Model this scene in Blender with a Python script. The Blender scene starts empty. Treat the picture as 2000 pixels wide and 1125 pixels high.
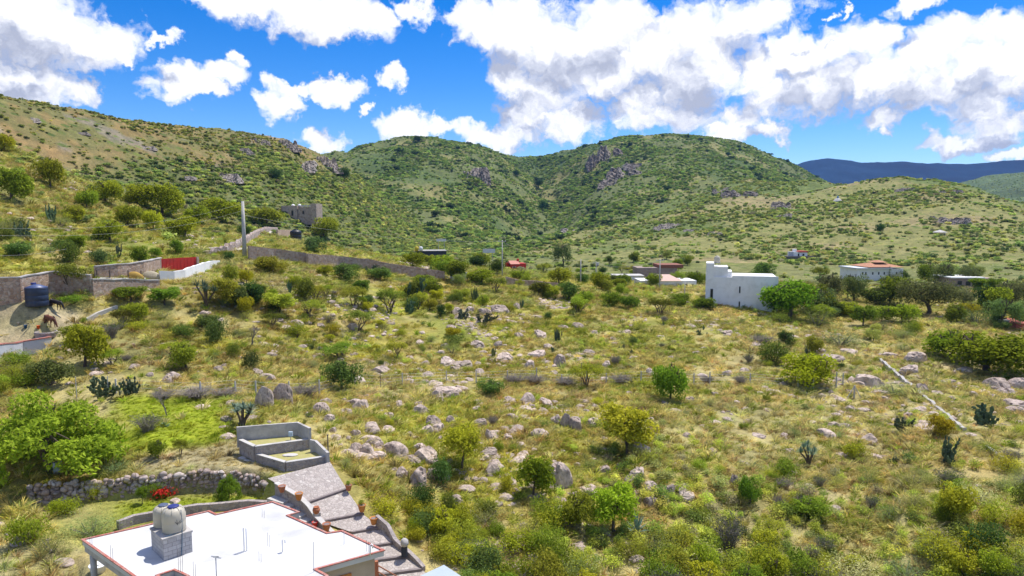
import bpy, bmesh, math, random
import numpy as np
from mathutils import Vector, Matrix
C = bpy.context.scene.collection
SC = bpy.context.scene
rad = math.radians
rng = np.random.default_rng(7)
random.seed(7)

# ------------------------------------------------------------------ camera model (the photo is 2000 x 1125)
F = 1350.0; HOR = 430.0; CZ = 22.0
PT = math.atan((562.5 - HOR) / F)
CP, SP = math.cos(PT), math.sin(PT)

def ray(px, py):
    """direction of a pixel, per metre of horizontal range"""
    a = (px - 1000.0) / F; b = (562.5 - py) / F
    dy = CP + b * SP; dz = -SP + b * CP
    h = math.hypot(a, dy)
    return a / h, dy / h, dz / h

def PZ(px, py, z):
    """point of the pixel's ray at height z relative to the camera"""
    d = ray(px, py); D = z / d[2]
    return Vector((d[0] * D, d[1] * D, CZ + z))

def PD(px, py, D):
    d = ray(px, py)
    return Vector((d[0] * D, d[1] * D, CZ + d[2] * D))

def proj(p):
    x, y, z = p[0], p[1], p[2] - CZ
    dep = y * CP - z * SP
    return 1000 + F * x / dep, 562.5 - F * (y * SP + z * CP) / dep, dep

# ------------------------------------------------------------------ noise
def _hash(ix, iy, seed):
    h = (ix.astype(np.int64) * 374761393 + iy.astype(np.int64) * 668265263 + seed * 1442695041) & 0xffffffff
    h = ((h ^ (h >> 13)) * 1274126177) & 0xffffffff
    return ((h ^ (h >> 16)) & 0xffff) / 65535.0

def vnoise(x, y, seed=0):
    ix = np.floor(x); iy = np.floor(y); fx = x - ix; fy = y - iy
    fx = fx * fx * fx * (fx * (fx * 6 - 15) + 10); fy = fy * fy * fy * (fy * (fy * 6 - 15) + 10)
    a = _hash(ix, iy, seed); b = _hash(ix + 1, iy, seed); c = _hash(ix, iy + 1, seed); d = _hash(ix + 1, iy + 1, seed)
    return ((a + (b - a) * fx) * (1 - fy) + (c + (d - c) * fx) * fy) * 2 - 1

def fbm(x, y, scale, octv=4, seed=0):
    x = np.asarray(x, float) / scale; y = np.asarray(y, float) / scale
    s = 0; a = 1.0; t = 0
    for k in range(octv):
        s = s + a * vnoise(x * 1.0 + 17.3 * k, y + 9.1 * k, seed + k * 13); t += a
        a *= .5; x, y = (x * .8 - y * .6) * 2.0, (x * .6 + y * .8) * 2.0
    return s / t * 1.5

def sstep(a, b, x):
    t = np.clip((x - a) / (b - a), 0, 1); return t * t * (3 - 2 * t)

# ------------------------------------------------------------------ object helpers
USED = {}
def link(o): C.objects.link(o); return o

THINGS = []          # (object, kind phrase, x, y, z) for automatic labels
def tag(o, label=None, cat=None, group=None, kind=None):
    if label: o['label'] = label
    if cat: o['category'] = cat
    if group: o['group'] = group
    if kind: o['kind'] = kind
    return o

def empty(name, loc=(0, 0, 0), rz=0.0):
    o = bpy.data.objects.new(name, None); link(o); o.location = loc; o.rotation_euler = (0, 0, rz)
    o.empty_display_size = .3
    return o

def mesh_np(name, v, faces, smooth=False, mats=None, midx=None):
    """v (n,3); faces: (m,3)/(m,4) array or list of such arrays"""
    me = bpy.data.meshes.new(name)
    if isinstance(faces, np.ndarray): faces = [faces]
    faces = [np.asarray(f, np.int32) for f in faces if len(f)]
    loops = np.concatenate([f.ravel() for f in faces]); tot = np.concatenate([np.full(len(f), f.shape[1], np.int32) for f in faces])
    st = np.concatenate([[0], np.cumsum(tot)[:-1]]).astype(np.int32)
    me.vertices.add(len(v)); me.vertices.foreach_set('co', np.asarray(v, np.float32).ravel())
    me.loops.add(len(loops)); me.loops.foreach_set('vertex_index', loops)
    me.polygons.add(len(tot)); me.polygons.foreach_set('loop_start', st); me.polygons.foreach_set('loop_total', tot)
    if midx is not None: me.polygons.foreach_set('material_index', np.asarray(midx, np.int32))
    me.polygons.foreach_set('use_smooth', np.full(len(tot), smooth))
    me.update(calc_edges=True)
    for m in (mats or []): me.materials.append(m)
    return me

class MB:
    """collects simple solids into one mesh"""
    def __init__(s): s.v = []; s.f = []; s.m = []; s.cur = 0
    def add(s, vs, fs):
        n = len(s.v); s.v += [tuple(p) for p in vs]; s.f += [tuple(i + n for i in f) for f in fs]; s.m += [s.cur] * len(fs); return s
    def box(s, c, size, rz=0.0, M=None):
        x, y, z = [k / 2 for k in size]
        vs = [Vector((a * x, b * y, d * z)) for d in (-1, 1) for b in (-1, 1) for a in (-1, 1)]
        if M is None: M = Matrix.Translation(Vector(c)) @ Matrix.Rotation(rz, 4, 'Z')
        return s.add([M @ p for p in vs], [(0, 2, 3, 1), (4, 5, 7, 6), (0, 1, 5, 4), (2, 6, 7, 3), (0, 4, 6, 2), (1, 3, 7, 5)])
    def prism(s, poly, z0, z1):
        """poly: list of (x, y) ; z0 / z1 numbers or per-vertex lists"""
        n = len(poly); a = [sum(poly[i][0] * poly[(i + 1) % n][1] - poly[(i + 1) % n][0] * poly[i][1] for i in range(n))][0]
        idx = list(range(n)) if a > 0 else list(range(n))[::-1]
        g = lambda z, i: z[i] if hasattr(z, '__len__') else z
        vs = [(poly[i][0], poly[i][1], g(z0, i)) for i in idx] + [(poly[i][0], poly[i][1], g(z1, i)) for i in idx]
        return s.add(vs, [tuple(range(n))[::-1], tuple(range(n, 2 * n))] + [(i, (i + 1) % n, n + (i + 1) % n, n + i) for i in range(n)])
    def tube(s, pts, r, n=6, cap=True):
        pts = [Vector(p) for p in pts]; rs = r if hasattr(r, '__len__') else [r] * len(pts)
        vs = []; fs = []
        for i, p in enumerate(pts):
            t = (pts[min(i + 1, len(pts) - 1)] - pts[max(i - 1, 0)]).normalized()
            u = t.cross(Vector((0, 0, 1)) if abs(t.z) < .9 else Vector((1, 0, 0))).normalized(); w = t.cross(u)
            for k in range(n):
                a = 2 * math.pi * k / n; vs.append(p + (u * math.cos(a) + w * math.sin(a)) * rs[i])
        for i in range(len(pts) - 1):
            for k in range(n):
                fs.append((i * n + k, i * n + (k + 1) % n, (i + 1) * n + (k + 1) % n, (i + 1) * n + k)[::-1])
        if cap: fs += [tuple(range(n)), tuple(range((len(pts) - 1) * n, len(pts) * n))[::-1]]
        return s.add(vs, fs)
    def lathe(s, prof, c=(0, 0, 0), n=16):
        vs = []; fs = []
        for r, z in prof:
            for k in range(n):
                a = 2 * math.pi * k / n; vs.append((c[0] + r * math.cos(a), c[1] + r * math.sin(a), c[2] + z))
        for i in range(len(prof) - 1):
            for k in range(n): fs.append((i * n + k, i * n + (k + 1) % n, (i + 1) * n + (k + 1) % n, (i + 1) * n + k))
        fs += [tuple(range(n))[::-1], tuple(range((len(prof) - 1) * n, len(prof) * n))]
        return s.add(vs, fs)
    def blob(s, c, size, seed=0, amp=.18, nu=8, nv=6, rz=0.0):
        """an uneven rounded stone"""
        r_ = random.Random(seed); ph = [(r_.uniform(-2, 2), r_.uniform(-2, 2), r_.uniform(-2, 2), r_.uniform(0, 6)) for _ in range(4)]
        vs = []; cr, sr = math.cos(rz), math.sin(rz)
        for j in range(nv + 1):
            th = math.pi * j / nv
            for i in range(nu):
                a = 2 * math.pi * i / nu; d = (math.sin(th) * math.cos(a), math.sin(th) * math.sin(a), math.cos(th))
                k = 1 + amp * sum(math.sin(p[0] * d[0] * 2 + p[1] * d[1] * 2 + p[2] * d[2] * 2 + p[3]) for p in ph) / 2
                x, y, z = d[0] * size[0] * k / 2, d[1] * size[1] * k / 2, d[2] * size[2] * k / 2
                vs.append((c[0] + x * cr - y * sr, c[1] + x * sr + y * cr, c[2] + z))
        fs = [(j * nu + i, (j + 1) * nu + i, (j + 1) * nu + (i + 1) % nu, j * nu + (i + 1) % nu) for j in range(nv) for i in range(nu)]
        return s.add(vs, fs)
    def build(s, name, mat, parent=None, smooth=False, loc=None):
        me = bpy.data.meshes.new(name); me.from_pydata(s.v, [], s.f)
        for m in (mat if isinstance(mat, (list, tuple)) else [mat]): me.materials.append(m)
        if any(s.m): me.polygons.foreach_set('material_index', s.m)
        if smooth: me.polygons.foreach_set('use_smooth', [True] * len(me.polygons))
        me.validate(); me.update()
        o = bpy.data.objects.new(name, me); link(o)
        if parent is not None: o.parent = parent
        if loc is not None: o.location = loc
        return o

# ------------------------------------------------------------------ materials
def _n(nt, t, **kw):
    n = nt.nodes.new(t)
    for k, v in kw.items():
        if k in n.inputs.keys() if hasattr(n.inputs, 'keys') else False: n.inputs[k].default_value = v
        else: setattr(n, k, v)
    return n

def new_mat(name):
    m = bpy.data.materials.new(name); m.use_nodes = True; nt = m.node_tree; nt.nodes.clear()
    out = nt.nodes.new('ShaderNodeOutputMaterial'); return m, nt, out

def noise(nt, vec, scale, detail=4, rough=.55, dist=0.0):
    n = nt.nodes.new('ShaderNodeTexNoise'); n.inputs['Scale'].default_value = scale; n.inputs['Detail'].default_value = detail
    n.inputs['Roughness'].default_value = rough; n.inputs['Distortion'].default_value = dist
    if vec is not None: nt.links.new(vec, n.inputs['Vector'])
    return n

def ramp(nt, fac, stops, interp='LINEAR'):
    r = nt.nodes.new('ShaderNodeValToRGB'); r.color_ramp.interpolation = interp
    el = r.color_ramp.elements
    while len(el) > 1: el.remove(el[-1])
    el[0].position = stops[0][0]; el[0].color = (*stops[0][1], 1)
    for p, c in stops[1:]:
        e = el.new(p); e.color = (*c, 1)
    nt.links.new(fac, r.inputs['Fac']); return r

def mixc(nt, fac, a, b, mode='MIX'):
    m = nt.nodes.new('ShaderNodeMix'); m.data_type = 'RGBA'; m.blend_type = mode
    for s, v in ((m.inputs[0], fac), (m.inputs[6], a), (m.inputs[7], b)):
        if isinstance(v, (int, float)): s.default_value = v
        elif isinstance(v, tuple): s.default_value = (*v[:3], 1)
        else: nt.links.new(v, s)
    return m.outputs[2]

def math_(nt, op, a, b=None, c=None, clamp=False):
    m = nt.nodes.new('ShaderNodeMath'); m.operation = op; m.use_clamp = clamp
    for i, v in enumerate((a, b, c)):
        if v is None: continue
        if isinstance(v, (int, float)): m.inputs[i].default_value = v
        else: nt.links.new(v, m.inputs[i])
    return m.outputs[0]

def g3(c, k): return tuple(min(1, x * k) for x in c)

def surf(name, c1, c2=None, scale=3.0, rough=.85, bump=.0, bscale=None, spec=.3, detail=6, stain=None, metallic=0.0, coord='Object', stain_scale=.6):
    """weathered plain surface: two tones in noise, optional stains with a shape of their own, bump"""
    m, nt, out = new_mat(name); L = nt.links
    tc = nt.nodes.new('ShaderNodeTexCoord').outputs[coord]
    b = nt.nodes.new('ShaderNodeBsdfPrincipled'); b.inputs['Roughness'].default_value = rough; b.inputs['Metallic'].default_value = metallic
    b.inputs['Specular IOR Level'].default_value = spec
    n = noise(nt, tc, scale, detail, .62)
    col = ramp(nt, n.outputs[0], [(.3, c1), (.7, c2 or g3(c1, .82))]).outputs[0]
    if stain is not None:
        n2 = noise(nt, tc, stain_scale, 5, .6, .4)
        f = ramp(nt, n2.outputs[0], [(.5, (0, 0, 0)), (.68, (1, 1, 1))]).outputs[0]
        col = mixc(nt, math_(nt, 'MULTIPLY', f, .7), col, stain)
    L.new(col, b.inputs['Base Color'])
    if bump:
        nb = noise(nt, tc, bscale or scale * 4, 6, .65)
        bp = nt.nodes.new('ShaderNodeBump'); bp.inputs['Strength'].default_value = bump; bp.inputs['Distance'].default_value = .05
        L.new(nb.outputs[0], bp.inputs['Height']); L.new(bp.outputs[0], b.inputs['Normal'])
    L.new(b.outputs[0], out.inputs[0]); return m

def stonework(name, cols, mortar, scale=3.0, bump=.6, rough=.9, flat=(1, 1, 1)):
    """irregular stones in mortar (voronoi cells), object space"""
    m, nt, out = new_mat(name); L = nt.links
    tc = nt.nodes.new('ShaderNodeTexCoord').outputs['Object']
    mp = nt.nodes.new('ShaderNodeMapping'); mp.inputs['Scale'].default_value = flat; L.new(tc, mp.inputs[0])
    w = noise(nt, mp.outputs[0], scale * .8, 2); vec = mixc(nt, .12, mp.outputs[0], w.outputs[1])
    v1 = nt.nodes.new('ShaderNodeTexVoronoi'); v1.inputs['Scale'].default_value = scale; L.new(vec, v1.inputs['Vector'])
    v2 = nt.nodes.new('ShaderNodeTexVoronoi'); v2.feature = 'DISTANCE_TO_EDGE'; v2.inputs['Scale'].default_value = scale; L.new(vec, v2.inputs['Vector'])
    sep = nt.nodes.new('ShaderNodeSeparateColor'); L.new(v1.outputs['Color'], sep.inputs[0])
    k = len(cols); col = ramp(nt, sep.outputs[0], [(i / (k - .99), c) for i, c in enumerate(cols)]).outputs[0]
    fn = noise(nt, tc, scale * 6, 5, .65); col = mixc(nt, .55, col, ramp(nt, fn.outputs[0], [(.25, (.35, .35, .35)), (.75, (1, 1, 1))]).outputs[0], 'MULTIPLY')
    e = ramp(nt, v2.outputs[0], [(.02, (0, 0, 0)), (.09, (1, 1, 1))]).outputs[0]
    col = mixc(nt, e, mortar, col)
    b = nt.nodes.new('ShaderNodeBsdfPrincipled'); b.inputs['Roughness'].default_value = rough; b.inputs['Specular IOR Level'].default_value = .2
    L.new(col, b.inputs['Base Color'])
    bp = nt.nodes.new('ShaderNodeBump'); bp.inputs['Strength'].default_value = bump; bp.inputs['Distance'].default_value = .08
    L.new(math_(nt, 'ADD', e, math_(nt, 'MULTIPLY', fn.outputs[0], .5)), bp.inputs['Height']); L.new(bp.outputs[0], b.inputs['Normal'])
    L.new(b.outputs[0], out.inputs[0]); return m

def leafmat(name, c1, c2, trans=.3, tint=True, rough=.6, hue=.0, inst=False):
    """foliage: leaf-to-leaf variation, plant-to-plant variation, tinted by the object's own colour or the scatter point's tint"""
    m, nt, out = new_mat(name); L = nt.links
    ge = nt.nodes.new('ShaderNodeNewGeometry'); oi = nt.nodes.new('ShaderNodeObjectInfo')
    col = ramp(nt, ge.outputs['Random Per Island'], [(0, c2), (.55, c1), (1, tuple(min(1, a * 1.25 + .01) for a in c1))]).outputs[0]
    tc = nt.nodes.new('ShaderNodeTexCoord').outputs['Object']
    n = noise(nt, tc, 1.3, 3); col = mixc(nt, .5, col, ramp(nt, n.outputs[0], [(.3, (.55, .6, .6)), (.7, (1.0, 1.0, .9))]).outputs[0], 'MULTIPLY')
    if inst:
        at = nt.nodes.new('ShaderNodeAttribute'); at.attribute_type = 'INSTANCER'; at.attribute_name = 'tint'; col = mixc(nt, 1.0, col, at.outputs['Color'], 'MULTIPLY')
    elif tint: col = mixc(nt, 1.0, col, oi.outputs['Color'], 'MULTIPLY')
    hs = nt.nodes.new('ShaderNodeHueSaturation'); L.new(col, hs.inputs['Color'])
    L.new(math_(nt, 'MULTIPLY_ADD', oi.outputs['Random'], .035, .4825), hs.inputs['Hue'])
    L.new(math_(nt, 'MULTIPLY_ADD', oi.outputs['Random'], .35, .83), hs.inputs['Value'])
    d = nt.nodes.new('ShaderNodeBsdfDiffuse'); t = nt.nodes.new('ShaderNodeBsdfTranslucent'); mx = nt.nodes.new('ShaderNodeMixShader')
    L.new(hs.outputs[0], d.inputs[0]); L.new(hs.outputs[0], t.inputs[0]); mx.inputs[0].default_value = trans
    L.new(d.outputs[0], mx.inputs[1]); L.new(t.outputs[0], mx.inputs[2]); L.new(mx.outputs[0], out.inputs[0]); return m
# ------------------------------------------------------------------ terrain
# heights of the near ground: pixel, height relative to the camera
CTRL = [(0,1125,-19.6),(-400,1150,-19.6),(150,1125,-19.9),(400,1125,-19.8),(620,1125,-20.6),(800,1125,-21.2),(1000,1125,-22.0),(1200,1125,-23),(1400,1125,-24),(1700,1125,-25.3),(2000,1125,-26.5),(2400,1125,-27.5),
 (0,1000,-19.2),(-400,1000,-18.6),(60,930,-18.4),(0,860,-17.9),(-400,860,-17.2),(200,900,-17.9),(330,900,-17.8),(450,900,-17.9),(300,840,-17.5),(430,830,-17.3),(548,912,-18.05),(505,905,-18.0),(590,917,-18.1),(470,893,-17.95),(640,940,-18.2),
 (760,1000,-20.0),(700,900,-19.0),(900,1000,-20.9),(900,900,-20.0),(1100,1000,-21.8),(1200,900,-21.2),(1400,1000,-23),(1400,900,-22.2),(1650,1000,-24.4),(1650,900,-23.7),(1850,900,-25),(2000,1000,-26),(2300,1000,-27),(2300,850,-26.5),
 (0,780,-17),(-400,780,-16),(200,780,-16.9),(350,775,-17),(550,790,-17.3),(520,800,-16.7),(700,755,-18.6),(700,800,-18.6),(850,755,-19.3),(1050,740,-19.9),(1050,800,-20.2),(1300,760,-21),(1550,755,-21.9),(1670,765,-22.3),(1800,780,-23.6),(1950,800,-25),(2300,760,-26),
 (150,700,-14.9),(300,690,-15.4),(500,680,-16),(700,680,-17.4),(900,680,-18.2),(1100,680,-18.8),(1300,680,-19.3),(1500,680,-20.2),(1700,680,-21.5),(1850,690,-22.6),(2000,690,-23.2),(2300,680,-24),
 (280,620,-12.2),(420,600,-11.5),(600,610,-13),(800,610,-15),(1000,620,-16.5),(1200,620,-17.6),(1400,625,-18.2),(1560,625,-18.9),(1700,640,-20.4),(1850,650,-21.6),(2000,650,-22),
 (350,545,-9.3),(480,520,-8),(600,540,-9.6),(730,545,-11.2),(880,560,-13.5),(1000,575,-15.0),(1150,580,-16),(1300,590,-16.8),(1450,602,-17.6),(1600,605,-18.6),(1750,610,-20.4),(1900,620,-21.4),(2000,620,-21.4),
 (480,490,-6.6),(560,495,-7.2),(700,500,-9.2),(850,510,-12),(1000,530,-14.6),(1150,550,-16.6),(1400,560,-19),(1700,562,-21),(2000,572,-21.5),
 (0,590,-9.2),(75,597,-9.7),(-300,590,-8.2),(100,600,-10.4),(95,640,-12.0),(0,640,-11.8),(180,585,-9.6),(0,540,-7),(150,520,-6.6),(280,500,-6.2),(-300,540,-6.4),(60,700,-14.9),(-200,700,-13.6),(200,640,-12.9)]
_cp = np.array([PZ(*c) for c in CTRL])

def _tps_fit(P, z, lam=.002):
    n = len(P); d2 = ((P[:, None] - P[None]) ** 2).sum(-1); K = .5 * d2 * np.log(d2 + 1e-9)
    A = np.zeros((n + 3, n + 3)); A[:n, :n] = K + lam * np.eye(n) * 20; A[:n, n] = 1; A[:n, n + 1:] = P; A[n:, :n] = A[:n, n:].T
    return np.linalg.solve(A, np.concatenate([z, np.zeros(3)]))
_tw = _tps_fit(_cp[:, :2], _cp[:, 2] - CZ)
def tps(x, y):
    out = np.full(x.shape, _tw[-3]) + _tw[-2] * x + _tw[-1] * y
    for (cx, cy, _), w in zip(_cp, _tw):
        d2 = (x - cx) ** 2 + (y - cy) ** 2; out = out + w * .5 * d2 * np.log(d2 + 1e-9)
    return out

def azpx(px):
    d = ray(px, HOR); return math.atan2(d[0], d[1])

class Hill:
    def __init__(s, ridge, base, back=.4, shape=1.0, smooth=.012):
        """ridge: (px, py, D); base: (px, D, z)"""
        az = np.array([azpx(r[0]) for r in ridge]); D = np.array([r[2] for r in ridge], float); z = np.array([ray(r[0], r[1])[2] * r[2] for r in ridge])
        s.g = np.linspace(-1.2, 1.2, 1201); k = int(smooth / (s.g[1] - s.g[0])) * 2 + 1; ker = np.hanning(k + 2)[1:-1]; ker /= ker.sum()
        sm = lambda a: np.convolve(np.pad(a, k // 2, 'edge'), ker, 'valid')
        s.D = sm(np.interp(s.g, az, D)); s.z = sm(np.interp(s.g, az, z))
        ab = np.array([azpx(b[0]) for b in base]); s.bD = sm(np.interp(s.g, ab, [b[1] for b in base])); s.bz = sm(np.interp(s.g, ab, [b[2] for b in base]))
        s.back = back; s.shape = shape
    def __call__(s, a, r):
        a = np.clip(a, -1.2, 1.2)
        D = np.interp(a, s.g, s.D); z = np.interp(a, s.g, s.z); bD = np.interp(a, s.g, s.bD); bz = np.interp(a, s.g, s.bz)
        t = (r - bD) / (D - bD)
        tt = np.clip(t, -6, 1)
        tp = np.clip(tt, 0, 1); prof = np.where(tt > 0, np.power(tp, s.shape) * .72 + .28 * (tp * tp * (3 - 2 * tp)), tt)
        return np.where(t < 1, bz + np.where(tt > 0, z - bz, np.maximum(z - bz, 12)) * prof, z - (r - D) * s.back * np.clip((r - D) / 60, 0, 1))

HILLS = {
 'S': Hill([(-500,200,200),(-150,232,200),(0,278,192),(60,298,190),(140,338,195),(250,384,205),(400,420,222),(520,450,235),(640,490,240),(760,560,240)],
           [(-500,118,-6),(0,112,-6.3),(300,138,-6.5),(480,150,-6.8),(640,165,-9),(760,200,-20)], .25),
 'L': Hill([(-500,60,330),(-200,118,330),(0,181,340),(100,201,350),(250,231,370),(400,249,400),(500,257,430),(560,270,450),(640,302,480),(700,337,510),(760,390,540),(850,452,570),(950,520,590),(1040,600,600)],
           [(-500,190,-12),(0,200,-12),(300,225,-12),(520,250,-12),(700,280,-16),(900,330,-18),(1040,400,-20)], .35, 1.0),
 'M1': Hill([(450,420,900),(600,320,850),(660,291,860),(700,280,900),(780,270,950),(860,264,1000),(930,268,1050),(1000,281,1100),(1040,290,1150),(1120,330,1180),(1200,400,1150),(1290,480,1000)],
           [(450,430,-20),(700,430,-20),(900,400,-19),(1050,400,-19),(1290,400,-20)], .3, 1.0),
 'M2': Hill([(900,420,1150),(980,330,1170),(1040,290,1160),(1100,276,1150),(1180,265,1100),(1290,257,1080),(1380,264,1080),(1450,283,1100),(1520,313,1150),(1600,350,1250),(1700,402,1300),(1850,460,1300)],
           [(900,480,-20),(1060,430,-19),(1200,430,-19),(1500,500,-20),(1850,500,-20)], .3, 1.0),
 'R': Hill([(1000,520,420),(1080,480,460),(1150,440,540),(1250,404,600),(1350,374,620),(1450,352,640),(1600,349,640),(1700,345,620),(1800,345,600),(1880,360,570),(1940,380,540),(2000,398,520),(2200,450,480),(2500,500,460)],
           [(1000,330,-20),(1300,300,-20.5),(1600,275,-21),(2000,265,-21.5),(2500,265,-22)], .3, 1.0),
 'F': Hill([(1200,380,4500),(1500,346,4500),(1560,320,4500),(1610,309,4500),(1680,317,4550),(1740,315,4600),(1800,319,4650),(1900,323,4700),(1960,317,4700),(2000,316,4700),(2300,325,4700)],
           [(1200,3000,-22),(2300,3000,-22)], .3, 1.0),
 'G': Hill([(1750,420,1900),(1850,366,1900),(1900,349,1900),(1960,342,1900),(2000,339,1900),(2300,332,1900)],
           [(1750,1000,-22),(2300,1000,-22)], .3, 1.0),
}
HK = list(HILLS)

def seg_dist(x, y, pts):
    """distance to a polyline and the parameter along it"""
    best = np.full(np.shape(x), 1e9); par = np.zeros(np.shape(x))
    for i in range(len(pts) - 1):
        ax, ay = pts[i][0], pts[i][1]; bx, by = pts[i + 1][0], pts[i + 1][1]
        dx, dy = bx - ax, by - ay; t = np.clip(((x - ax) * dx + (y - ay) * dy) / (dx * dx + dy * dy), 0, 1)
        d = np.hypot(x - ax - t * dx, y - ay - t * dy); par = np.where(d < best, i + t, par); best = np.minimum(best, d)
    return best, par

def poly_sd(x, y, poly):
    """signed distance, positive inside"""
    d, _ = seg_dist(x, y, list(poly) + [poly[0]]); ins = np.zeros(np.shape(x), bool); n = len(poly)
    for i in range(n):
        ax, ay = poly[i][0], poly[i][1]; bx, by = poly[(i + 1) % n][0], poly[(i + 1) % n][1]
        if ay == by: continue
        c = ((ay > y) != (by > y)) & (x < (bx - ax) * (y - ay) / (by - ay) + ax); ins = ins ^ c
    return np.where(ins, d, -d)

def xy(*pts): return [tuple(PZ(*p)[:2]) for p in pts]
# garden terraces (pixel, height)
RUBBLE = xy((60,978,-19.1),(77,976,-19.1),(140,972,-19.1),(196,969,-19.1),(322,957,-19.1),(393,952,-19.1),(472,950,-19.1),(520,962,-19.1),(545,972,-19.1))
PAD_Z = -19.35
# driveway: left and right edges with heights
DRL = [(523,938,-17.9),(600,974,-18.5),(628,1016,-19.35),(684,1040,-19.9),(720,1070,-20.5),(730,1100,-21.0),(740,1128,-21.4),(750,1160,-21.9)]
DRR = [(645,914,-17.9),(676,955,-18.5),(708,999,-19.25),(741,1026,-19.75),(768,1058,-20.35),(797,1084,-20.8),(823,1112,-21.3),(850,1140,-21.8)]
DL = [PZ(*p) for p in DRL]; DR = [PZ(*p) for p in DRR]
DRIVE = [tuple(p[:2]) for p in DL] + [tuple(p[:2]) for p in DR[::-1]]
_pl = np.array([[p.x, p.y, 1] for p in DL + DR]); _pz = np.array([p.z - CZ for p in DL + DR])
DPL = np.linalg.lstsq(_pl, _pz, rcond=None)[0]
def drive_z(x, y): return DPL[0] * x + DPL[1] * y + DPL[2]
PAD = RUBBLE + xy((560,975,-19.3)) + xy((600,1012,-19.35),(640,1045,-19.35),(690,1075,-19.35),(735,1120,-19.35),(745,1180,-19.35),(330,1260,-19.35),(170,1240,-19.35),(150,1060,-19.35),(62,1000,-19.3))
PEN = xy((-200,660,-12.2),(-200,640,-11.8),(0,610,-10.4),(70,606,-10.2),(130,600,-10.2),(200,597,-10.3),(215,606,-10.9),(170,625,-11.6),(110,650,-12.4),(95,668,-13.0),(60,680,-13.2),(0,690,-13.5),(-200,720,-14))

GULLY = [tuple(PD(1046,472,470)[:2]), tuple(PD(1058,418,640)[:2]), tuple(PD(1070,385,760)[:2]), tuple(PD(1085,350,900)[:2]), tuple(PD(1050,300,1120)[:2])]
def terrain(x, y, layer=False, raw=False):
    x = np.asarray(x, float); y = np.asarray(y, float)
    r = np.hypot(x, y) + 1e-6; a = np.arctan2(x, y)
    xx, yy = np.clip(x, -170, 200), np.clip(y, 18, 330)
    z0 = tps(xx, yy)
    w = np.clip(sstep(190, 290, r) + sstep(20, 5, y) + sstep(.95, 1.25, np.abs(a)), 0, 1)
    z0 = z0 * (1 - w) + (-21.0) * w
    z = z0; lay = np.zeros(x.shape, int); top = z0.copy()
    for i, k in enumerate(HK):
        h = HILLS[k](a, r) - 400 * sstep(1.0, 1.2, np.abs(a)) - 30 * sstep(60, 20, r)
        kk = 5.0 if k in 'SL' else 12.0
        lay = np.where(h > top, i + 1, lay); top = np.maximum(top, h)
        z = np.maximum(z, h) + kk * np.clip(1 - np.abs(z - h) / kk, 0, 1) ** 2 / 4
    d, par = seg_dist(x, y, GULLY)
    z = z - 34 * np.exp(-(d / 60) ** 1.4) * sstep(-.2, .8, par) * sstep(4.2, 3.4, par) * sstep(380, 520, r)
    # natural unevenness, stronger on the hills
    hill = sstep(200, 420, r) * (lay > 0)
    z = z + fbm(x, y, 14, 4, 3) * (.35 + .5 * hill) + hill * (fbm(x, y, 70, 4, 5) * 4.0 * sstep(250, 700, r) + fbm(x, y, 240, 3, 6) * 9 * sstep(500, 900, r)) + sstep(2500, 4000, r) * fbm(x, y, 900, 4, 9) * 22
    rid = 1 - np.abs(fbm(x + fbm(x, y, 90, 2, 2) * 30, y, 160, 3, 11)); z = z - hill * sstep(450, 800, r) * sstep(2500, 1500, r) * (rid ** 3) * 13
    if not raw:
        s = poly_sd(x, y, PAD); m = sstep(-.25, .35, s); z = z * (1 - m) + (PAD_Z + fbm(x, y, 5, 2, 8) * .05) * m
        s = poly_sd(x, y, DRIVE); m = sstep(-.6, .1, s); z = z * (1 - m) + (drive_z(x, y) - .10) * m
        s = poly_sd(x, y, BEDS[0]); m = sstep(-.1, .1, s); z = z * (1 - m) + (BEDZ[0] - .3) * m
        s = poly_sd(x, y, BEDS[1]); m = sstep(-.1, .1, s); z = z * (1 - m) + (BEDZ[1] - .3) * m
        s = poly_sd(x, y, PEN); m = sstep(-.5, 1.5, s)
        z = z * (1 - m) + m * (z * .35 + .65 * (tps(xx, yy)))
    return (z + CZ, lay) if layer else z + CZ

# planter beds beside the drive (upper, lower): corner pixels at rim height
BEDZ = [-16.55, -17.15]
BEDS = [xy((470,859,-16.55),(498,872,-16.55),(603,858,-16.55),(583,846,-16.55)),
        xy((503,887,-17.15),(558,903,-17.15),(641,891,-17.15),(606,866,-17.15))]

def at(px, py, lo=20.0, hi=6000.0):
    """where a pixel's ray meets the ground"""
    d = ray(px, py); D = np.geomspace(lo, hi, 700)
    for _ in range(3):
        zr = CZ + d[2] * D; g = terrain(d[0] * D, d[1] * D); k = np.nonzero(zr < g)[0]
        if not len(k): return Vector((d[0] * D[-1], d[1] * D[-1], float(g[-1])))
        i = max(k[0], 1); D = np.linspace(D[i - 1], D[i], 24)
    x, y = d[0] * D[0], d[1] * D[0]
    return Vector((x, y, float(terrain(np.array([x]), np.array([y]))[0])))
def gz(x, y): return float(terrain(np.array([x]), np.array([y]))[0])
def mpp(p): return proj(p)[2] / F       # metres per photo pixel at a point

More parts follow.
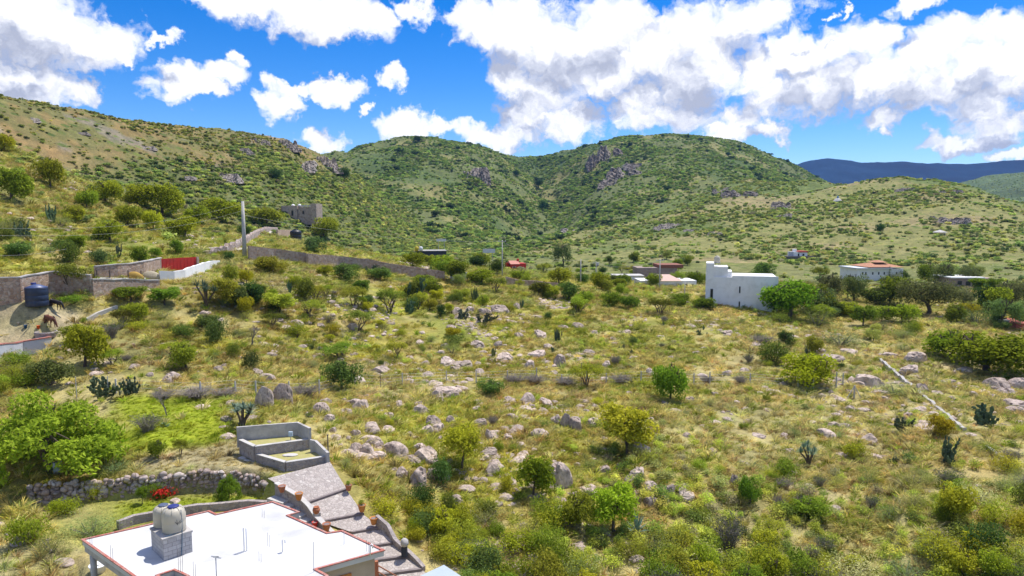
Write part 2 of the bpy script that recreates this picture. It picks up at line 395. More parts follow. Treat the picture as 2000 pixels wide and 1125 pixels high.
# ------------------------------------------------------------------ ground colours (what grows where)
LAWN = [xy((235,800,-17.2),(440,790,-17),(460,850,-17.5),(430,880,-17.7),(250,905,-17.9),(200,880,-17.7)),
        xy((230,985,-19.3),(330,965,-19.1),(540,960,-19.1),(540,975,-19.3),(380,990,-19.3),(230,1020,-19.3))]
DRYL = [xy((250,905,-17.9),(440,870,-17.6),(470,860,-17.5),(545,925,-17.9),(470,925,-17.9),(240,925,-17.9))]
ROADP = [(425,502,-7.6),(470,495,-7.0),(485,480,-6.4),(520,462,-5.6),(560,455,-5.4)]
TRACK = [PZ(*p) for p in [(380,520,-8.4),(430,508,-7.6),(462,503,-7.2),(482,492,-6.8),(505,478,-6.3),(530,462,-5.6)]]
def low_green(x, y, r, a):
    h = HILLS['L'](a, r); return sstep(33, 20, h + 9 * fbm(x, y, 45, 4, 51) + np.clip((azpx(330) - a) * 130, -4, 60))
def ground_colour(x, y, r=None, lay=None):
    x = np.asarray(x, float); y = np.asarray(y, float); r = np.hypot(x, y); a = np.arctan2(x, y)
    if lay is None: lay = np.zeros(x.shape, int)
    mixv = lambda c, k, m: c * (1 - m[..., None]) + np.array(k) * m[..., None]
    n1 = fbm(x, y, 22, 4, 21); n2 = fbm(x, y, 5, 3, 22); n3 = fbm(x, y, 60, 3, 23); n4 = fbm(x, y, 9, 4, 24)
    c = np.zeros(x.shape + (3,)) + np.array((.37, .315, .075))
    c = mixv(c, (.28, .29, .045), sstep(-.1, .5, n1)); c = mixv(c, (.43, .37, .14), sstep(0, .5, n2 * .6 + n3 * .6 + .25 * sstep(.1, .5, a)))
    c = mixv(c, (.37, .37, .03), sstep(.28, .5, n4) * sstep(.4, -.1, a) * .8); c = mixv(c, (.36, .37, .06), sstep(-.42, -.5, a) * sstep(60, 45, r) * .7); c = mixv(c, (.42, .375, .15), sstep(.05, .3, a) * sstep(40, 70, r) * sstep(.2, -.3, n1) * .7)
    c = mixv(c, (.42, .34, .21), sstep(.4, .7, fbm(x, y, 12, 4, 25)) * .5)
    c = mixv(c, (.40, .27, .08), sstep(.5, .7, fbm(x, y, 10, 3, 28)) * .35)
    h = {k: (lay == i + 1).astype(float) for i, k in enumerate(HK)}
    up = fbm(x, y, 35, 4, 26); fine = fbm(x, y, 7, 3, 27)
    c = mixv(c, (.25, .25, .06), h['S'] * .7)
    lc = np.zeros(c.shape) + np.array((.28, .205, .075)); lc = mixv(lc, (.185, .18, .055), sstep(-.2, .3, up)); lc = mixv(lc, (.33, .20, .07), sstep(.2, .6, fine) * .5); lc = mixv(lc, (.27, .23, .19), sstep(.45, .7, fbm(x, y, 18, 4, 38)) * .7)
    lc = mixv(lc, (.135, .165, .05), low_green(x, y, r, a) * .9)
    c = np.where(h['L'][..., None] > 0, lc, c)
    mc = np.zeros(c.shape) + np.array((.155, .185, .06)); mc = mixv(mc, (.255, .24, .08), sstep(0, .45, up)); mc = mixv(mc, (.09, .14, .04), sstep(.1, .6, fbm(x, y, 120, 4, 31)))
    c = np.where((h['M1'] + h['M2'])[..., None] > 0, mc, c)
    rc = np.zeros(c.shape) + np.array((.25, .25, .075)); rc = mixv(rc, (.31, .26, .11), sstep(0, .5, up)); rc = mixv(rc, (.15, .20, .05), sstep(.1, .6, fbm(x, y, 80, 3, 32)))
    c = np.where(h['R'][..., None] > 0, rc, c)
    c = np.where(h['F'][..., None] > 0, np.array((.005, .022, .055)) * (1 + .45 * fbm(x, y, 300, 4, 33)[..., None]), c)  # far forest, with cloud shade and distant blue put into its dark colour
    c = np.where(h['G'][..., None] > 0, np.array((.10, .15, .06)) * (1 + .4 * fbm(x, y, 60, 4, 34)[..., None]), c)
    far0 = sstep(170, 230, r) * (lay == 0); c = mixv(c, (.16, .19, .055), far0 * .8)
    lw = np.zeros(x.shape); dl = np.zeros(x.shape)
    for p in LAWN: lw = np.maximum(lw, sstep(-1.2, 1.2, poly_sd(x, y, p) + n2 * .8))
    for p in DRYL: dl = np.maximum(dl, sstep(-.8, .8, poly_sd(x, y, p) + n2 * .6))
    c = mixv(c, (.275, .325, .028), lw); c = mixv(c, (.42, .38, .12), lw * sstep(.35, .9, n2 + n4 * .5) * .7); c = mixv(c, (.43, .36, .18), dl)
    pn = sstep(-1, 1, poly_sd(x, y, PEN) + n2); c = mixv(c, (.46, .38, .22), pn); c = mixv(c, (.34, .33, .07), pn * sstep(0, .5, n1 + n2 * .5))
    bare = lw + dl + pn
    c = c * (1 + .22 * fbm(x, y, 2.2, 3, 29))[..., None]
    g_ = c.mean(-1, keepdims=True); k_ = (.16 * (1 - np.clip(lw, 0, 1)))[..., None]; c = c * (1 - k_) + g_ * k_ * np.array((1.12, 1.0, .88))
    return np.clip(c, .01, .8), np.clip(bare, 0, 1)

def build_terrain():
    azd = np.arange(-46, 46.01, .145); rest = np.arange(50, 311, 5.0)
    az = np.radians(np.concatenate([azd, rest])); na = len(az)
    rr = [3.0]
    while rr[-1] < 9000:
        r0 = rr[-1]; rr.append(r0 + (1.5 if r0 < 34 else .24 if r0 < 62 else max(.24, r0 * .0075) if r0 < 260 else r0 * .0105))
    rr = np.array(rr); nr = len(rr)
    A, Rr = np.meshgrid(az, rr); X = np.sin(A) * Rr; Y = np.cos(A) * Rr
    Z, lay = terrain(X.ravel(), Y.ravel(), layer=True); Z = Z.reshape(X.shape); lay = lay.reshape(X.shape)
    Z[:, len(azd):] = np.where(Rr[:, len(azd):] > 250, np.minimum(Z[:, len(azd):], 12), Z[:, len(azd):])
    v = np.stack([X, Y, Z], -1).reshape(-1, 3)
    i = np.arange(nr - 1)[:, None] * na; j = np.arange(na)[None]; jn = (j + 1) % na
    q = np.stack([i + j, i + jn, i + na + jn, i + na + j], -1).reshape(-1, 4)[:, ::-1]
    v = np.concatenate([v, [[0, 0, float(Z[0].mean())]]]); c = len(v) - 1
    tri = np.stack([np.full(na, c), np.arange(na), (np.arange(na) + 1) % na], -1)[:, ::-1]
    me = mesh_np('terrain', v, [q, tri], smooth=True)
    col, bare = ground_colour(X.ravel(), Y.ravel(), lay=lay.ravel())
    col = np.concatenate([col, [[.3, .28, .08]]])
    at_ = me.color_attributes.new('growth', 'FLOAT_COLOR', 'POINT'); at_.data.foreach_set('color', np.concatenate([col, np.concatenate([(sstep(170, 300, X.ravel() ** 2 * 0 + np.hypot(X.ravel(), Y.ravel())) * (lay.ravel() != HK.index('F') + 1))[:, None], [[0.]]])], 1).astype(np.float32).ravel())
    m, nt, out = new_mat('ground_cover'); L = nt.links
    ca = nt.nodes.new('ShaderNodeVertexColor'); ca.layer_name = 'growth'
    tc = nt.nodes.new('ShaderNodeTexCoord').outputs['Object']
    n1 = noise(nt, tc, 1.6, 6, .7); n2 = noise(nt, tc, .16, 6, .7); n3 = noise(nt, tc, 9, 4, .6)
    vo = nt.nodes.new('ShaderNodeTexVoronoi'); vo.inputs['Scale'].default_value = .21; L.new(mixc(nt, .12, tc, noise(nt, tc, .5, 3).outputs[1]) if False else tc, vo.inputs['Vector'])
    sp = nt.nodes.new('ShaderNodeSeparateColor'); L.new(vo.outputs['Color'], sp.inputs[0]); nd = noise(nt, tc, .9, 4, .6)
    dots = math_(nt, 'MULTIPLY', ramp(nt, math_(nt, 'ADD', vo.outputs['Distance'], math_(nt, 'MULTIPLY', nd.outputs[0], .5)), [(.52, (1, 1, 1)), (.68, (0, 0, 0))]).outputs[0], ramp(nt, sp.outputs[0], [(.35, (0, 0, 0)), (.55, (1, 1, 1))]).outputs[0]); dots = math_(nt, 'MULTIPLY', dots, ca.outputs[1])
    f1 = ramp(nt, n1.outputs[0], [(.28, (.45, .45, .42)), (.5, (.95, .95, .95)), (.72, (1.35, 1.3, 1.25))]).outputs[0]
    f2 = ramp(nt, n2.outputs[0], [(.28, (.45, .52, .45)), (.5, (1, 1, 1)), (.75, (1.4, 1.28, 1.15))]).outputs[0]
    f3 = ramp(nt, n3.outputs[0], [(.3, (.6, .6, .58)), (.65, (1.1, 1.1, 1.08))]).outputs[0]
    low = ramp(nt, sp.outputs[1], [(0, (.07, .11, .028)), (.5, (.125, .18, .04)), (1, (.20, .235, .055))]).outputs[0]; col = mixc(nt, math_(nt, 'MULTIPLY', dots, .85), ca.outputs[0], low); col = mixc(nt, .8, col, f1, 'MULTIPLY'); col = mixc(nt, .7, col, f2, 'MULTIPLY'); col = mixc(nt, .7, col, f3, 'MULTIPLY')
    b = nt.nodes.new('ShaderNodeBsdfPrincipled'); b.inputs['Roughness'].default_value = .95; b.inputs['Specular IOR Level'].default_value = .1
    L.new(col, b.inputs['Base Color'])
    bp = nt.nodes.new('ShaderNodeBump'); bp.inputs['Strength'].default_value = .8; bp.inputs['Distance'].default_value = .25
    L.new(math_(nt, 'ADD', n1.outputs[0], math_(nt, 'MULTIPLY', n3.outputs[0], .35)), bp.inputs['Height']); L.new(bp.outputs[0], b.inputs['Normal'])
    L.new(b.outputs[0], out.inputs[0]); me.materials.append(m)
    o = link(bpy.data.objects.new('terrain', me)); tag(o, 'hilly grassland rising from the garden to the green ridges', 'terrain', kind='structure')
    # what of it can be seen from the drone (for scattering plants only where they count)
    el = (Z - CZ) / Rr; run = np.maximum.accumulate(el, 0); vis = el >= np.concatenate([np.full((1, na), -9.), run[:-1]], 0) - .004
    return dict(X=X, Y=Y, Z=Z, R=Rr, lay=lay, vis=vis, nd=len(azd), az=az, rr=rr)
TERR = build_terrain()
# ------------------------------------------------------------------ sky, sun, camera
SUN_EL, SUN_AZ = rad(66), rad(44)          # azimuth clockwise from straight ahead (+Y)
def build_sky():
    w = bpy.data.worlds.new('World'); SC.world = w; w.use_nodes = True; nt = w.node_tree; nt.nodes.clear(); L = nt.links
    out = nt.nodes.new('ShaderNodeOutputWorld'); bg = nt.nodes.new('ShaderNodeBackground'); L.new(bg.outputs[0], out.inputs[0])
    sky = nt.nodes.new('ShaderNodeTexSky'); sky.sky_type = 'NISHITA'; sky.sun_disc = False
    sky.sun_elevation = SUN_EL; sky.sun_rotation = SUN_AZ; sky.altitude = 1900; sky.air_density = 1.0; sky.dust_density = .3; sky.ozone_density = 2.0
    hs = nt.nodes.new('ShaderNodeHueSaturation'); hs.inputs['Saturation'].default_value = SKY_SAT; hs.inputs['Value'].default_value = SKY_VAL; hs.inputs['Hue'].default_value = SKY_HUE; L.new(sky.outputs[0], hs.inputs['Color'])
    # direction -> degrees (azimuth, elevation): clouds lie in the sky, not in the picture
    tc = nt.nodes.new('ShaderNodeTexCoord').outputs['Generated']
    sx = nt.nodes.new('ShaderNodeSeparateXYZ'); L.new(tc, sx.inputs[0])
    az = math_(nt, 'MULTIPLY', math_(nt, 'ARCTAN2', sx.outputs[0], sx.outputs[1]), 57.2958)
    el = math_(nt, 'MULTIPLY', math_(nt, 'ARCSINE', sx.outputs[2]), 57.2958)
    cb = nt.nodes.new('ShaderNodeCombineXYZ'); L.new(az, cb.inputs[0]); L.new(el, cb.inputs[1]); base = cb.outputs[0]
    def vm(op, a, b=None, out=0):
        n = nt.nodes.new('ShaderNodeVectorMath'); n.operation = op
        for i, v in enumerate((a, b)):
            if v is None: continue
            if isinstance(v, tuple): n.inputs[i].default_value = v
            else: L.new(v, n.inputs[i])
        return n.outputs[1] if op == 'LENGTH' else n.outputs[0]
    # billowing outline: warp the lookup direction
    n0 = noise(nt, base, .11, 6, .60); w0 = vm('MULTIPLY', vm('SUBTRACT', n0.outputs[1], (.5, .5, .5)), (7.5, 6.0, 0))
    n1 = noise(nt, base, .55, 8, .58); w1 = vm('MULTIPLY', vm('SUBTRACT', n1.outputs[1], (.5, .5, .5)), (3.4, 2.8, 0))
    warp = vm('ADD', vm('ADD', base, w0), w1)
    blobs = []
    for px, py, rx, ry in CLOUDS:
        if px > 850: rx, ry = rx * .90, ry * .90
        d = ray(px, py); D = math.sqrt(1 + d[2] ** 2)
        blobs.append((math.degrees(math.atan2(d[0], d[1])), math.degrees(math.asin(d[2] / D)), rx / F * 57.3, ry / F * 57.3))
    blobs += HIGH
    def field(p):
        acc = None
        for a, e, rx, ry in blobs:
            q = vm('MULTIPLY', vm('SUBTRACT', p, (a, e, 0)), (1 / rx, 1 / ry, 0)); l = math_(nt, 'SUBTRACT', 1.0, vm('LENGTH', q))
            if acc is None: acc = l
            else:
                m = nt.nodes.new('ShaderNodeMath'); m.operation = 'SMOOTH_MAX'; L.new(acc, m.inputs[0]); L.new(l, m.inputs[1]); m.inputs[2].default_value = .12; acc = m.outputs[0]
        return acc
    big_blobs = blobs
    T = field(warp)
    T2 = field(vm('ADD', warp, (1.0, 2.6, 0)))
    fine = noise(nt, vm('ADD', base, w1), 1.1, 8, .55)
    fine2 = noise(nt, vm('ADD', vm('ADD', base, w1), (.3, .5, 0)), 1.1, 7, .56)
    big = noise(nt, vm('ADD', base, w0), .10, 4, .5)
    dens = math_(nt, 'ADD', T, math_(nt, 'MULTIPLY', math_(nt, 'SUBTRACT', fine.outputs[0], .5), .75))
    alpha = ramp(nt, dens, [(.03, (0, 0, 0)), (.14, (.22, .22, .22)), (.30, (.75, .75, .75)), (.50, (1, 1, 1))]).outputs[0]
    # sunlit crowns and billows, grey undersides where the cloud is thick overhead
    rel = math_(nt, 'MULTIPLY', math_(nt, 'SUBTRACT', T, T2), 2.0)
    rel2 = math_(nt, 'MULTIPLY', math_(nt, 'SUBTRACT', fine.outputs[0], fine2.outputs[0]), 1.0)
    lum = math_(nt, 'ADD', math_(nt, 'ADD', .82, math_(nt, 'MULTIPLY', rel, .6)), rel2)
    lum = math_(nt, 'ADD', lum, math_(nt, 'MULTIPLY', math_(nt, 'SUBTRACT', big.outputs[0], .48), .6))
    lum = math_(nt, 'ADD', lum, math_(nt, 'MULTIPLY', math_(nt, 'SUBTRACT', .42, T), .25))
    blobs = []
    for px, py, rx, ry in BASES:
        d = ray(px, py); D = math.sqrt(1 + d[2] ** 2); blobs.append((math.degrees(math.atan2(d[0], d[1])), math.degrees(math.asin(d[2] / D)), rx / F * 57.3, ry / F * 57.3))
    G = field(warp)
    lum = math_(nt, 'SUBTRACT', lum, math_(nt, 'MULTIPLY', math_(nt, 'MAXIMUM', G, 0), .85))
    ccol = ramp(nt, lum, [(0.0, (.46, .49, .60)), (.38, (.64, .67, .77)), (.75, (.92, .93, .98)), (1.0, (1.08, 1.08, 1.08))]).outputs[0]
    sc = vm('MULTIPLY', ccol, (CLOUD_L, CLOUD_L, CLOUD_L))
    L.new(mixc(nt, alpha, hs.outputs[0], sc), bg.inputs[0]); bg.inputs[1].default_value = SKY_STR
    try: w.cycles.sampling_method = 'MANUAL'; w.cycles.sample_map_resolution = 512
    except Exception: pass

CLOUDS = [(20,20,150,75),(110,45,120,60),(200,70,95,50),(255,75,35,22),(60,90,110,35),(40,155,110,48),(110,165,60,32),(165,160,34,26),(268,108,18,14),(335,87,30,13),
 (440,5,55,30),(520,15,110,50),(620,30,130,62),(690,45,90,42),(640,75,55,26),(740,40,40,28),(800,15,42,30),
 (350,168,60,34),(405,155,70,28),(455,132,26,18),(380,188,40,18),(545,200,54,32),(580,172,38,16),(640,170,50,20),(668,185,38,28),(757,164,30,22),(724,214,16,11),(635,270,60,26),(615,268,40,20),(660,276,35,18),
 (800,250,52,28),(860,258,60,20),(940,262,90,30),(1000,265,80,34),
 (930,40,90,60),(1010,60,110,90),(1110,110,150,110),(1180,60,110,90),(1260,110,140,100),(1370,60,150,90),(1480,30,110,60),(1540,30,40,30),(1000,160,70,70),(1060,190,120,60),(1030,235,80,45),(1120,240,90,50),(1180,160,90,60),(1330,170,110,75),(1380,130,100,80),
 (1240,210,70,40),(1300,235,110,40),(1440,225,70,38),(1420,255,80,30),(1500,245,36,26),
 (1490,135,70,55),(1570,120,90,60),(1660,90,75,55),(1700,75,55,42),(1600,180,130,55),(1710,160,120,60),(1500,190,60,45),(1820,110,80,60),(1870,90,60,42),(1955,75,52,42),(1950,140,90,60),(1830,180,120,55),(1730,235,50,28),(1740,260,20,14),(1920,215,70,32),(1985,180,60,50),
 (1960,245,60,24),(1900,270,90,18),(1980,296,60,18),(1800,8,66,22),(1626,24,16,12),(2060,120,140,90),(2150,260,120,40),(-120,90,140,70),(-300,180,120,60),(2300,60,160,80)]
BASES = [(1090,130,130,62),(990,120,60,50),(1240,60,80,45),(1010,215,70,30),(1330,190,110,40),(1180,215,60,30),(60,80,130,48),(190,95,70,22),(560,10,110,26),(1640,205,150,34),(1800,215,110,26),(1900,190,70,28),(1560,150,60,24),(1440,60,70,34),(1930,275,70,14),(385,180,40,12),(560,215,36,11),(670,196,26,9),(60,168,80,18)]   # shaded cloud bases
HIGH = [(20,62,26,12),(-40,55,22,10),(85,40,30,12),(140,50,34,14),(-120,42,30,13),(-170,30,26,9),(170,70,40,12),(-75,25,18,8),(110,18,22,7),(-140,14,24,6),(60,75,50,8),(-100,72,60,9),(150,15,20,6)]   # azimuth, elevation and half sizes in degrees: unseen clouds added to whiten and brighten the fill light
SKY_SAT, SKY_VAL, SKY_HUE, SKY_STR, CLOUD_L = 1.5, .80, .512, .15, 5.4

sun = bpy.data.lights.new('sun', 'SUN'); sun.energy = 4.2; sun.angle = rad(.53); sun.color = (1, .955, .88)
so = link(bpy.data.objects.new('sun', sun))
sd = Vector((math.sin(SUN_AZ) * math.cos(SUN_EL), math.cos(SUN_AZ) * math.cos(SUN_EL), math.sin(SUN_EL)))
so.rotation_euler = (-sd).to_track_quat('-Z', 'Y').to_euler(); so.location = (60, 40, 150)
build_sky()
cam = bpy.data.cameras.new('camera'); co = link(bpy.data.objects.new('camera', cam)); SC.camera = co
cam.sensor_width = 36; cam.lens = F / 2000 * 36; cam.clip_end = 30000; cam.clip_start = .3
co.location = (0, 0, CZ); co.rotation_euler = (math.pi / 2 - PT, 0, 0)
SC.view_settings.view_transform = 'Standard'; SC.view_settings.look = 'None'; SC.view_settings.gamma = 1; SC.view_settings.exposure = EXPO = 0.48
SC.cycles.max_bounces = 5; SC.cycles.diffuse_bounces = 3; SC.cycles.glossy_bounces = 2; SC.cycles.transmission_bounces = 3; SC.cycles.transparent_max_bounces = 6; SC.cycles.volume_bounces = 0
SC.cycles.caustics_reflective = False; SC.cycles.caustics_refractive = False
# ------------------------------------------------------------------ plant and rock shapes
def leaf_quads(c, size, seed, up=.35, aspect=.5, outward=None, droop=0.0):
    """diamond leaves: centres c (n,3), half length size (n)"""
    g = np.random.default_rng(seed); n = len(c)
    nr = g.normal(size=(n, 3)); nr[:, 2] += up * 2
    if outward is not None: nr += outward * .8
    nr /= np.linalg.norm(nr, axis=1, keepdims=True) + 1e-9
    t = g.normal(size=(n, 3)); t[:, 2] -= droop
    t -= nr * (t * nr).sum(1, keepdims=True); t /= np.linalg.norm(t, axis=1, keepdims=True) + 1e-9
    b = np.cross(nr, t); L = size[:, None]
    v = np.stack([c - t * L, c - b * L * aspect, c + t * L, c + b * L * aspect], 1).reshape(-1, 3)
    return v, np.arange(4 * n).reshape(-1, 4)

def lobed_points(lobes, n, seed, shell=.72, zmin=.03, up=.25):
    """points spread through leafy clumps, thicker near each clump's outside"""
    g = np.random.default_rng(seed); lb = np.array(lobes); w = (lb[:, 3] ** 2); w /= w.sum()
    k = g.choice(len(lb), n, p=w); d = g.normal(size=(n, 3)); d[:, 2] += up; d /= np.linalg.norm(d, axis=1, keepdims=True)
    rr = shell + (1.12 - shell) * g.random(n) ** .8; rr = np.where(g.random(n) < .2, g.random(n) * .8, rr)
    ph = np.sin(d[:, 0] * 5 + k * 2.1) * np.sin(d[:, 1] * 5 + k) * np.sin(d[:, 2] * 4 + k * .7)
    rr = rr * (1 + .22 * ph)
    p = lb[k, :3] + d * (lb[k, 3] * rr)[:, None] * np.array([1, 1, .85]); ok = p[:, 2] > zmin
    return p[ok], d[ok]

def twig_np(segs):
    """thin three-sided sticks (p0, p1, r0, r1)"""
    v = []; f = []
    for p0, p1, r0, r1 in segs:
        p0 = np.array(p0, float); p1 = np.array(p1, float); t = p1 - p0; t /= np.linalg.norm(t) + 1e-9
        u = np.cross(t, (0, 0, 1) if abs(t[2]) < .9 else (1, 0, 0)); u /= np.linalg.norm(u); w = np.cross(t, u); b = len(v)
        for q, r in ((p0, r0), (p1, r1)):
            for k in range(4):
                a = k * math.pi / 2; v.append(q + (u * math.cos(a) + w * math.sin(a)) * r)
        for k in range(4): f.append((b + k, b + (k + 1) % 4, b + 4 + (k + 1) % 4, b + 4 + k))
    return np.array(v), np.array(f)

def branch_segs(r_, p, d, L, rad_, depth, spread=.6, lift=.25, out=None, ends=None):
    """recursive limbs"""
    q = p + d * L * .5 + Vector((r_.gauss(0, .06), r_.gauss(0, .06), 0)) * L; e = q + (d + Vector((r_.gauss(0, .2), r_.gauss(0, .2), lift * .5))).normalized() * L * .5
    out += [(p, q, rad_, rad_ * .85), (q, e, rad_ * .85, rad_ * .68)]
    if depth == 0: ends.append(e); return
    for k in range(r_.choice((2, 3))):
        nd = (d + Vector((r_.gauss(0, spread), r_.gauss(0, spread), r_.gauss(lift, .2)))).normalized()
        branch_segs(r_, e, nd, L * r_.uniform(.6, .8), rad_ * .6, depth - 1, spread, lift, out, ends)

PROTO = {}
def bush_mesh(name, seed, n, leaf, mats, nlobe=9, H=.9, flat=1.0, spiky=0.0, aspect=.5, twigs=10, up=.35, fine=.0):
    r_ = random.Random(seed); lobes = []
    for k in range(nlobe):
        a = r_.uniform(0, 6.28); q = math.sqrt(r_.random()) * .62; s = r_.uniform(.26, .46) * (1.0 if q > .2 else 1.15)
        z = (.30 + r_.uniform(0, .42) * (1 - q * .7)) * H + .05
        lobes.append((math.cos(a) * q, math.sin(a) * q, z * flat, s * (.8 + .3 * H)))
    p, d = lobed_points(lobes, n, seed)
    if spiky: p = p + d * (np.random.default_rng(seed).random((len(p), 1)) ** 4) * spiky * np.array([.6, .6, 1.4])
    g = np.random.default_rng(seed + 1)
    v, f = leaf_quads(p, leaf * (.6 + .8 * g.random(len(p))), seed, up, aspect, d)
    segs = []
    for k in range(twigs):
        l = r_.choice(lobes); segs.append(((r_.uniform(-.06, .06), r_.uniform(-.06, .06), -.1), (l[0], l[1], l[2] + l[3] * .6), .018, .006))
    tv, tf = twig_np(segs); 
    me = mesh_np(name, np.concatenate([v, tv]), [f, tf + len(v)], mats=mats, midx=np.concatenate([np.zeros(len(f)), np.ones(len(tf))]))
    return me

def stick_mesh(name, seed, n, mats, H=1.0, leafy=0, leaf=.03, lean=.6):
    """bare grey brushwood: many fine stems fanning from the root"""
    r_ = random.Random(seed); segs = []; tips = []
    for k in range(n):
        a = r_.uniform(0, 6.28); q = r_.random() ** .6 * lean; p0 = Vector((r_.gauss(0, .12), r_.gauss(0, .12), -.05))
        m = p0 + Vector((math.cos(a) * q * .6, math.sin(a) * q * .6, H * r_.uniform(.35, .6))); e = m + Vector((math.cos(a) * q * .6 + r_.gauss(0, .15), math.sin(a) * q * .6 + r_.gauss(0, .15), H * r_.uniform(.15, .45)))
        segs += [(p0, m, .012, .010), (m, e, .010, .004)]
        for j in range(3):
            t = m.lerp(e, r_.random()); e2 = t + Vector((r_.gauss(0, .16), r_.gauss(0, .16), r_.gauss(.1, .1))); segs.append((t, e2, .007, .003)); tips.append(e2)
    tv, tf = twig_np(segs); fl = [tf]; mi = [np.ones(len(tf))]; v = tv
    if leafy:
        g = np.random.default_rng(seed); c = np.array(tips)[g.integers(0, len(tips), leafy)] + g.normal(size=(leafy, 3)) * .06
        lv, lf = leaf_quads(c, leaf * (.6 + .8 * g.random(leafy)), seed); fl.append(lf + len(v)); mi.append(np.zeros(leafy)); v = np.concatenate([v, lv])
    return mesh_np(name, v, fl, mats=mats, midx=np.concatenate(mi))

def tree_meshes(name, seed, n, leaf, mats, form='round', H=2.0, aspect=.5):
    """(trunk, crown): crown radius 1, height H"""
    r_ = random.Random(seed); segs = []; ends = []
    if form == 'umbrella':
        for k in range(r_.choice((2, 3, 4))):
            a = r_.uniform(0, 6.28); branch_segs(r_, Vector((math.cos(a) * .04, math.sin(a) * .04, -.1)), Vector((math.cos(a) * .5, math.sin(a) * .5, 1)).normalized(), H * .38, .05, 2, .5, .2, segs, ends)
    else:
        branch_segs(r_, Vector((0, 0, -.1)), Vector((r_.gauss(0, .08), r_.gauss(0, .08), 1)).normalized(), H * .32, .075, 3, .55, .3, segs, ends)
    lobes = []
    if form == 'umbrella':
        for k in range(14):
            a = r_.uniform(0, 6.28); q = math.sqrt(r_.random()) * .78; lobes.append((math.cos(a) * q, math.sin(a) * q, H * (.80 - .22 * q * q) + r_.gauss(0, .05), r_.uniform(.2, .34)))
    elif form == 'low':
        for k in range(17):
            a = r_.uniform(0, 6.28); q = math.sqrt(r_.random()) * .72; lobes.append((math.cos(a) * q, math.sin(a) * q, H * (.24 + .5 * r_.random() * (1 - q * .55)), r_.uniform(.24, .42)))
    elif form == 'wide':
        for k in range(40):
            a = r_.uniform(0, 6.28); q = r_.random() ** .6 * .95; lobes.append((math.cos(a) * q, math.sin(a) * q, H * (.10 + .74 * r_.random() ** .8 * (1 - q * q * .75)), r_.uniform(.13, .27)))
    elif form == 'cypress':
        for k in range(9): z = k / 8; lobes.append((r_.gauss(0, .04), r_.gauss(0, .04), H * (.1 + .84 * z), .9 * (1 - z) ** .7 * .9 + .12))
    else:
        for k in range(19):
            a = r_.uniform(0, 6.28); q = math.sqrt(r_.random()) * .68; lobes.append((math.cos(a) * q, math.sin(a) * q, H * (.40 + .46 * r_.random() * (1 - q * q * .6)), r_.uniform(.2, .40)))
    p, d = lobed_points(lobes, n, seed, zmin=H * .06); g = np.random.default_rng(seed + 5)
    v, f = leaf_quads(p, leaf * (.6 + .8 * g.random(len(p))), seed, .45, aspect, d, droop=.6 if form == 'round' else 1.2 if form == 'wide' else 0)
    # limbs reach into the clumps
    for l in lobes[::2]:
        e = min(ends, key=lambda q: (q - Vector(l[:3])).length); segs.append((e, Vector(l[:3]) * .9 + e * .1, .018, .008))
    tv, tf = twig_np(segs)
    return mesh_np(name + '_trunk', tv, tf, smooth=True, mats=[mats[1]]), mesh_np(name + '_crown', v, f, mats=[mats[0]])

def pad_cactus(name, seed, n, mats):
    """prickly pear: oval pads growing from pads"""
    r_ = random.Random(seed); mb = MB(); tips = [(Vector((r_.gauss(0, .2), r_.gauss(0, .2), 0)), r_.uniform(0, 3.14), r_.gauss(0, .3)) for _ in range(9)]
    for k in range(n):
        i = r_.randrange(len(tips)) if k > 12 else k % 9; b, rz, tilt = tips[i]
        rz = rz + r_.gauss(0, .8); tilt = max(-1.1, min(1.1, tilt * .6 + r_.gauss(0, .5))); s = r_.uniform(.075, .125)
        M = Matrix.Translation(b) @ Matrix.Rotation(rz, 4, 'Z') @ Matrix.Rotation(tilt, 4, 'Y')
        vs = []; m = 9
        for j in range(m):
            a = 2 * math.pi * j / m; w = .62 + .12 * math.cos(a); vs.append((math.sin(a) * s * w * 1.15, s * (1 - math.cos(a))))
        pts = [M @ Vector((x, y * 1.0, z)) for y in (-.018, .018) for x, z in vs] + [M @ Vector((0, -.035, s)), M @ Vector((0, .035, s))]
        mb.add(pts, [(j, (j + 1) % m, m + (j + 1) % m, m + j) for j in range(m)] + [((j + 1) % m, j, 2 * m) for j in range(m)] + [(m + j, m + (j + 1) % m, 2 * m + 1) for j in range(m)])
        tip = M @ Vector((r_.gauss(0, .04), 0, s * 1.9))
        if tip.z > .05: tips.append((tip, rz, tilt))
    me = bpy.data.meshes.new(name); me.from_pydata(mb.v, [], mb.f); me.update()
    for m_ in mats: me.materials.append(m_)
    return me

def club_cactus(name, seed, mats):
    """upright branching cactus with ribbed arms"""
    r_ = random.Random(seed); mb = MB()
    for k in range(r_.randint(5, 9)):
        a = r_.uniform(0, 6.28); q = r_.uniform(.05, .5); h = r_.uniform(.55, 1.0); b = Vector((math.cos(a) * .08, math.sin(a) * .08, -.05))
        mb.tube([b, Vector((math.cos(a) * q * .7, math.sin(a) * q * .7, h * .3)), Vector((math.cos(a) * q, math.sin(a) * q, h * .6)), Vector((math.cos(a) * q * 1.05 + r_.gauss(0, .05), math.sin(a) * q * 1.05, h))], [.05, .07, .065, .03], 7)
        for j in range(2):
            z = h * r_.uniform(.4, .7); aa = r_.uniform(0, 6.28); p = Vector((math.cos(a) * q * .9, math.sin(a) * q * .9, z)); o = Vector((math.cos(aa), math.sin(aa), 0)) * .14
            mb.tube([p, p + o, p + o * 1.3 + Vector((0, 0, .18))], [.045, .05, .02], 6)
    me = bpy.data.meshes.new(name); me.from_pydata(mb.v, [], mb.f); me.update()
    for m_ in mats: me.materials.append(m_)
    return me

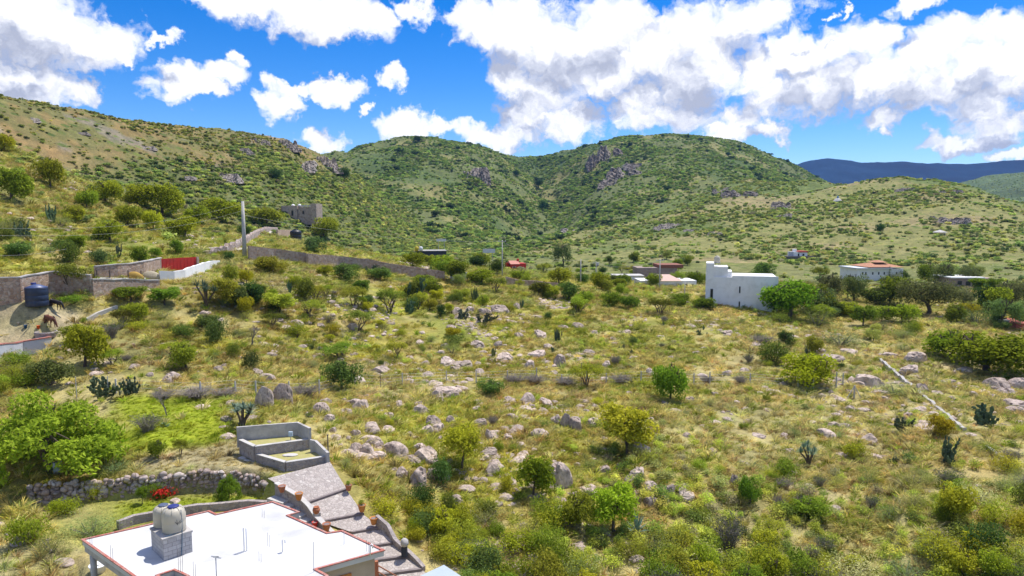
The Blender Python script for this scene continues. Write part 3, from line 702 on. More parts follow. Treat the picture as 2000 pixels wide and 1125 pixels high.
def rosette(name, seed, n, mats, H=1.0, wid=.07, trunk=0.0):
    """agave / yucca: stiff pointed blades around a heart"""
    r_ = random.Random(seed); mb = MB()
    heads = [(0, 0, trunk)] if trunk < .05 else [(r_.gauss(0, .3), r_.gauss(0, .3), trunk + r_.uniform(-.15, .3)) for _ in range(6)]
    for hx, hy, hz in heads:
        if trunk: mb.cur = 1; mb.tube([(0, 0, -.05), (hx * .4, hy * .4, hz * .55), (hx, hy, hz)], [.07, .055, .04], 6); mb.cur = 0
        for k in range(n):
            a = k * 2.399 + r_.gauss(0, .1); e = r_.uniform(.15, 1.35); L = (H if not trunk else .42) * r_.uniform(.8, 1.1); o = Vector((math.cos(a), math.sin(a), 0)); s = Vector((-math.sin(a), math.cos(a), 0))
            p0 = Vector((hx, hy, hz)); d = o * math.cos(e) + Vector((0, 0, 1)) * math.sin(e); p1 = p0 + d * L * .5; p2 = p1 + (d + Vector((0, 0, -.18 * math.cos(e)))).normalized() * L * .5; w = wid * (1 if not trunk else .35)
            up = s.cross(d).normalized() * w * .35
            mb.add([p0 - s * w * .6, p0 + s * w * .6, p1 + s * w + up, p1 - up * .3, p1 - s * w + up, p2], [(0, 1, 2, 3), (0, 3, 4), (2, 5, 3), (3, 5, 4)])
    me = bpy.data.meshes.new(name); me.from_pydata(mb.v, [], mb.f); me.polygons.foreach_set('material_index', mb.m); me.update()
    for m_ in mats: me.materials.append(m_)
    return me

def tuft_mesh(name, seed, n, mats, H=.5, w=.012, spread=.28):
    g = np.random.default_rng(seed); a = g.random(n) * 6.28; q = g.random(n) ** .7 * spread; b = np.stack([np.cos(a) * q * .45, np.sin(a) * q * .45, np.full(n, -.03)], 1)
    h = H * (.55 + .6 * g.random(n)); t = b + np.stack([np.cos(a) * q * 1.6 + g.normal(size=n) * .06, np.sin(a) * q * 1.6 + g.normal(size=n) * .06, h], 1)
    m = (b + t) / 2 + np.stack([-np.cos(a) * q * .25, -np.sin(a) * q * .25, h * .12], 1); s = np.stack([-np.sin(a + 1), np.cos(a + 1), np.zeros(n)], 1) * w
    v = np.stack([b - s, b + s, m + s * .9, m - s * .9, t], 1).reshape(-1, 3); k = np.arange(n)[:, None] * 5
    return mesh_np(name, v, [k + np.array([[0, 1, 2, 3]]), k + np.array([[3, 2, 4]])], mats=mats)

def _ico(sub):
    bm = bmesh.new(); bmesh.ops.create_icosphere(bm, subdivisions=sub, radius=1); v = np.array([p.co[:] for p in bm.verts]); f = np.array([[q.index for q in p.verts] for p in bm.faces]); bm.free(); return v, f
ICO4, ICO3, ICO2 = _ico(5), _ico(4), _ico(2)
def boulder_mesh(name, seed, mat, flat=.75, cuts=9, ico=None, rough=1.0):
    """weathered granite: planes sheared off a lump, cracks and pits"""
    g = np.random.default_rng(seed); v, f = ico or ICO3; v = v.copy(); d = v.copy()
    v *= np.array([1, g.uniform(.7, 1.0), flat])
    for k in range(cuts):
        n = g.normal(size=3); n[2] = abs(n[2]) * .8; n /= np.linalg.norm(n); h = g.uniform(.55, .88) * (abs(n * np.array([1, .85, flat])).sum() * .62 + .1); s = v @ n - h; v = v - np.outer(np.maximum(s, 0) * .92, n)
    for sc, amp in ((2.0, .07), (5, .035), (11, .018), (23, .010)):
        w = g.normal(size=(5, 3)) * sc; ph = g.random(5) * 6.28; k = np.sin(v @ w.T + ph).mean(1); v = v + d * (k * amp * rough)[:, None]
    w = g.normal(size=3); w[2] *= .4; w *= 3.4 / np.linalg.norm(w); cr = np.abs(np.sin(v @ w + np.sin(v @ (g.normal(size=3) * 3)) * .8)); v = v - d * (np.clip(.16 - cr, 0, .16) * 1.0)[:, None]; w2 = g.normal(size=3) * 2.2; v = v - d * (np.clip(.10 - np.abs(np.sin(v @ w2 + 1)), 0, .1) * 1.2)[:, None]
    return mesh_np(name, v, f, smooth=False, mats=[mat])

def rockmat(name, c1, c2, c3):
    m, nt, out = new_mat(name); L = nt.links
    tc = nt.nodes.new('ShaderNodeTexCoord').outputs['Object']; oi = nt.nodes.new('ShaderNodeObjectInfo')
    n = noise(nt, tc, 2.2, 8, .68); n2 = noise(nt, tc, 7, 6, .7); n3 = noise(nt, tc, 1.1, 4)
    col = ramp(nt, n.outputs[0], [(.28, c3), (.45, c2), (.62, c1), (.8, g3(c1, 1.15))]).outputs[0]
    col = mixc(nt, .75, col, ramp(nt, n2.outputs[0], [(.32, (.30, .30, .31)), (.52, (1, 1, 1))]).outputs[0], 'MULTIPLY')
    col = mixc(nt, ramp(nt, n3.outputs[0], [(.6, (0, 0, 0)), (.75, (.5, .5, .5))]).outputs[0], col, (.30, .27, .12))
    hs = nt.nodes.new('ShaderNodeHueSaturation'); L.new(col, hs.inputs['Color']); L.new(math_(nt, 'MULTIPLY_ADD', oi.outputs['Random'], .45, .72), hs.inputs['Value'])
    b = nt.nodes.new('ShaderNodeBsdfPrincipled'); b.inputs['Roughness'].default_value = .92; b.inputs['Specular IOR Level'].default_value = .15; L.new(hs.outputs[0], b.inputs['Base Color'])
    bp = nt.nodes.new('ShaderNodeBump'); bp.inputs['Strength'].default_value = .8; bp.inputs['Distance'].default_value = .08
    L.new(math_(nt, 'ADD', n.outputs[0], n2.outputs[0]), bp.inputs['Height']); L.new(bp.outputs[0], b.inputs['Normal']); L.new(b.outputs[0], out.inputs[0]); return m

BARK = surf('bark', (.16, .12, .09), (.08, .06, .045), 6, .95, .6)
GREYTWIG = surf('grey_twigs', (.30, .26, .23), (.17, .145, .13), 3, .95, 0)
LEAF = leafmat('leaf', (.42, .44, .050), (.21, .24, .026), .5)
LEAFD = leafmat('leaf_dark', (.15, .20, .05), (.07, .105, .025), .32)
LEAFG = leafmat('leaf_grey', (.39, .41, .14), (.20, .225, .07), .38)
CACT = leafmat('cactus_skin', (.16, .20, .12), (.10, .13, .08), .0)
AGAVE = leafmat('agave_blade', (.27, .33, .24), (.15, .20, .15), .05)
ROCK = rockmat('granite', (.66, .535, .455), (.48, .385, .32), (.20, .16, .14))

def proto(kind, *meshes): PROTO.setdefault(kind, []).append(meshes)
for s in range(6): proto('shrub', bush_mesh('shrub_leaves', 100 + s, 2300, (.050, .04)[s % 2], [LEAF, BARK], 7 + s, .8 + .1 * s, spiky=(.35, .8)[s % 2], twigs=22))
for s in range(3): proto('fine', bush_mesh('fine_shrub_leaves', 120 + s, 2800, .036, [LEAFG, GREYTWIG], 9, .95, spiky=.9, twigs=30, aspect=.35))
for s in range(3): proto('dark', bush_mesh('dark_shrub_leaves', 140 + s, 2300, .048, [LEAFD, BARK], 10, .95, spiky=.1))
for s in range(3): proto('dry', stick_mesh('brushwood', 160 + s, 150, [LEAFG, GREYTWIG], 1.0, 160, .03, .75))
for s in range(2): proto('thorn', stick_mesh('thorn_stems', 170 + s, 110, [LEAFD, GREYTWIG], 1.1, 800, .035, .8))
for s in range(3): proto('round', *tree_meshes('round_tree', 200 + s, 4200, .058, [LEAF, BARK], 'round', 2.0))
for s in range(3): proto('low', *tree_meshes('low_tree', 220 + s, 4200, .055, [LEAF, BARK], 'low', 1.7))
for s in range(3): proto('umbrella', *tree_meshes('umbrella_tree', 240 + s, 2600, .040, [LEAF, BARK], 'umbrella', 1.5))
for s in range(2): proto('darktree', *tree_meshes('dark_tree', 260 + s, 4000, .055, [LEAFD, BARK], 'low', 1.8))
for s in range(2): proto('greytree', *tree_meshes('pepper_tree', 280 + s, 4500, .050, [LEAFG, BARK], 'low', 1.7, .3))
proto('cypress', *tree_meshes('cypress', 300, 2200, .11, [LEAFD, BARK], 'cypress', 9.0))
proto('bigleaf', *tree_meshes('leafy_tree', 310, 15000, .040, [LEAF, BARK], 'wide', 1.5, .36))
for s in range(3): proto('nopal', pad_cactus('prickly_pear_pads', 320 + s, 190, [CACT]))
for s in range(3): proto('club', club_cactus('cactus_arms', 330 + s, [CACT]))
for s in range(2): proto('agave', rosette('agave_blades', 340 + s, 30, [AGAVE]))
for s in range(2): proto('yucca', rosette('yucca_head', 350 + s, 34, [AGAVE, BARK], trunk=.75))
def bare_tree(seed):
    r_ = random.Random(seed); segs = []; ends = []
    for k in range(2): branch_segs(r_, Vector((r_.gauss(0, .05), 0, -.1)), Vector((r_.gauss(0, .35), r_.gauss(0, .35), 1)).normalized(), .75, .06, 3, .55, .2, segs, ends)
    for e in ends: segs += [(e, e + Vector((r_.gauss(0, .15), r_.gauss(0, .15), r_.uniform(0, .25))), .014, .005) for _ in range(3)]
    v, f = twig_np(segs); return mesh_np('bare_branches', v, f, mats=[GREYTWIG])
for s in range(2): proto('bare', bare_tree(360 + s))
for s in range(8): proto('boulder', boulder_mesh('boulder', 400 + s, ROCK, (.75, .6, .85, .7, .55, .8, .65, 1.0)[s], 7 + s))
for s in range(2): proto('tall', boulder_mesh('tall_boulder', 420 + s, ROCK, 1.5, 6))
for s in range(2): proto('slab', boulder_mesh('rock_slab', 430 + s, ROCK, .32, 5))
def cliff_mesh(name, seed, mat):
    """broken cliff: several ledges one above the other, each with upright fissures and a ragged top; y runs into the hill"""
    g = np.random.default_rng(seed); V = []; Q = []; n0 = 0
    def rid(x, f, k): return np.abs(((x * f + k + .2 * np.sin(x * f * 1.7 + k)) % 1.0) - .5) * 2
    for s in range(9):
        wd = g.uniform(.16, .5); cx = g.uniform(-1 + wd, 1 - wd); z0 = g.uniform(-.05, .62) * (1 - .5 * abs(cx)); hh = g.uniform(.26, .5); nx, nz = int(30 + 90 * wd), 14
        u, w = np.meshgrid(np.linspace(-1, 1, nx), np.linspace(0, 1, nz)); X = cx + u * wd
        env = np.sqrt(np.clip(1 - np.abs(u) ** 2.5, 0, 1)); top = (.62 + .3 * fbm(X * 3, X * 0 + s, 1, 3, seed + s) + .10 * fbm(X * 14, X * 0, 1, 2, seed)) * env
        k = g.random() * 9; dep = np.zeros_like(u)
        for f, am in ((3.1, .22), (7.3, .16), (17, .08)): dep += am * np.minimum(rid(X + .03 * np.sin(w * 5), f, k), .8)
        y = 2.1 * z0 + w * hh * .5 - dep * (.3 + .7 * env) + .10 * fbm(X * 8, w * 3 + s, 1, 4, seed + 2) - .12 * np.floor(w * 2.99 + .5 * fbm(X * 4, w * 0, 1, 2, seed + 9)) * -1
        z = z0 - .25 * (1 - w) + w * hh * top
        v = np.stack([X, y, z], -1).reshape(-1, 3); back = np.stack([X[-1], y[-1] + 1.0, z[-1] - .1], -1)
        i = np.arange(nz - 1)[:, None] * nx; j = np.arange(nx - 1)[None]; Q.append(n0 + np.stack([i + j, i + j + 1, i + nx + j + 1, i + nx + j], -1).reshape(-1, 4))
        t0 = (nz - 1) * nx; kk = np.arange(nx - 1); Q.append(n0 + np.stack([t0 + kk, t0 + kk + 1, nz * nx + kk + 1, nz * nx + kk], -1)); V += [v, back]; n0 += len(v) + nx
    return mesh_np(name, np.concatenate(V), [np.concatenate(Q)], smooth=False, mats=[mat])
CLIFFM = rockmat('cliff_rock', (.46, .40, .35), (.33, .285, .25), (.15, .13, .12))
for s in range(5): proto('outcrop', cliff_mesh('rock_outcrop', 440 + s, CLIFFM))

NAMES = {'shrub': ('shrub', 'shrub'), 'fine': ('shrub', 'shrub'), 'dark': ('dark_shrub', 'shrub'), 'dry': ('dry_shrub', 'dry shrub'), 'thorn': ('thorn_shrub', 'thorn shrub'), 'round': ('tree', 'tree'), 'low': ('low_tree', 'tree'),
 'umbrella': ('umbrella_tree', 'tree'), 'darktree': ('dark_tree', 'tree'), 'greytree': ('pepper_tree', 'tree'), 'cypress': ('cypress_tree', 'tree'), 'bigleaf': ('leafy_tree', 'tree'), 'nopal': ('prickly_pear', 'cactus'), 'club': ('branching_cactus', 'cactus'),
 'agave': ('agave', 'agave'), 'yucca': ('yucca', 'yucca'), 'bare': ('bare_tree', 'bare tree'), 'boulder': ('boulder', 'boulder'), 'tall': ('boulder', 'boulder'), 'slab': ('rock_slab', 'rock slab'), 'outcrop': ('rock_outcrop', 'rock outcrop')}
PH = {k: float(max(v.co.z for m in PROTO[k][0] for v in m.vertices)) for k in PROTO}
AUTO = []      # (object, kind, px, py, size in px, tint) labelled at the end
def plant(kind, px, py, w, h, tint=(1, 1, 1), label=None, group=None, var=None, rz=None, p=None, sink=0.0, ztop=None, real=None):
    """a plant or rock whose foot is seen at pixel (px, py), w and h in photo pixels"""
    p = p if p is not None else at(px, py); m = mpp(p); ms = PROTO[kind]; ms = ms[(var if var is not None else random.randrange(len(ms))) % len(ms)]
    W = w * m / 2; ang = math.atan2(CZ - p.z, math.hypot(p.x, p.y)); Hm = max(h * m / max(math.cos(ang), .5) - W * (1.5 if kind in ('boulder', 'tall', 'slab') else .7) * math.sin(max(ang, 0)), W * (.5 if kind == 'boulder' else .3))
    if real: W, Hm = real
    hz = float(max(v.co.z for v in ms[-1].vertices)) if kind not in ('boulder', 'tall', 'slab', 'outcrop') else None
    name, cat = NAMES[kind]
    if kind == 'outcrop':
        o = link(bpy.data.objects.new(name, ms[0])); o.location = (p.x, p.y, p.z - .3); o.scale = (W * 1.05, h * m * .8, h * m * .95); o.rotation_euler = (0, 0, -math.atan2(p.x, p.y) + random.uniform(-.35, .35))
    elif kind in ('boulder', 'tall', 'slab'):
        zz = np.array([v.co.z for v in ms[0].vertices]); s = (W * 1.12, W * 1.12, Hm / (zz.max() * 1.35)); off = s[2] * zz.max() * .12
        o = link(bpy.data.objects.new(name, ms[0])); o.location = (p.x, p.y, p.z + off - sink); o.scale = s; o.rotation_euler = (0, 0, rz if rz is not None else random.uniform(0, 6.28))
    else:
        s = (W * 1.02, W * 1.02, Hm / hz)
        if len(ms) == 1: o = link(bpy.data.objects.new(name, ms[0])); o.color = (*tint, 1)
        else:
            o = empty(name)
            for n_, me in zip(('trunk', 'crown'), ms):
                c = link(bpy.data.objects.new(n_, me)); c.parent = o; c.color = (*tint, 1)
        o.location = (p.x, p.y, p.z - sink); o.scale = s; o.rotation_euler = (0, 0, rz if rz is not None else random.uniform(0, 6.28))
    o['category'] = cat
    if group: o['group'] = group
    if label: o['label'] = label; LAND.append((px, py, label))
    else: AUTO.append((o, kind, px, py - h / 2, w, tint))
    OCC.append((px, py, w, h, p.x, p.y, W))
    return o
LAND = []; OCC = []
# ------------------------------------------------------------------ scatter: only for cover nobody could count
def scatter(name, pts, scale, rot, tint, idx, protos, label):
    hid = bpy.data.collections.new(name + '_kinds')
    for i, me in enumerate(protos): hid.objects.link(bpy.data.objects.new('%s_kind_%02d' % (name, i), me))
    me = bpy.data.meshes.new(name); n = len(pts); me.vertices.add(n); me.vertices.foreach_set('co', np.asarray(pts, np.float32).ravel())
    for an, ty, key, val in (('size', 'FLOAT_VECTOR', 'vector', scale), ('turn', 'FLOAT', 'value', rot), ('tint', 'FLOAT_COLOR', 'color', np.concatenate([tint, np.ones((n, 1))], 1)), ('which', 'INT', 'value', idx)):
        a = me.attributes.new(an, ty, 'POINT'); a.data.foreach_set(key, np.asarray(val, np.int32 if ty == 'INT' else np.float32).ravel())
    o = link(bpy.data.objects.new(name, me)); o['kind'] = 'stuff'; o['label'] = label
    ng = bpy.data.node_groups.new(name, 'GeometryNodeTree'); ng.interface.new_socket('Geometry', in_out='INPUT', socket_type='NodeSocketGeometry'); ng.interface.new_socket('Geometry', in_out='OUTPUT', socket_type='NodeSocketGeometry')
    gi = ng.nodes.new('NodeGroupInput'); go = ng.nodes.new('NodeGroupOutput'); ip = ng.nodes.new('GeometryNodeInstanceOnPoints'); ci = ng.nodes.new('GeometryNodeCollectionInfo')
    ci.inputs[0].default_value = hid; ci.inputs['Separate Children'].default_value = True; ci.inputs['Reset Children'].default_value = True
    def att(nm, ty):
        a = ng.nodes.new('GeometryNodeInputNamedAttribute'); a.data_type = ty; a.inputs[0].default_value = nm; return a.outputs[0]
    cx = ng.nodes.new('ShaderNodeCombineXYZ'); ng.links.new(att('turn', 'FLOAT'), cx.inputs[2])
    ng.links.new(gi.outputs[0], ip.inputs['Points']); ng.links.new(ci.outputs[0], ip.inputs['Instance']); ip.inputs['Pick Instance'].default_value = True
    ng.links.new(att('which', 'INT'), ip.inputs['Instance Index']); ng.links.new(cx.outputs[0], ip.inputs['Rotation']); ng.links.new(att('size', 'FLOAT_VECTOR'), ip.inputs['Scale'])
    ng.links.new(ip.outputs[0], go.inputs[0]); md = o.modifiers.new('scatter', 'NODES'); md.node_group = ng
    return o

def sample_cells(dens, rmin, rmax, seed, amax=.66):
    """random ground points in the seen cells of the terrain, dens(x, y, r, lay) per square metre"""
    g = np.random.default_rng(seed); T = TERR; nd = T['nd']; sl = np.s_[1:-1, :nd - 1]
    X, Y, Rr, lay, vis = T['X'][sl], T['Y'][sl], T['R'][sl], T['lay'][sl], T['vis'][sl]
    dr = (T['rr'][2:] - T['rr'][1:-1])[:, None]; area = Rr * math.radians(.145) * dr
    m = vis & (Rr > rmin) & (Rr < rmax) & (np.abs(np.arctan2(X, Y)) < amax)
    i, j = np.nonzero(m); lam = dens(X[i, j], Y[i, j], Rr[i, j], lay[i, j]) * area[i, j]; k = g.poisson(np.maximum(lam, 0))
    i = np.repeat(i, k); j = np.repeat(j, k); r = Rr[i, j] + g.random(len(i)) * dr[i, 0]; a = T['az'][j] + g.random(len(i)) * math.radians(.145)
    x = np.sin(a) * r; y = np.cos(a) * r
    u = (r - Rr[i, j]) / dr[i, 0]; w = (a - T['az'][j]) / math.radians(.145); Z = T['Z']; ii = i + 1
    z = (Z[ii, j] * (1 - w) + Z[ii, j + 1] * w) * (1 - u) + (Z[ii + 1, j] * (1 - w) + Z[ii + 1, j + 1] * w) * u
    return x, y, z, lay[i, j]

ALLOW = lambda x, y, m=.3: (poly_sd(x, y, DRIVE) < -.9 - m) & (poly_sd(x, y, PAD) < -m) & (poly_sd(x, y, BEDS[0]) < -m) & (poly_sd(x, y, BEDS[1]) < -m)
def do_scatter():
    GR = leafmat('grass_blade', (1.82, 1.74, 1.35), (1.45, 1.40, 1.1), .45, inst=True)
    SH = leafmat('scrub_leaf', (2.5, 2.5, 2.0), (1.5, 1.55, 1.3), .45, inst=True)
    tu = [tuft_mesh('tuft%d' % s, 500 + s, 26, [GR], .24 + .05 * s, .02) for s in range(5)]
    def d1(x, y, r, l):
        n = fbm(x, y, 8, 3, 41); bare = ground_colour(x, y)[1]
        return np.where(l <= 1, 4.6 * np.clip(60 / r, .3, 1.1) * np.clip(.75 + .9 * n, .12, 2), 0) * (1 - bare * .93) * ALLOW(x, y)
    x, y, z, l = sample_cells(d1, 26, 215, 1)
    n = len(x); g = np.random.default_rng(3); r = np.hypot(x, y)
    c, _ = ground_colour(x, y); c = c * (.62 + .75 * g.random((n, 1))); c = c * (1 + .25 * (g.random((n, 3)) - .5))
    k = g.random(n) < .18; c[k] = np.array((.54, .48, .22)) * (.7 + .5 * g.random((k.sum(), 1)))
    k = g.random(n) < .16; c[k] = np.array((.20, .25, .03)) * (.7 + .6 * g.random((k.sum(), 1)))
    s = (.75 + .8 * g.random(n) ** 2) * (1 + r / 160); sc = np.stack([s * 1.15, s * 1.15, s * (.55 + .5 * g.random(n))], 1)
    scatter('grass', np.stack([x, y, z], 1), sc, g.random(n) * 6.28, c, g.integers(0, 5, n), tu, 'tall dry and green grass covering the stony slope')
    print('grass', n)
    # short turf of the two lawns
    def d1b(x, y, r, l): return np.where(r < 75, 9.0, 0) * (ground_colour(x, y)[1] > .4) * (poly_sd(x, y, DRIVE) < -.5) * (poly_sd(x, y, PEN) < 0)
    x, y, z, l = sample_cells(d1b, 30, 75, 2); n = len(x); c, _ = ground_colour(x, y); c = c * (.65 + .6 * g.random((n, 1))); s = .26 + .16 * g.random(n)
    ok = ~((poly_sd(x, y, PAD) > 0) & (poly_sd(x, y, HOUSE) > -.2)); x, y, z, c, s = x[ok], y[ok], z[ok], c[ok], s[ok]; n = len(x)
    scatter('lawn_grass', np.stack([x, y, z], 1), np.stack([s * 1.4, s * 1.4, s], 1), g.random(n) * 6.28, c, g.integers(0, 5, n), tu, 'short bright grass of the garden lawns')
    # low brush between the countable shrubs
    bl = [bush_mesh('brush%d' % s, 520 + s, 420, .085, [SH, GREYTWIG], 7, .9, spiky=.35, twigs=6) for s in range(4)]
    def d2(x, y, r, l):
        n = fbm(x, y, 16, 3, 42); low = sstep(75, 45, r) * sstep(-.1, .25, np.arctan2(x, y)); return np.where(l <= 1, (.17 * np.clip(.3 + 1.6 * n, 0, 2) + 1.3 * low * np.clip(.6 + n, .1, 1.5)) * (1 + .9 * sstep(130, 190, r)), 0) * (1 - ground_colour(x, y)[1]) * ALLOW(x, y, .8)
    x, y, z, l = sample_cells(d2, 30, 240, 5); n = len(x); r = np.hypot(x, y)
    pal = np.array([(.20, .23, .045), (.25, .27, .05), (.10, .13, .035), (.19, .20, .08), (.30, .28, .07), (.17, .15, .10), (.07, .095, .03)]); c = pal[g.choice(7, n, p=(.26, .24, .12, .16, .12, .06, .04))] * (1.0 + .55 * g.random((n, 1)))
    s = (.28 + .5 * g.random(n) ** 1.5) * (1 + .35 * sstep(75, 45, r) * sstep(-.1, .25, np.arctan2(x, y))); sc = np.stack([s, s, s * (.7 + .5 * g.random(n))], 1)
    scatter('low_brush', np.stack([x, y, z], 1), sc, g.random(n) * 6.28, c, g.integers(0, 4, n), bl, 'low green and grey brush growing through the grass')
    print('brush', n)
    # loose stones
    st = [boulder_mesh('stone%d' % s, 540 + s, ROCK, .6, 7, ICO2) for s in range(4)]
    def d3(x, y, r, l):
        n = fbm(x, y, 12, 4, 43); mid = np.exp(-((x - 8) / 28.) ** 2) + .25; return np.where(l <= 1, 2.0 * np.clip(n * 2.0 + .05, 0, 1.6) * mid, 0) * (1 - ground_colour(x, y)[1]) * ALLOW(x, y)
    x, y, z, l = sample_cells(d3, 30, 190, 6); n = len(x); s = .12 + .62 * g.random(n) ** 3.2
    scatter('loose_stones', np.stack([x, y, z], 1), np.stack([s * 1.2, s, s * .8], 1), g.random(n) * 6.28, np.ones((n, 3)), g.integers(0, 4, n), st, 'small pale stones lying in the grass'); o_ = n
    print('stones', n)
    # scrub of the far hillsides
    fs = [bush_mesh('scrub%d' % s, 560 + s, 190, .16, [SH, GREYTWIG], 6, 1.0, twigs=3, aspect=.7) for s in range(5)]
    def d4(x, y, r, l):
        a = np.arctan2(x, y); n = fbm(x, y, 40, 4, 44); n2 = fbm(x, y, 11, 3, 45); k = lambda s: (l == HK.index(s) + 1)
        lowL = low_green(x, y, r, a)
        d = k('S') * .10 * np.clip(.5 + n, .1, 1.5) + k('L') * (.34 * np.clip(.55 + n * 1.4 + n2, .18, 2) + .24 * lowL) + (k('M1') | k('M2')) * .20 * np.clip(.75 + n * 1.1 + .8 * n2, .1, 2) + k('R') * (.21 * np.clip(.5 + n * 1.5 + n2, .08, 2)) + k('G') * .02 + k('F') * 0
        d = d + (l == 0) * (r > 215) * .07 * np.clip(.5 + n, .1, 2)
        return d
    x, y, z, l = sample_cells(d4, 150, 5200, 8); n = len(x); r = np.hypot(x, y); a = np.arctan2(x, y)
    pal = np.array([(.085, .115, .03), (.12, .16, .04), (.17, .20, .05), (.055, .08, .03), (.21, .21, .07), (.13, .13, .07)]); ki = g.choice(6, n, p=(.27, .25, .18, .14, .10, .06))
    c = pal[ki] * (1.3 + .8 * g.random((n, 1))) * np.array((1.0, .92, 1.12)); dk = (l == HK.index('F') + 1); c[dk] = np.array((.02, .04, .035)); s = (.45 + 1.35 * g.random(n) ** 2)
    m = (l == HK.index('M1') + 1) | (l == HK.index('M2') + 1); s = np.where(m, s * 1.25 + .3, s); c[m] *= np.array((.85, .95, .9)); s = np.where(dk, 8 + 5 * g.random(n), s)
    b = g.random(n) < .012; s = np.where(b & m, s * 2.2, s); c[b] = (.035, .055, .03)
    rd = (l == HK.index('L') + 1) & (low_green(x, y, r, a) < .4); s = np.where(rd, s * .75, s); c[rd] = c[rd] * np.array((.95, .85, .8))
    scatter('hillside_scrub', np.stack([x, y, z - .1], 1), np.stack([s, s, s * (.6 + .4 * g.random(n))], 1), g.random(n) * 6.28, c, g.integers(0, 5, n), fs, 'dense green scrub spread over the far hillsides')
    print('scrub', n)
# ------------------------------------------------------------------ buildings, walls and everything made by people
def thing(name, label, cat, loc=(0, 0, 0), rz=0, group=None):
    o = empty(name, loc, rz); tag(o, label, cat, group); q = proj(loc)
    if loc != (0, 0, 0): LAND.append((q[0], q[1], label))
    return o
def single(o, label, cat, group=None): return tag(o, label, cat, group)
def rel(o, p): return Vector(p) - o.location

PLASTER = surf('white_plaster', (.88, .87, .86), (.82, .81, .80), 1.2, .8, .12, stain=(.70, .68, .65))
ROOFW = surf('white_roof_coating', (.60, .60, .60), (.53, .53, .53), .55, .85, .12, 6, stain=(.40, .395, .39), stain_scale=.5)
BRICKEDGE = stonework('red_clay_tile', [(.52, .16, .12), (.60, .24, .19), (.46, .13, .10)], (.45, .28, .24), 4.5, .5)
BEIGE = surf('beige_render', (.50, .41, .31), (.44, .36, .27), 1.6, .9, .2, stain=(.36, .29, .22))
CONC = surf('concrete', (.52, .49, .47), (.38, .36, .34), 2.2, .92, .4, stain=(.20, .19, .18))
CONCP = surf('pale_concrete', (.56, .54, .51), (.44, .42, .40), 2.0, .92, .3, stain=(.32, .30, .28))
STONEW = stonework('masonry_stone', [(.55, .37, .27), (.68, .52, .42), (.40, .27, .20), (.60, .40, .28), (.74, .61, .51)], (.50, .40, .32), 3.2, .9)
STONEF = stonework('planter_stone', [(.42, .36, .34), (.54, .47, .44), (.34, .29, .28), (.48, .41, .37)], (.46, .41, .39), 4.5, .7)
PAVING = stonework('stone_paving', [(.52, .455, .42), (.60, .53, .49), (.43, .375, .345), (.66, .60, .55)], (.38, .33, .30), 5.0, .5)
BAND = surf('dark_paving_band', (.24, .20, .195), (.16, .135, .13), 4, .9, .4)
STEEL = surf('rusted_steel', (.16, .12, .10), (.10, .08, .07), 20, .7, .1)
GALV = surf('galvanised_steel', (.45, .46, .48), (.36, .37, .39), 6, .5, .05, spec=.5)
REDM = surf('red_painted_metal', (.62, .045, .028), (.55, .036, .025), 2, .55, .08, stain=(.34, .05, .035))
TANKC = surf('cream_plastic', (.50, .455, .37), (.46, .42, .34), 1.5, .5, .03, spec=.4)
TANKB = surf('blue_black_plastic', (.022, .035, .075), (.018, .028, .06), 1.5, .45, .05, spec=.5)
TANKK = surf('black_plastic', (.012, .013, .018), (.02, .02, .025), 1.5, .45, .05, spec=.5)
LIDB = surf('blue_lid', (.035, .045, .20), (.03, .04, .17), 2, .5, 0)
LIDG = surf('grey_lid', (.10, .12, .19), (.08, .10, .16), 2, .5, 0)
TERRA = surf('terracotta', (.46, .18, .09), (.36, .13, .07), 5, .85, .2)
TERRAO = surf('orange_glazed_clay', (.58, .24, .06), (.48, .18, .05), 5, .7, .1)
WOODR = surf('reddish_wood', (.34, .15, .08), (.26, .11, .06), 5, .8, .15)
GLASS = surf('dark_window_glass', (.02, .022, .025), (.03, .03, .034), 2, .2, 0, spec=.6)
DARKW = surf('dark_paint', (.035, .04, .055), (.05, .055, .07), 2, .7, .05)
TILE = stonework('orange_roof_tile', [(.55, .27, .16), (.62, .33, .21), (.48, .22, .13)], (.40, .2, .12), 3, .4, flat=(1, 3, 1))
WHITEP = surf('white_paint', (.80, .80, .80), (.74, .74, .75), 2, .6, .03)
def blockwork():
    m, nt, out = new_mat('concrete_block'); L = nt.links; tc = nt.nodes.new('ShaderNodeTexCoord').outputs['UV']
    br = nt.nodes.new('ShaderNodeTexBrick'); br.inputs['Scale'].default_value = 1; br.inputs['Brick Width'].default_value = .40; br.inputs['Row Height'].default_value = .20; br.inputs['Mortar Size'].default_value = .012
    br.inputs['Color1'].default_value = (.42, .40, .40, 1); br.inputs['Color2'].default_value = (.55, .53, .52, 1); br.inputs['Mortar'].default_value = (.26, .25, .25, 1); L.new(tc, br.inputs[0])
    o = nt.nodes.new('ShaderNodeTexCoord').outputs['Object']; n = noise(nt, o, 9, 6, .7)
    col = mixc(nt, .55, br.outputs[0], ramp(nt, n.outputs[0], [(.3, (.55, .55, .55)), (.65, (1, 1, 1))]).outputs[0], 'MULTIPLY')
    b = nt.nodes.new('ShaderNodeBsdfPrincipled'); b.inputs['Roughness'].default_value = .95; L.new(col, b.inputs['Base Color'])
    bp = nt.nodes.new('ShaderNodeBump'); bp.inputs['Strength'].default_value = .5; bp.inputs['Distance'].default_value = .02; L.new(br.outputs[1], bp.inputs['Height']); bp.invert = True; L.new(bp.outputs[0], b.inputs['Normal']); L.new(b.outputs[0], out.inputs[0]); return m
BLOCK = blockwork()

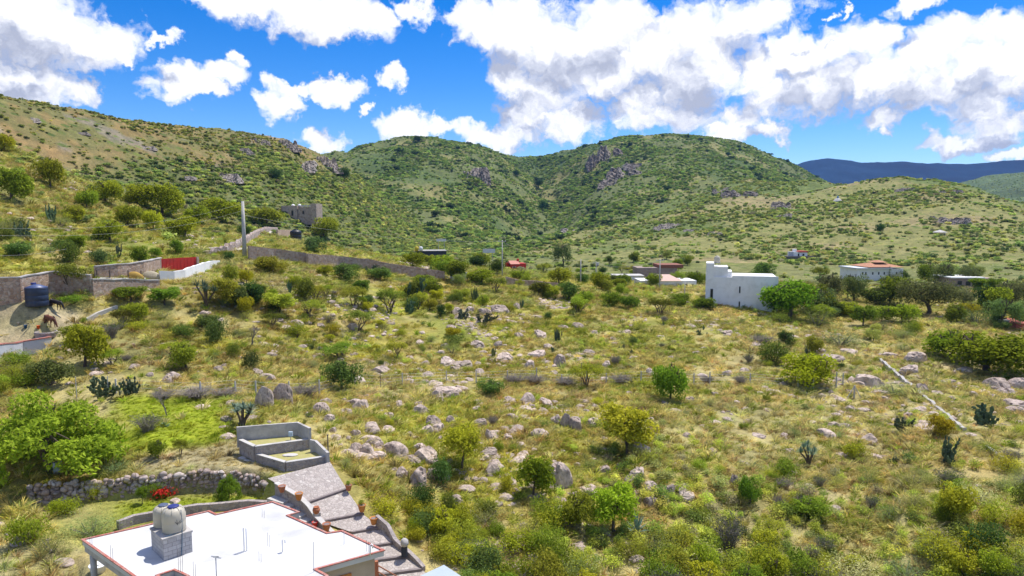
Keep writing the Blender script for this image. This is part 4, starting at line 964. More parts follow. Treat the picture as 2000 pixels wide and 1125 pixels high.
def wall_line(mb, pts, thick, top, bottom):
    """a wall along points; top / bottom lists of heights; butted as one solid strip"""
    pts = [Vector((p[0], p[1])) for p in pts]; n = len(pts); L = []; R_ = []
    for i in range(n):
        t = (pts[min(i + 1, n - 1)] - pts[max(i - 1, 0)]).normalized(); s = Vector((-t.y, t.x)) * thick / 2; L.append(pts[i] + s); R_.append(pts[i] - s)
    vs = []
    for i in range(n): vs += [(L[i].x, L[i].y, bottom[i]), (R_[i].x, R_[i].y, bottom[i]), (R_[i].x, R_[i].y, top[i]), (L[i].x, L[i].y, top[i])]
    fs = []
    for i in range(n - 1):
        a, b = 4 * i, 4 * i + 4
        fs += [(a + 1, b + 1, b + 2, a + 2), (a + 2, b + 2, b + 3, a + 3), (a + 3, b + 3, b, a), (a, b, b + 1, a + 1)]
    fs += [(0, 1, 2, 3), (4 * n - 1, 4 * n - 2, 4 * n - 3, 4 * n - 4)]
    return mb.add(vs, fs)

def densify(pts, step=1.0):
    out = [Vector(pts[0])]
    for a, b in zip(pts, pts[1:]):
        a = Vector(a); b = Vector(b); k = max(1, int((b - a).length / step))
        out += [a.lerp(b, (i + 1) / k) for i in range(k)]
    return out

# ---- the house in the corner --------------------------------------------------------------------
ZR = -16.2
RPX = [(161,1055),(408,999),(422,1005.5),(533,981),(584,1001),(562,1007.6),(639,1042),(668,1037.7),(749.7,1076),(616,1113),(640,1126),(560,1175),(470,1200),(365,1125),(340,1114),(307,1125),(290,1190),(345,1230)]
RP = [PZ(a, b, ZR) for a, b in RPX]
# the lower-left eave runs straight on past the frame
e0 = RP[0]; e1 = PZ(260, 1125, ZR); RP[-1] = e0 + (e1 - e0) * 2.1; RP[-2] = RP[-1] + (PZ(307, 1125, ZR) - e1) * 1.0
HOUSE = [(p.x, p.y) for p in RP]
def build_house():
    cen = Vector((sum(p.x for p in RP) / len(RP), sum(p.y for p in RP) / len(RP), CZ + PAD_Z))
    h = thing('house', 'pale house under a flat white roof edged with red tiles', 'house', cen); L = [(p.x - cen.x, p.y - cen.y) for p in RP]
    zr = ZR - PAD_Z
    roof = MB().prism(L, zr - .26, zr).build('roof', ROOFW, h)
    n = len(L); area = sum(L[i][0] * L[(i + 1) % n][1] - L[(i + 1) % n][0] * L[i][1] for i in range(n)); sgn = 1 if area > 0 else -1
    def off(d):
        o = []
        for i in range(n):
            a = Vector(L[i - 1]); b = Vector(L[i]); c = Vector(L[(i + 1) % n]); t1 = (b - a).normalized(); t2 = (c - b).normalized()
            n1 = Vector((t1.y, -t1.x)) * sgn; n2 = Vector((t2.y, -t2.x)) * sgn; m = n1 + n2; m = m / max(m.dot(n1), .35) ; o.append(Vector(L[i]) + m * d)
        return o
    inn = off(-.07); outt = off(.05)
    mb = MB()
    for i in range(n):
        j = (i + 1) % n; mb.add([(*inn[i], zr + .006), (*outt[i], zr + .006), (*outt[j], zr + .006), (*inn[j], zr + .006), (*inn[i], zr + .055), (*outt[i], zr + .055), (*outt[j], zr + .055), (*inn[j], zr + .055)], [(4, 5, 6, 7)[::sgn], (1, 2, 6, 5)[::sgn], (0, 4, 7, 3)[::sgn], (0, 3, 2, 1)[::sgn]])
    mb.build('roof_edging', BRICKEDGE, roof)
    ins = off(-.28); MB().prism([tuple(p) for p in ins[3:14]] + [tuple(ins[2]), ], -1.8, zr - .262).build('wall', BEIGE, h) if False else None
    # rooms stand back from the eaves; the porch at the west corner is open
    k = [2, 3, 4, 5, 6, 7, 8, 9, 10, 11, 12, 13]
    poly = [tuple(ins[i]) for i in k]; w0 = Vector(ins[0]); w2 = Vector(ins[2]); c_ = w0.lerp(w2, .42)
    back = PZ(300, 1120, ZR); poly = [tuple(c_)] + poly + [(back.x - cen.x, back.y - cen.y)]
    MB().prism(poly, -1.9, zr - .262).build('wall', BEIGE, h)
    # beam and columns of the porch
    a = Vector(off(-.12)[0]); b = Vector(off(-.12)[-1]); t = (b - a).normalized(); ang = math.atan2(t.y, t.x); m = a + t * (b - a).length / 2
    MB().box((m.x, m.y, zr - .262 - .15), ((b - a).length, .2, .3), ang).build('beam', CONC, h)
    for d in (.75, 4.4):
        q = a + t * d; MB().lathe([(.15, -.1), (.15, zr - .565)], (q.x, q.y, 0), 14).build('column', CONCP, h, smooth=True)
    # window with an orange frame under the front eave
    f0 = Vector(ins[9]); f1 = Vector(ins[8]); t = (f1 - f0).normalized(); ang = math.atan2(t.y, t.x); nn = Vector((t.y, -t.x)); nn = nn if nn.y < 0 else -nn
    q = f0.lerp(f1, .42) + nn * .03; MB().box((q.x, q.y, zr - 1.15), (1.5, .12, .75), ang).build('window', WOODR if False else TERRAO, h)
    # bare reinforcing rods left standing out of the roof
    for px, py, hh in [(146 / 1.0 + 40, 1063, .7), (219, 1103, .75), (318, 1092, .0)]: pass
    def onroof(px, py, dz=0): v = PZ(px, py, ZR); return Vector((v.x - cen.x, v.y - cen.y, zr + dz))
    for px, py, hh, k in [(217, 1098, .85, 2), (349, 1117, 1.1, 3), (378, 1125, .7, 2), (512, 1010, .5, 2), (523, 1066, .7, 2), (506, 1096, .5, 2), (613, 1117, 1.45, 1), (672, 1063, .7, 1), (716, 1077, .6, 3), (176, 1064, .5, 2), (408, 1001, .4, 0)]:
        for j in range(k):
            p = onroof(px + j * 4, py + (j % 2) * 2); MB().tube([p, p + Vector((.01, 0, hh * (1 - .12 * j)))], .009 + .006 * (k == 1), 5).build('rebar', GALV if k == 1 else STEEL, h)
    for px, py, hh in [(477, 1076, 1.15), (552, 1078, .6), (723, 1086, .55)]:
        p = onroof(px, py); mb = MB(); mb.tube([p, p + Vector((0, 0, hh)), p + Vector((.07, 0, hh + .06)), p + Vector((.13, 0, hh)), p + Vector((.13, 0, .0 if hh > 1 else hh - .15))], .032, 8); mb.build('vent_pipe', WHITEP, h, smooth=True)
    # railing on the front terrace beside the drive
    rl = empty('railing'); rl.parent = h
    A = PZ(727, 1098, -17.9) - cen; B = PZ(800, 1140, -17.9) - cen
    for k in range(3): z = Vector((0, 0, -.34 * k)); MB().tube([A + z, B + z], .035, 8).build('rail', WOODR, rl)
    p = A.lerp(B, .12); MB().box((p.x, p.y, p.z - .45), (.16, .16, 1.3), .5).build('post', TERRA, rl)
    q = A.lerp(B, .9); MB().box((q.x, q.y, q.z - .45), (.16, .16, 1.3), .5).build('post', TERRA, rl)
    MB().prism([(A.x - 1.2, A.y - .2), (A.x + .1, A.y + .1), (B.x + .1, B.y + .1), (B.x - 1.6, B.y - 1.2)], -2.2, A.z - 1.1).build('terrace', CONC, h)
    # block plinth for the tanks
    c = PZ(320.5, 1096, ZR); r0 = PZ(367, 1087, ZR); l0 = PZ(295, 1075, ZR); ex = Vector((math.cos(rad(45)), math.sin(rad(45)), 0)); wx = 1.32; ey = Vector((-ex.y, ex.x, 0)); wy = 1.72
    o = bpy.data.objects.new('tank_plinth', None); link(o); o.parent = h; o.location = c - cen + Vector((0, 0, .002)); o.rotation_euler.z = math.atan2(ex.y, ex.x)
    mb = MB(); mb.box((wx / 2, .09, .5), (wx, .18, 1.0)); mb.box((.09, .18 + (wy - .36) / 2, .5), (.18, wy - .36, 1.0)); mb.box((wx - .09, .18 + (wy - .36) / 2, .5), (.18, wy - .36, 1.0)); mb.box((wx / 2, wy - .09, .5), (wx, .18, 1.0))
    w = mb.build('block_wall', BLOCK, o); me = w.data; uv = me.uv_layers.new(name='UVMap')
    for p in me.polygons:
        for li in p.loop_indices:
            v = me.vertices[me.loops[li].vertex_index].co; uv.data[li].uv = (v.x if abs(p.normal.y) > .5 else v.y + .2, v.z) if abs(p.normal.z) < .5 else (v.x, v.y)
    MB().box((wx / 2, wy / 2, 1.05), (wx + .08, wy + .08, .10)).build('slab', CONC, o)
    return h, cen, c, ex, ey, wx, wy, zr
HH, HCEN, PC, PEX, PEY, PWX, PWY, HZR = build_house()

def cream_tank(base, label, lid, rz):
    t = thing('water_tank', label, 'water tank', base, rz, 'cream water tanks on the roof plinth')
    pr = [(.50, 0), (.535, .03), (.54, .10), (.53, .13), (.54, .16), (.54, .48), (.53, .51), (.54, .54), (.54, .82), (.53, .86), (.525, .92), (.47, 1.05), (.38, 1.14), (.27, 1.18), (.25, 1.20)]
    MB().lathe(pr, n=32).build('body', TANKC, t, smooth=True)
    MB().lathe([(.265, 1.18), (.265, 1.235), (.22, 1.26), (.05, 1.265)], n=24).build('lid', lid, t, smooth=True)
    mb = MB()
    for k in range(8):
        mb = MB(); a = k * math.pi / 4; mb.tube([(math.cos(a) * .515, math.sin(a) * .515, .93), (math.cos(a) * .40, math.sin(a) * .40, 1.13), (math.cos(a) * .28, math.sin(a) * .28, 1.19)], .03, 6); mb.build('shoulder_rib', TANKC, t, smooth=True)
    return t
top = CZ + ZR + .002 + 1.10
b1 = PC + PEX * (PWX * .55) + PEY * .60; b2 = PC + PEX * (PWX * .44) + PEY * 1.60; b1.z = b2.z = top
T1 = cream_tank(b1, 'cream water tank with a deep blue lid, the one standing before the other', LIDB, .3)
T2 = cream_tank(b2, 'cream water tank with a grey lid, half hidden behind its twin', LIDG, 1.1); T2.scale = (.88, .88, .84)
# dark swoosh lettering on the front tank is too worn to read: a few brush strokes
mb = MB()
def on_tank(a, z): return Vector((math.cos(a) * .545, math.sin(a) * .545, z))
for s in ([(-.75, .62), (-.62, .50), (-.55, .47)], [(-.62, .72), (-.60, .58), (-.58, .44)], [(-.55, .50), (-.40, .58), (-.28, .63)], [(-.42, .52), (-.33, .5), (-.25, .56)]): mb.tube([on_tank(a - .55, z) for a, z in s], .010, 5)
mb.build('marking', DARKW, T1)
pp = MB(); e = PC + PEX * (PWX * .62) - PEY * .06
o = lambda dx, dz: Vector((e.x + PEX.x * dx - PEY.x * .0, e.y + PEX.y * dx, CZ + ZR + dz))
pp.tube([o(-.04, .02), o(0, .5), o(.04, 1.22), o(.02, 1.30)], .02, 6); pp.tube([o(.05, 1.22), o(.06, 1.7), o(.03, 2.3)], .014, 6); pp.tube([o(.04, 1.22), o(-.5, 1.22), o(-.72, 1.2)], .016, 6)
w = pp.build('water_pipe', surf('teal_pipe', (.06, .13, .20), (.05, .11, .17), 3, .5, 0), None); single(w, 'thin teal water pipe running up the block plinth to the tank', 'water pipe')
# solar lamp at the frame's foot
p = PZ(424, 1150, ZR); t = thing('solar_lamp', 'small solar lamp with square grey panel on a thin post', 'lamp', p)
MB().tube([(0, 0, 0), (0, 0, 1.42)], .022, 8).build('post', GALV, t, smooth=True); MB().box((0, 0, 1.46), (.36, .26, .045), 0, Matrix.Translation((0.02, 0, 1.46)) @ Matrix.Rotation(-.5, 4, 'X') @ Matrix.Rotation(.2, 4, 'Y')).build('panel', GALV, t); MB().box((.02, -.02, 1.48), (.2, .14, .05), 0, Matrix.Translation((0.02, -.02, 1.48)) @ Matrix.Rotation(-.5, 4, 'X')).build('lamp_head', DARKW, t)
# wash tub under the porch, low wall behind
p = PZ(192, 1118, PAD_Z); t = thing('wash_tub', 'white round tub standing under the porch eave', 'tub', p)
MB().lathe([(.34, 0), (.42, .35), (.44, .42), (.46, .43), (.46, .46), (.41, .46), (.38, .40)], n=24).build('tub_wall', WHITEP, t, smooth=True); MB().lathe([(.39, .395), (.05, .40)], n=24).build('water', GALV, t, smooth=True)

# pale sheet roof of a shed right at the lower edge
ps = [PZ(822, 1124, -18.9), PZ(867, 1103, -18.9), PZ(905, 1128, -18.9), PZ(850, 1160, -18.9)]; c = sum(ps, Vector()) / 4
t = thing('shed', 'small shed with a pale blue-grey sheet roof below the drive', 'shed', (c.x, c.y, gz(c.x, c.y) - .3)); L = [(p.x - c.x, p.y - c.y) for p in ps]; hz = CZ - 18.9 - t.location.z
MB().prism(L, hz - .06, hz).build('roof', surf('grey_sheet', (.42, .48, .52), (.36, .42, .46), 1, .5, .05, spec=.4), t); MB().prism([(x * .88, y * .88) for x, y in L], 0, hz - .062).build('wall', CONC, t)

# ---- stone rubble terrace wall --------------------------------------------------------------------
def build_rubble():
    base = [Vector((*p, 0)) for p in RUBBLE]; dp = densify(base, .36); r_ = random.Random(5); c = base[4]
    mb = MB(); tops = []
    for i, p in enumerate(dp):
        f = i / (len(dp) - 1); H = 1.35 if f < .75 else 1.35 - .5 * (f - .75) / .25
        z = 0
        while z < H:
            s = r_.uniform(.26, .5); mb.blob((p.x - c.x + r_.gauss(0, .08), p.y - c.y + r_.gauss(0, .05), z + s * .36), (s * r_.uniform(1.0, 1.5), s * 1.1, s), r_.randrange(9999), .16, 9, 6, r_.uniform(0, 3)); z += s * .72
    o = mb.build('rubble_wall', RUBMAT, None, smooth=True, loc=(c.x, c.y, CZ + PAD_Z - .05)); single(o, 'low dry wall of rounded brown stones between the two lawns', 'stone wall'); LAND.append((322, 940, o['label']))
RUBMAT = stonework('rubble_stone', [(.46, .35, .30), (.60, .50, .45), (.38, .29, .25), (.66, .58, .53), (.50, .36, .27)], (.22, .17, .14), 1.6, .3)
build_rubble()
# low stone kerb wall behind the house
k = [PZ(230, 1030, -19.2), PZ(262, 1019, -19.2), PZ(310, 1008, -19.2), PZ(350, 1002, -19.2), PZ(420, 993, -19.2), PZ(485, 989, -19.2), PZ(545, 988, -19.2)]
mb = MB(); dk = densify(k, 1.0); wall_line(mb, dk, .32, [CZ + PAD_Z + .55 + .05 * math.sin(i * 2.1) for i in range(len(dk))], [CZ + PAD_Z - .3] * len(dk)); o = mb.build('garden_wall', STONEF, None); single(o, 'low stone wall curving between lower lawn and white roof', 'wall'); LAND.append((330, 1004, o['label']))

# ---- driveway -------------------------------------------------------------------------------------
def build_drive():
    mb = MB(); nL = densify([Vector((p.x, p.y, 0)) for p in DL], 100); n = 40; rows = []
    def along(P, t):
        k = t * (len(P) - 1); i = min(int(k), len(P) - 2); return P[i].lerp(P[i + 1], k - i)
    m = 14; vs = []; fs = []; steps = [1, 2, 3, 4, 5, 6]
    rowt = []
    for s in range(len(DL) - 1):
        for q in (0.0, .33, .66, .995): rowt.append(s + q)
    for t in rowt:
        s = int(t); a = along(DL, t / (len(DL) - 1)); b = along(DR, t / (len(DR) - 1)); f = t - s
        for j in range(m + 1):
            p = a.lerp(b, j / m); vs.append((p.x, p.y, CZ + drive_z(p.x, p.y) + .02 + .10 * f))
    for i in range(len(rowt) - 1):
        for j in range(m): fs.append((i * (m + 1) + j, (i + 1) * (m + 1) + j, (i + 1) * (m + 1) + j + 1, i * (m + 1) + j + 1))
    mb.add(vs, fs); o = mb.build('driveway', PAVING, None); tag(o, 'steep stone-paved drive stepping down past the house', 'driveway', kind='structure')
    for s in (1, 2, 3, 4, 5, 6):
        a, b = DL[s], DR[s]; mb = MB(); A = Vector((a.x, a.y)); B = Vector((b.x, b.y)); nd = (Vector((DL[s + 1].x, DL[s + 1].y)) - Vector((DL[s - 1].x, DL[s - 1].y))).normalized() * .16
        z = lambda p: CZ + drive_z(p.x, p.y)
        P = [A - nd, B - nd, B + nd, A + nd]; mb.prism([(p.x, p.y) for p in P], [z(A) - .1] * 4, [z(A) + .135, z(B) + .135, z(B) + .125, z(A) + .125])
        o = mb.build('drive_step', BAND, None); tag(o, ('highest', 'second', 'third', 'fourth', 'fifth', 'lowest')[s - 1] + ' dark edging band across the stone drive', 'step', kind='structure')
build_drive()
# curving side wall with a pale coping beside the stairs
cl = [PZ(540, 950, -17.9), PZ(560, 962, -18.0), PZ(584, 976, -18.2), PZ(604, 995, -18.5), PZ(617, 1014, -18.9), PZ(640, 1038, -19.3), PZ(652, 1048, -19.6)]
dc = densify(cl, .5); mb = MB(); wall_line(mb, dc, .24, [p.z + .22 for p in dc], [p.z - 1.6 for p in dc]); t = thing('stair_wall', 'curving stone wall with pale coping between stairs and drive', 'wall', tuple(dc[0])); o = mb.build('wall_body', STONEF, t); o.location = -t.location
mb = MB(); wall_line(mb, dc, .34, [p.z + .29 for p in dc], [p.z + .222 for p in dc]); o = mb.build('coping', CONCP, t); o.location = -t.location
q = PZ(619, 1007, -18.7); MB().box(rel(t, q + Vector((0, 0, -.25))), (.42, .42, 1.0), .4).build('pillar', CONC, t)
st = MB(); a = PZ(548, 975, -18.45); b = PZ(622, 1035, -19.35)
for k in range(7):
    p = a.lerp(b, k / 6.5); st.box((p.x - .15, p.y, p.z - .5), (1.5, .62, 1.0), -.55)
o = st.build('stairs', CONCP, None); tag(o, 'narrow concrete stairs going down behind the curving wall', 'stairs'); LAND.append((590, 1010, o['label']))
# kerb on the far side of the drive
kp = [PZ(736, 1012, -19.3), PZ(758, 1032, -19.8), PZ(772, 1058, -20.3), PZ(800, 1084, -20.8), PZ(828, 1112, -21.3)]; dk = densify(kp, .6); mb = MB()
wall_line(mb, dk, .26, [p.z + .22 + .04 * math.sin(i * 1.7) for i, p in enumerate(dk)], [p.z - .5 for p in dk]); o = mb.build('drive_kerb', STONEF, None); single(o, 'rough stone kerb along the outer side of the drive', 'kerb'); LAND.append((775, 1060, o['label']))

# pots
def pot(px, py, z, label, mat, s=1.0, plant_=True, shape=0):
    p = PZ(px, py, z); t = thing('flower_pot', label, 'flower pot', p, 0, 'clay pots beside the stone drive')
    pr = [(.13, 0), (.17, .12), (.21, .28), (.205, .34), (.24, .36), (.24, .41), (.20, .41), (.19, .36)] if shape == 0 else [(.12, 0), (.2, .1), (.235, .22), (.21, .34), (.15, .40), (.18, .44), (.14, .44), (.12, .38)]
    MB().lathe([(a * s, b * s) for a, b in pr], n=18).build('pot_body', mat, t, smooth=True)
    MB().lathe([(.18 * s if shape == 0 else .12 * s, .37 * s), (.02, .375 * s)], n=12).build('soil', BAND, t)
    if plant_:
        c = link(bpy.data.objects.new('plant', PROTO['shrub'][1][0])); c.parent = t; c.location = (0, 0, .36 * s); c.scale = (.26 * s, .26 * s, .34 * s); c.color = (.8, 1, .8, 1)
for a in [(551, 961, -17.75, 'slim clay pot at the head of the curving wall', TERRA, 1.05, False), (584, 976, -17.98, 'orange clay pot at the first drive step', TERRAO, 1.1, False), (618, 1003, -18.2, 'round brown pot on the wall pillar', TERRA, 1.0, False, 1), (638, 1036, -19.1, 'tall clay pot beside the tile corner of the roof', TERRA, 1.1, False),
          (681, 958, -18.5, 'clay pot with plant under the grey brush, highest on the outer side', TERRA, 1.0, True), (707, 999, -19.2, 'yellow-orange pot with plant at the second drive step', TERRAO, 1.15, True), (730, 1024, -19.65, 'orange pot at the end of the third drive step', TERRAO, 1.1, False), (615, 1029, -19.2, 'small red pot half hidden on the stairs', REDM, .8, False)]: pot(*a)
p = PZ(790, 1086, -20.75); t = thing('stone_urn', 'grey ball-topped stone ornament on the drive kerb', 'ornament', p); MB().box((0, 0, .3), (.34, .34, .6)).build('pedestal', DARKW, t); MB().blob((0, 0, .86), (.52, .52, .56), 3, .06, 14, 10).build('ball', CONC, t, smooth=True)

# ---- planter beds --------------------------------------------------------------------------------
def planter(poly, rim, wh, label, soil):
    c = Vector((sum(p[0] for p in poly) / 4, sum(p[1] for p in poly) / 4, CZ + rim)); t = thing('planter_bed', label, 'planter', c); L = [Vector((p[0] - c.x, p[1] - c.y, 0)) for p in poly]
    for i, j, hh in ((0, 1, wh), (1, 2, wh)):
        mb = MB(); a, b = L[i], L[j]; d = (b - a).normalized() * .0
        wall_line(mb, [a, b], .26, [0, 0], [-hh - .5] * 2); mb.build('wall', STONEF, t)
        mb = MB(); wall_line(mb, [a, b], .32, [.05, .05], [.002, .002]); mb.build('coping', CONCP, t)
    ar = sum(L[i].x * L[(i + 1) % 4].y - L[(i + 1) % 4].x * L[i].y for i in range(4)); m = sum(L, Vector()) / 4
    MB().prism([((p - m) * .95 + m)[:2] for p in L], -.4, -.12).build('soil', soil, t)
    return t
SOIL = surf('bed_turf', (.30, .30, .08), (.42, .36, .18), 2.5, .95, .6)
planter(BEDS[0], BEDZ[0], .55, 'upper planter bed of grass below the grey back wall', SOIL); planter(BEDS[1], BEDZ[1], .85, 'lower planter bed with stone front above the drive', SOIL)
def block_wall(name, pts, top, bot, th, mat, label, cat='wall'):
    mb = MB(); wall_line(mb, pts, th, top, bot); o = mb.build(name, mat, None); single(o, label, cat); q = proj(Vector((*pts[0][:2], top[0]))); LAND.append((q[0], q[1], label)); return o
bw = [PZ(463, 856, -16.5), PZ(522, 851, -16.5), PZ(582, 846, -16.5), PZ(606, 858, -16.5)]
block_wall('terrace_wall', bw, [CZ - 15.62] * 4, [CZ - 17.2] * 4, .2, CONC, 'bare grey concrete wall standing behind the planter beds')
bw = [PZ(606, 866, -16.6), PZ(617, 868, -16.7), PZ(641, 888, -16.9)]
block_wall('terrace_wall', bw, [CZ - 16.3, CZ - 16.4, CZ - 16.75], [CZ - 18] * 3, .2, CONC, 'short grey wall stepping down at the side of the planter beds')
p = PZ(641, 889, -17.1); t = thing('fence_post', 'dark steel post at the corner of the lower planter', 'post', p); MB().tube([(0, 0, -.5), (0, 0, 1.5)], .045, 6).build('pole', STEEL, t); MB().box((0, 0, 1.52), (.12, .12, .05)).build('cap', STEEL, t)
for px, py, s in ((485, 895, 0), (497, 899, .1)):
    p = PZ(px, py, -17.75); o = MB().box((0, 0, 0), (1.3, .8, .16), -.35).build('step_slab', CONCP, None, loc=p); single(o, 'upper pale slab step before the planters' if not s else 'lower pale slab step before the planters', 'step')
p = PZ(568, 858, -16.62); t = thing('meter_box', 'small pale blue meter box on the upper bed rim', 'meter box', p); MB().tube([(0, 0, -.3), (0, 0, .3)], .03, 6).build('post', GALV, t); MB().box((0, 0, .42), (.3, .16, .34)).build('box', surf('pale_blue', (.45, .55, .62), (.4, .5, .58), 2, .6, 0), t)
p = PZ(567, 889, BEDZ[1] - .1); o = MB().blob((0, 0, .02), (1.1, .7, .12), 4, .1, 12, 6).build('stone_disc', CONCP, None, loc=p); single(o, 'flat pale stone lying in the lower planter bed', 'stone')
# barrels below the big tree
p = at(113, 925); t = thing('barrel', 'old grey drum under the big leafy tree', 'barrel', p); MB().lathe([(.28, 0), (.3, .3), (.28, .32), (.3, .6), (.28, .86), (.2, .87)], n=18).build('drum', GALV, t, smooth=True); MB().lathe([(.25, .875), (.05, .9)], n=14).build('lid', STEEL, t)
p = at(124, 924); o = MB().box((0, 0, .42), (.06, .5, .85), 0, Matrix.Translation((0, 0, .42)) @ Matrix.Rotation(.5, 4, 'Z') @ Matrix.Rotation(.12, 4, 'Y')).build('board', TERRA, None, loc=p); single(o, 'salmon board leaning on the old drum', 'board')
# ---- fence of concrete posts across the slope ------------------------------------------------------
FENCE = [(150,778,36),(212,775,34),(227,768,24),(392,776,26),(460,768,20),(500,772,24),(565,775,26),(624,772,26),(668,757,40),(693,753,22),(743,757,30),(786,752,20),(872,748,20),(930,748,22),(991,745,18),(1048,744,22),(1097,752,18),(1135,756,40),(1145,752,22),(1184,750,18),(1252,746,18),(1355,752,20),(1386,752,22),(1465,750,18),(1553,756,30),(1558,758,18),(1588,763,26),(1633,757,26),(1646,752,20)]
fp = [at(a, b) for a, b, h in FENCE]; ft = thing('wire_fence', 'wire fence on grey concrete posts running across the slope', 'fence', fp[10])
fm = []
for (a, b, h), p in zip(FENCE, fp):
    H = h * mpp(p) * 1.2; tall = h >= 30; mb = MB()
    if tall: mb.tube([(0, 0, -.3), (0, 0, H)], .035, 6)
    else: mb.add([(x * .075, y * .075, -.3) for x, y in ((-1, -1), (1, -1), (1, 1), (-1, 1))] + [(x * .055, y * .055, H) for x, y in ((-1, -1), (1, -1), (1, 1), (-1, 1))], [(0, 1, 5, 4), (1, 2, 6, 5), (2, 3, 7, 6), (3, 0, 4, 7), (4, 5, 6, 7)])
    o = mb.build('post', STEEL if tall and a > 400 else CONCP, ft); o.location = rel(ft, p)
sp = sorted(zip(FENCE, fp), key=lambda q: q[1].x); sp = [q for q in sp if q[0][2] < 34]
for k in range(4):
    mb = MB(); mb.tube([rel(ft, p + Vector((0, -.08, .25 + .36 * k))) for _, p in sp], .008, 3); mb.build('wire', GALV, ft)
p = at(1668, 778); t = thing('brace_post', 'dark corner post propped by two slanting pale stays', 'post', p); MB().tube([(0, 0, -.3), (0, 0, 1.55)], .10, 8).build('post_shaft', CONC, t)
for s in (-1, 1): MB().tube([(s * .05, 0, 1.4), (s * .9, .1 * s, 0.0)], .05, 6).build('stay', CONCP, t)

# ---- the horse pen ---------------------------------------------------------------------------------
LWALL = surf('whitewashed_wall', (.56, .58, .62), (.44, .46, .50), 1.1, .9, .2, stain=(.34, .35, .38))
def line_wall(name, label, spec, th, mat, ext=.8, cat='wall', step=1.5, wav=.05, coping=None):
    """spec: (px, py of the foot, height in px)"""
    P = [at(a, b) for a, b, h in spec]; T_ = [p.z + h * mpp(p) for p, (a, b, h) in zip(P, spec)]
    d = densify([Vector((p.x, p.y, z)) for p, z in zip(P, T_)], step); g = [min(gz(q.x, q.y), q.z - .4) for q in d]
    t = thing(name, label, cat, (d[0].x, d[0].y, g[0])); mb = MB(); top = [q.z + wav * math.sin(i * 2.3) + wav * .6 * math.sin(i * 5.1) for i, q in enumerate(d)]
    wall_line(mb, d, th, top, [k - ext for k in g]); o = mb.build('wall_body', mat, t); o.location = -t.location
    if coping is not None: mb = MB(); wall_line(mb, d, th + .1, [k + .12 for k in top], [k + .002 for k in top]); o = mb.build('coping', coping, t); o.location = -t.location
    return t
line_wall('pen_wall', 'pale whitewashed wall holding up the horse pen', [(-120,722,30),(0,700,26),(45,692,24),(88,680,20),(99,668,10)], .3, LWALL, coping=BRICKEDGE)
line_wall('stone_wall', 'mortared stone wall behind the blue tank', [(-160,596,44),(0,592,48),(40,588,46),(95,582,50),(110,580,48),(180,572,34)], .5, STONEW, coping=CONC)
line_wall('stone_wall', 'tall rough stone wall below the fenced platform', [(180,578,32),(240,572,26),(310,562,14)], .5, STONEW, coping=CONCP)
line_wall('stone_wall', 'rising stone wall that meets the red gate', [(186,545,24),(230,543,26),(280,540,28),(314,530,26)], .45, STONEW, coping=CONC)
line_wall('pen_kerb', 'low pale kerb edging the pen behind the bushes', [(168,626,4),(190,614,4),(228,600,5)], .4, CONCP)
line_wall('white_wall', 'whitewashed wall curving down from the red gate to the lane', [(312,549,20),(340,549,19),(360,546,20),(385,535,18),(410,524,14),(428,516,8)], .35, PLASTER)
# low fence on the platform
P = [at(a, 546) for a in (190, 215, 251, 276, 299)]; t = thing('low_fence', 'low post fence along the edge of the stone platform', 'fence', P[0])
for p in P: MB().box(rel(t, p + Vector((0, 0, .6))), (.12, .12, 1.3)).build('post', STEEL, t)
MB().tube([rel(t, p + Vector((0, 0, .15))) for p in P], .12, 6).build('rail', PLASTER, t)
for px, c, lab in ((263, (.52, .33, .08), 'heap of orange straw on the stone platform'), (293, (.50, .43, .30), 'heap of pale hay on the stone platform')):
    p = at(px, 546); o = MB().blob((0, 0, .35), (2.6, 1.4, 1.5), px, .12, 14, 8).build('hay_heap', surf('hay_%d' % px, c, g3(c, .7), 6, .95, .8), None, smooth=True, loc=p); single(o, lab, 'hay'); LAND.append((px, 540, lab))
# red double gate
a = PZ(315, 528, -8.4); a = at(315, 531); b = PD(384, 530, math.hypot(a.x, a.y) + 4); m = (a + b) / 2; d = (b - a); ang = math.atan2(d.y, d.x); Lg = math.hypot(d.x, d.y)
zt = PD(350, 503, math.hypot(m.x, m.y)).z; zb = PD(350, 531, math.hypot(m.x, m.y)).z - .4
t = thing('metal_gate', 'bright red sheet-metal double gate at the head of the wall', 'gate', (m.x, m.y, zb), ang)
for s in (-1, 1):
    g = MB().box((s * Lg * .25, 0, (zt - zb) / 2), (Lg * .5 - .03, .06, zt - zb - .1)).build('gate_leaf', REDM, t)
    mb = MB()
    for k in range(5): mb.box((s * Lg * (.05 + .1 * k), -.05, (zt - zb) / 2), (.04, .018, zt - zb - .16))
    mb.build('stiffener', REDM, g); MB().box((s * (Lg / 2 + .22), 0, (zt - zb) / 2 - .2), (.36, .4, zt - zb + .3)).build('pillar', BEIGE, t)
# dark blue tank
p = at(73, 597); R0 = 19.5 * mpp(p); t = thing('storage_tank', 'big dark blue storage tank by the stone wall', 'water tank', p)
pr = [(.97, 0), (1, .06), (1, .5), (.985, .53), (1, .56), (1, 1.05), (.985, 1.08), (1, 1.11), (1, 1.6), (.985, 1.64), (1, 1.68), (.98, 1.82)]
MB().lathe([(a * R0, b * R0) for a, b in pr], n=32).build('body', TANKB, t, smooth=True)
MB().lathe([(a * R0, b * R0) for a, b in [(.99, 1.823), (.99, 1.85), (.3, 2.12), (.28, 2.13)]], n=32).build('cover', surf('faded_blue_plastic', (.07, .10, .22), (.06, .085, .19), 2, .45, 0, spec=.5), t, smooth=True)
MB().lathe([(.24 * R0, 2.10 * R0), (.24 * R0, 2.28 * R0), (.05, 2.3 * R0)], (-.45 * R0, .3 * R0, 0), 16).build('lid', LIDB, t, smooth=True)
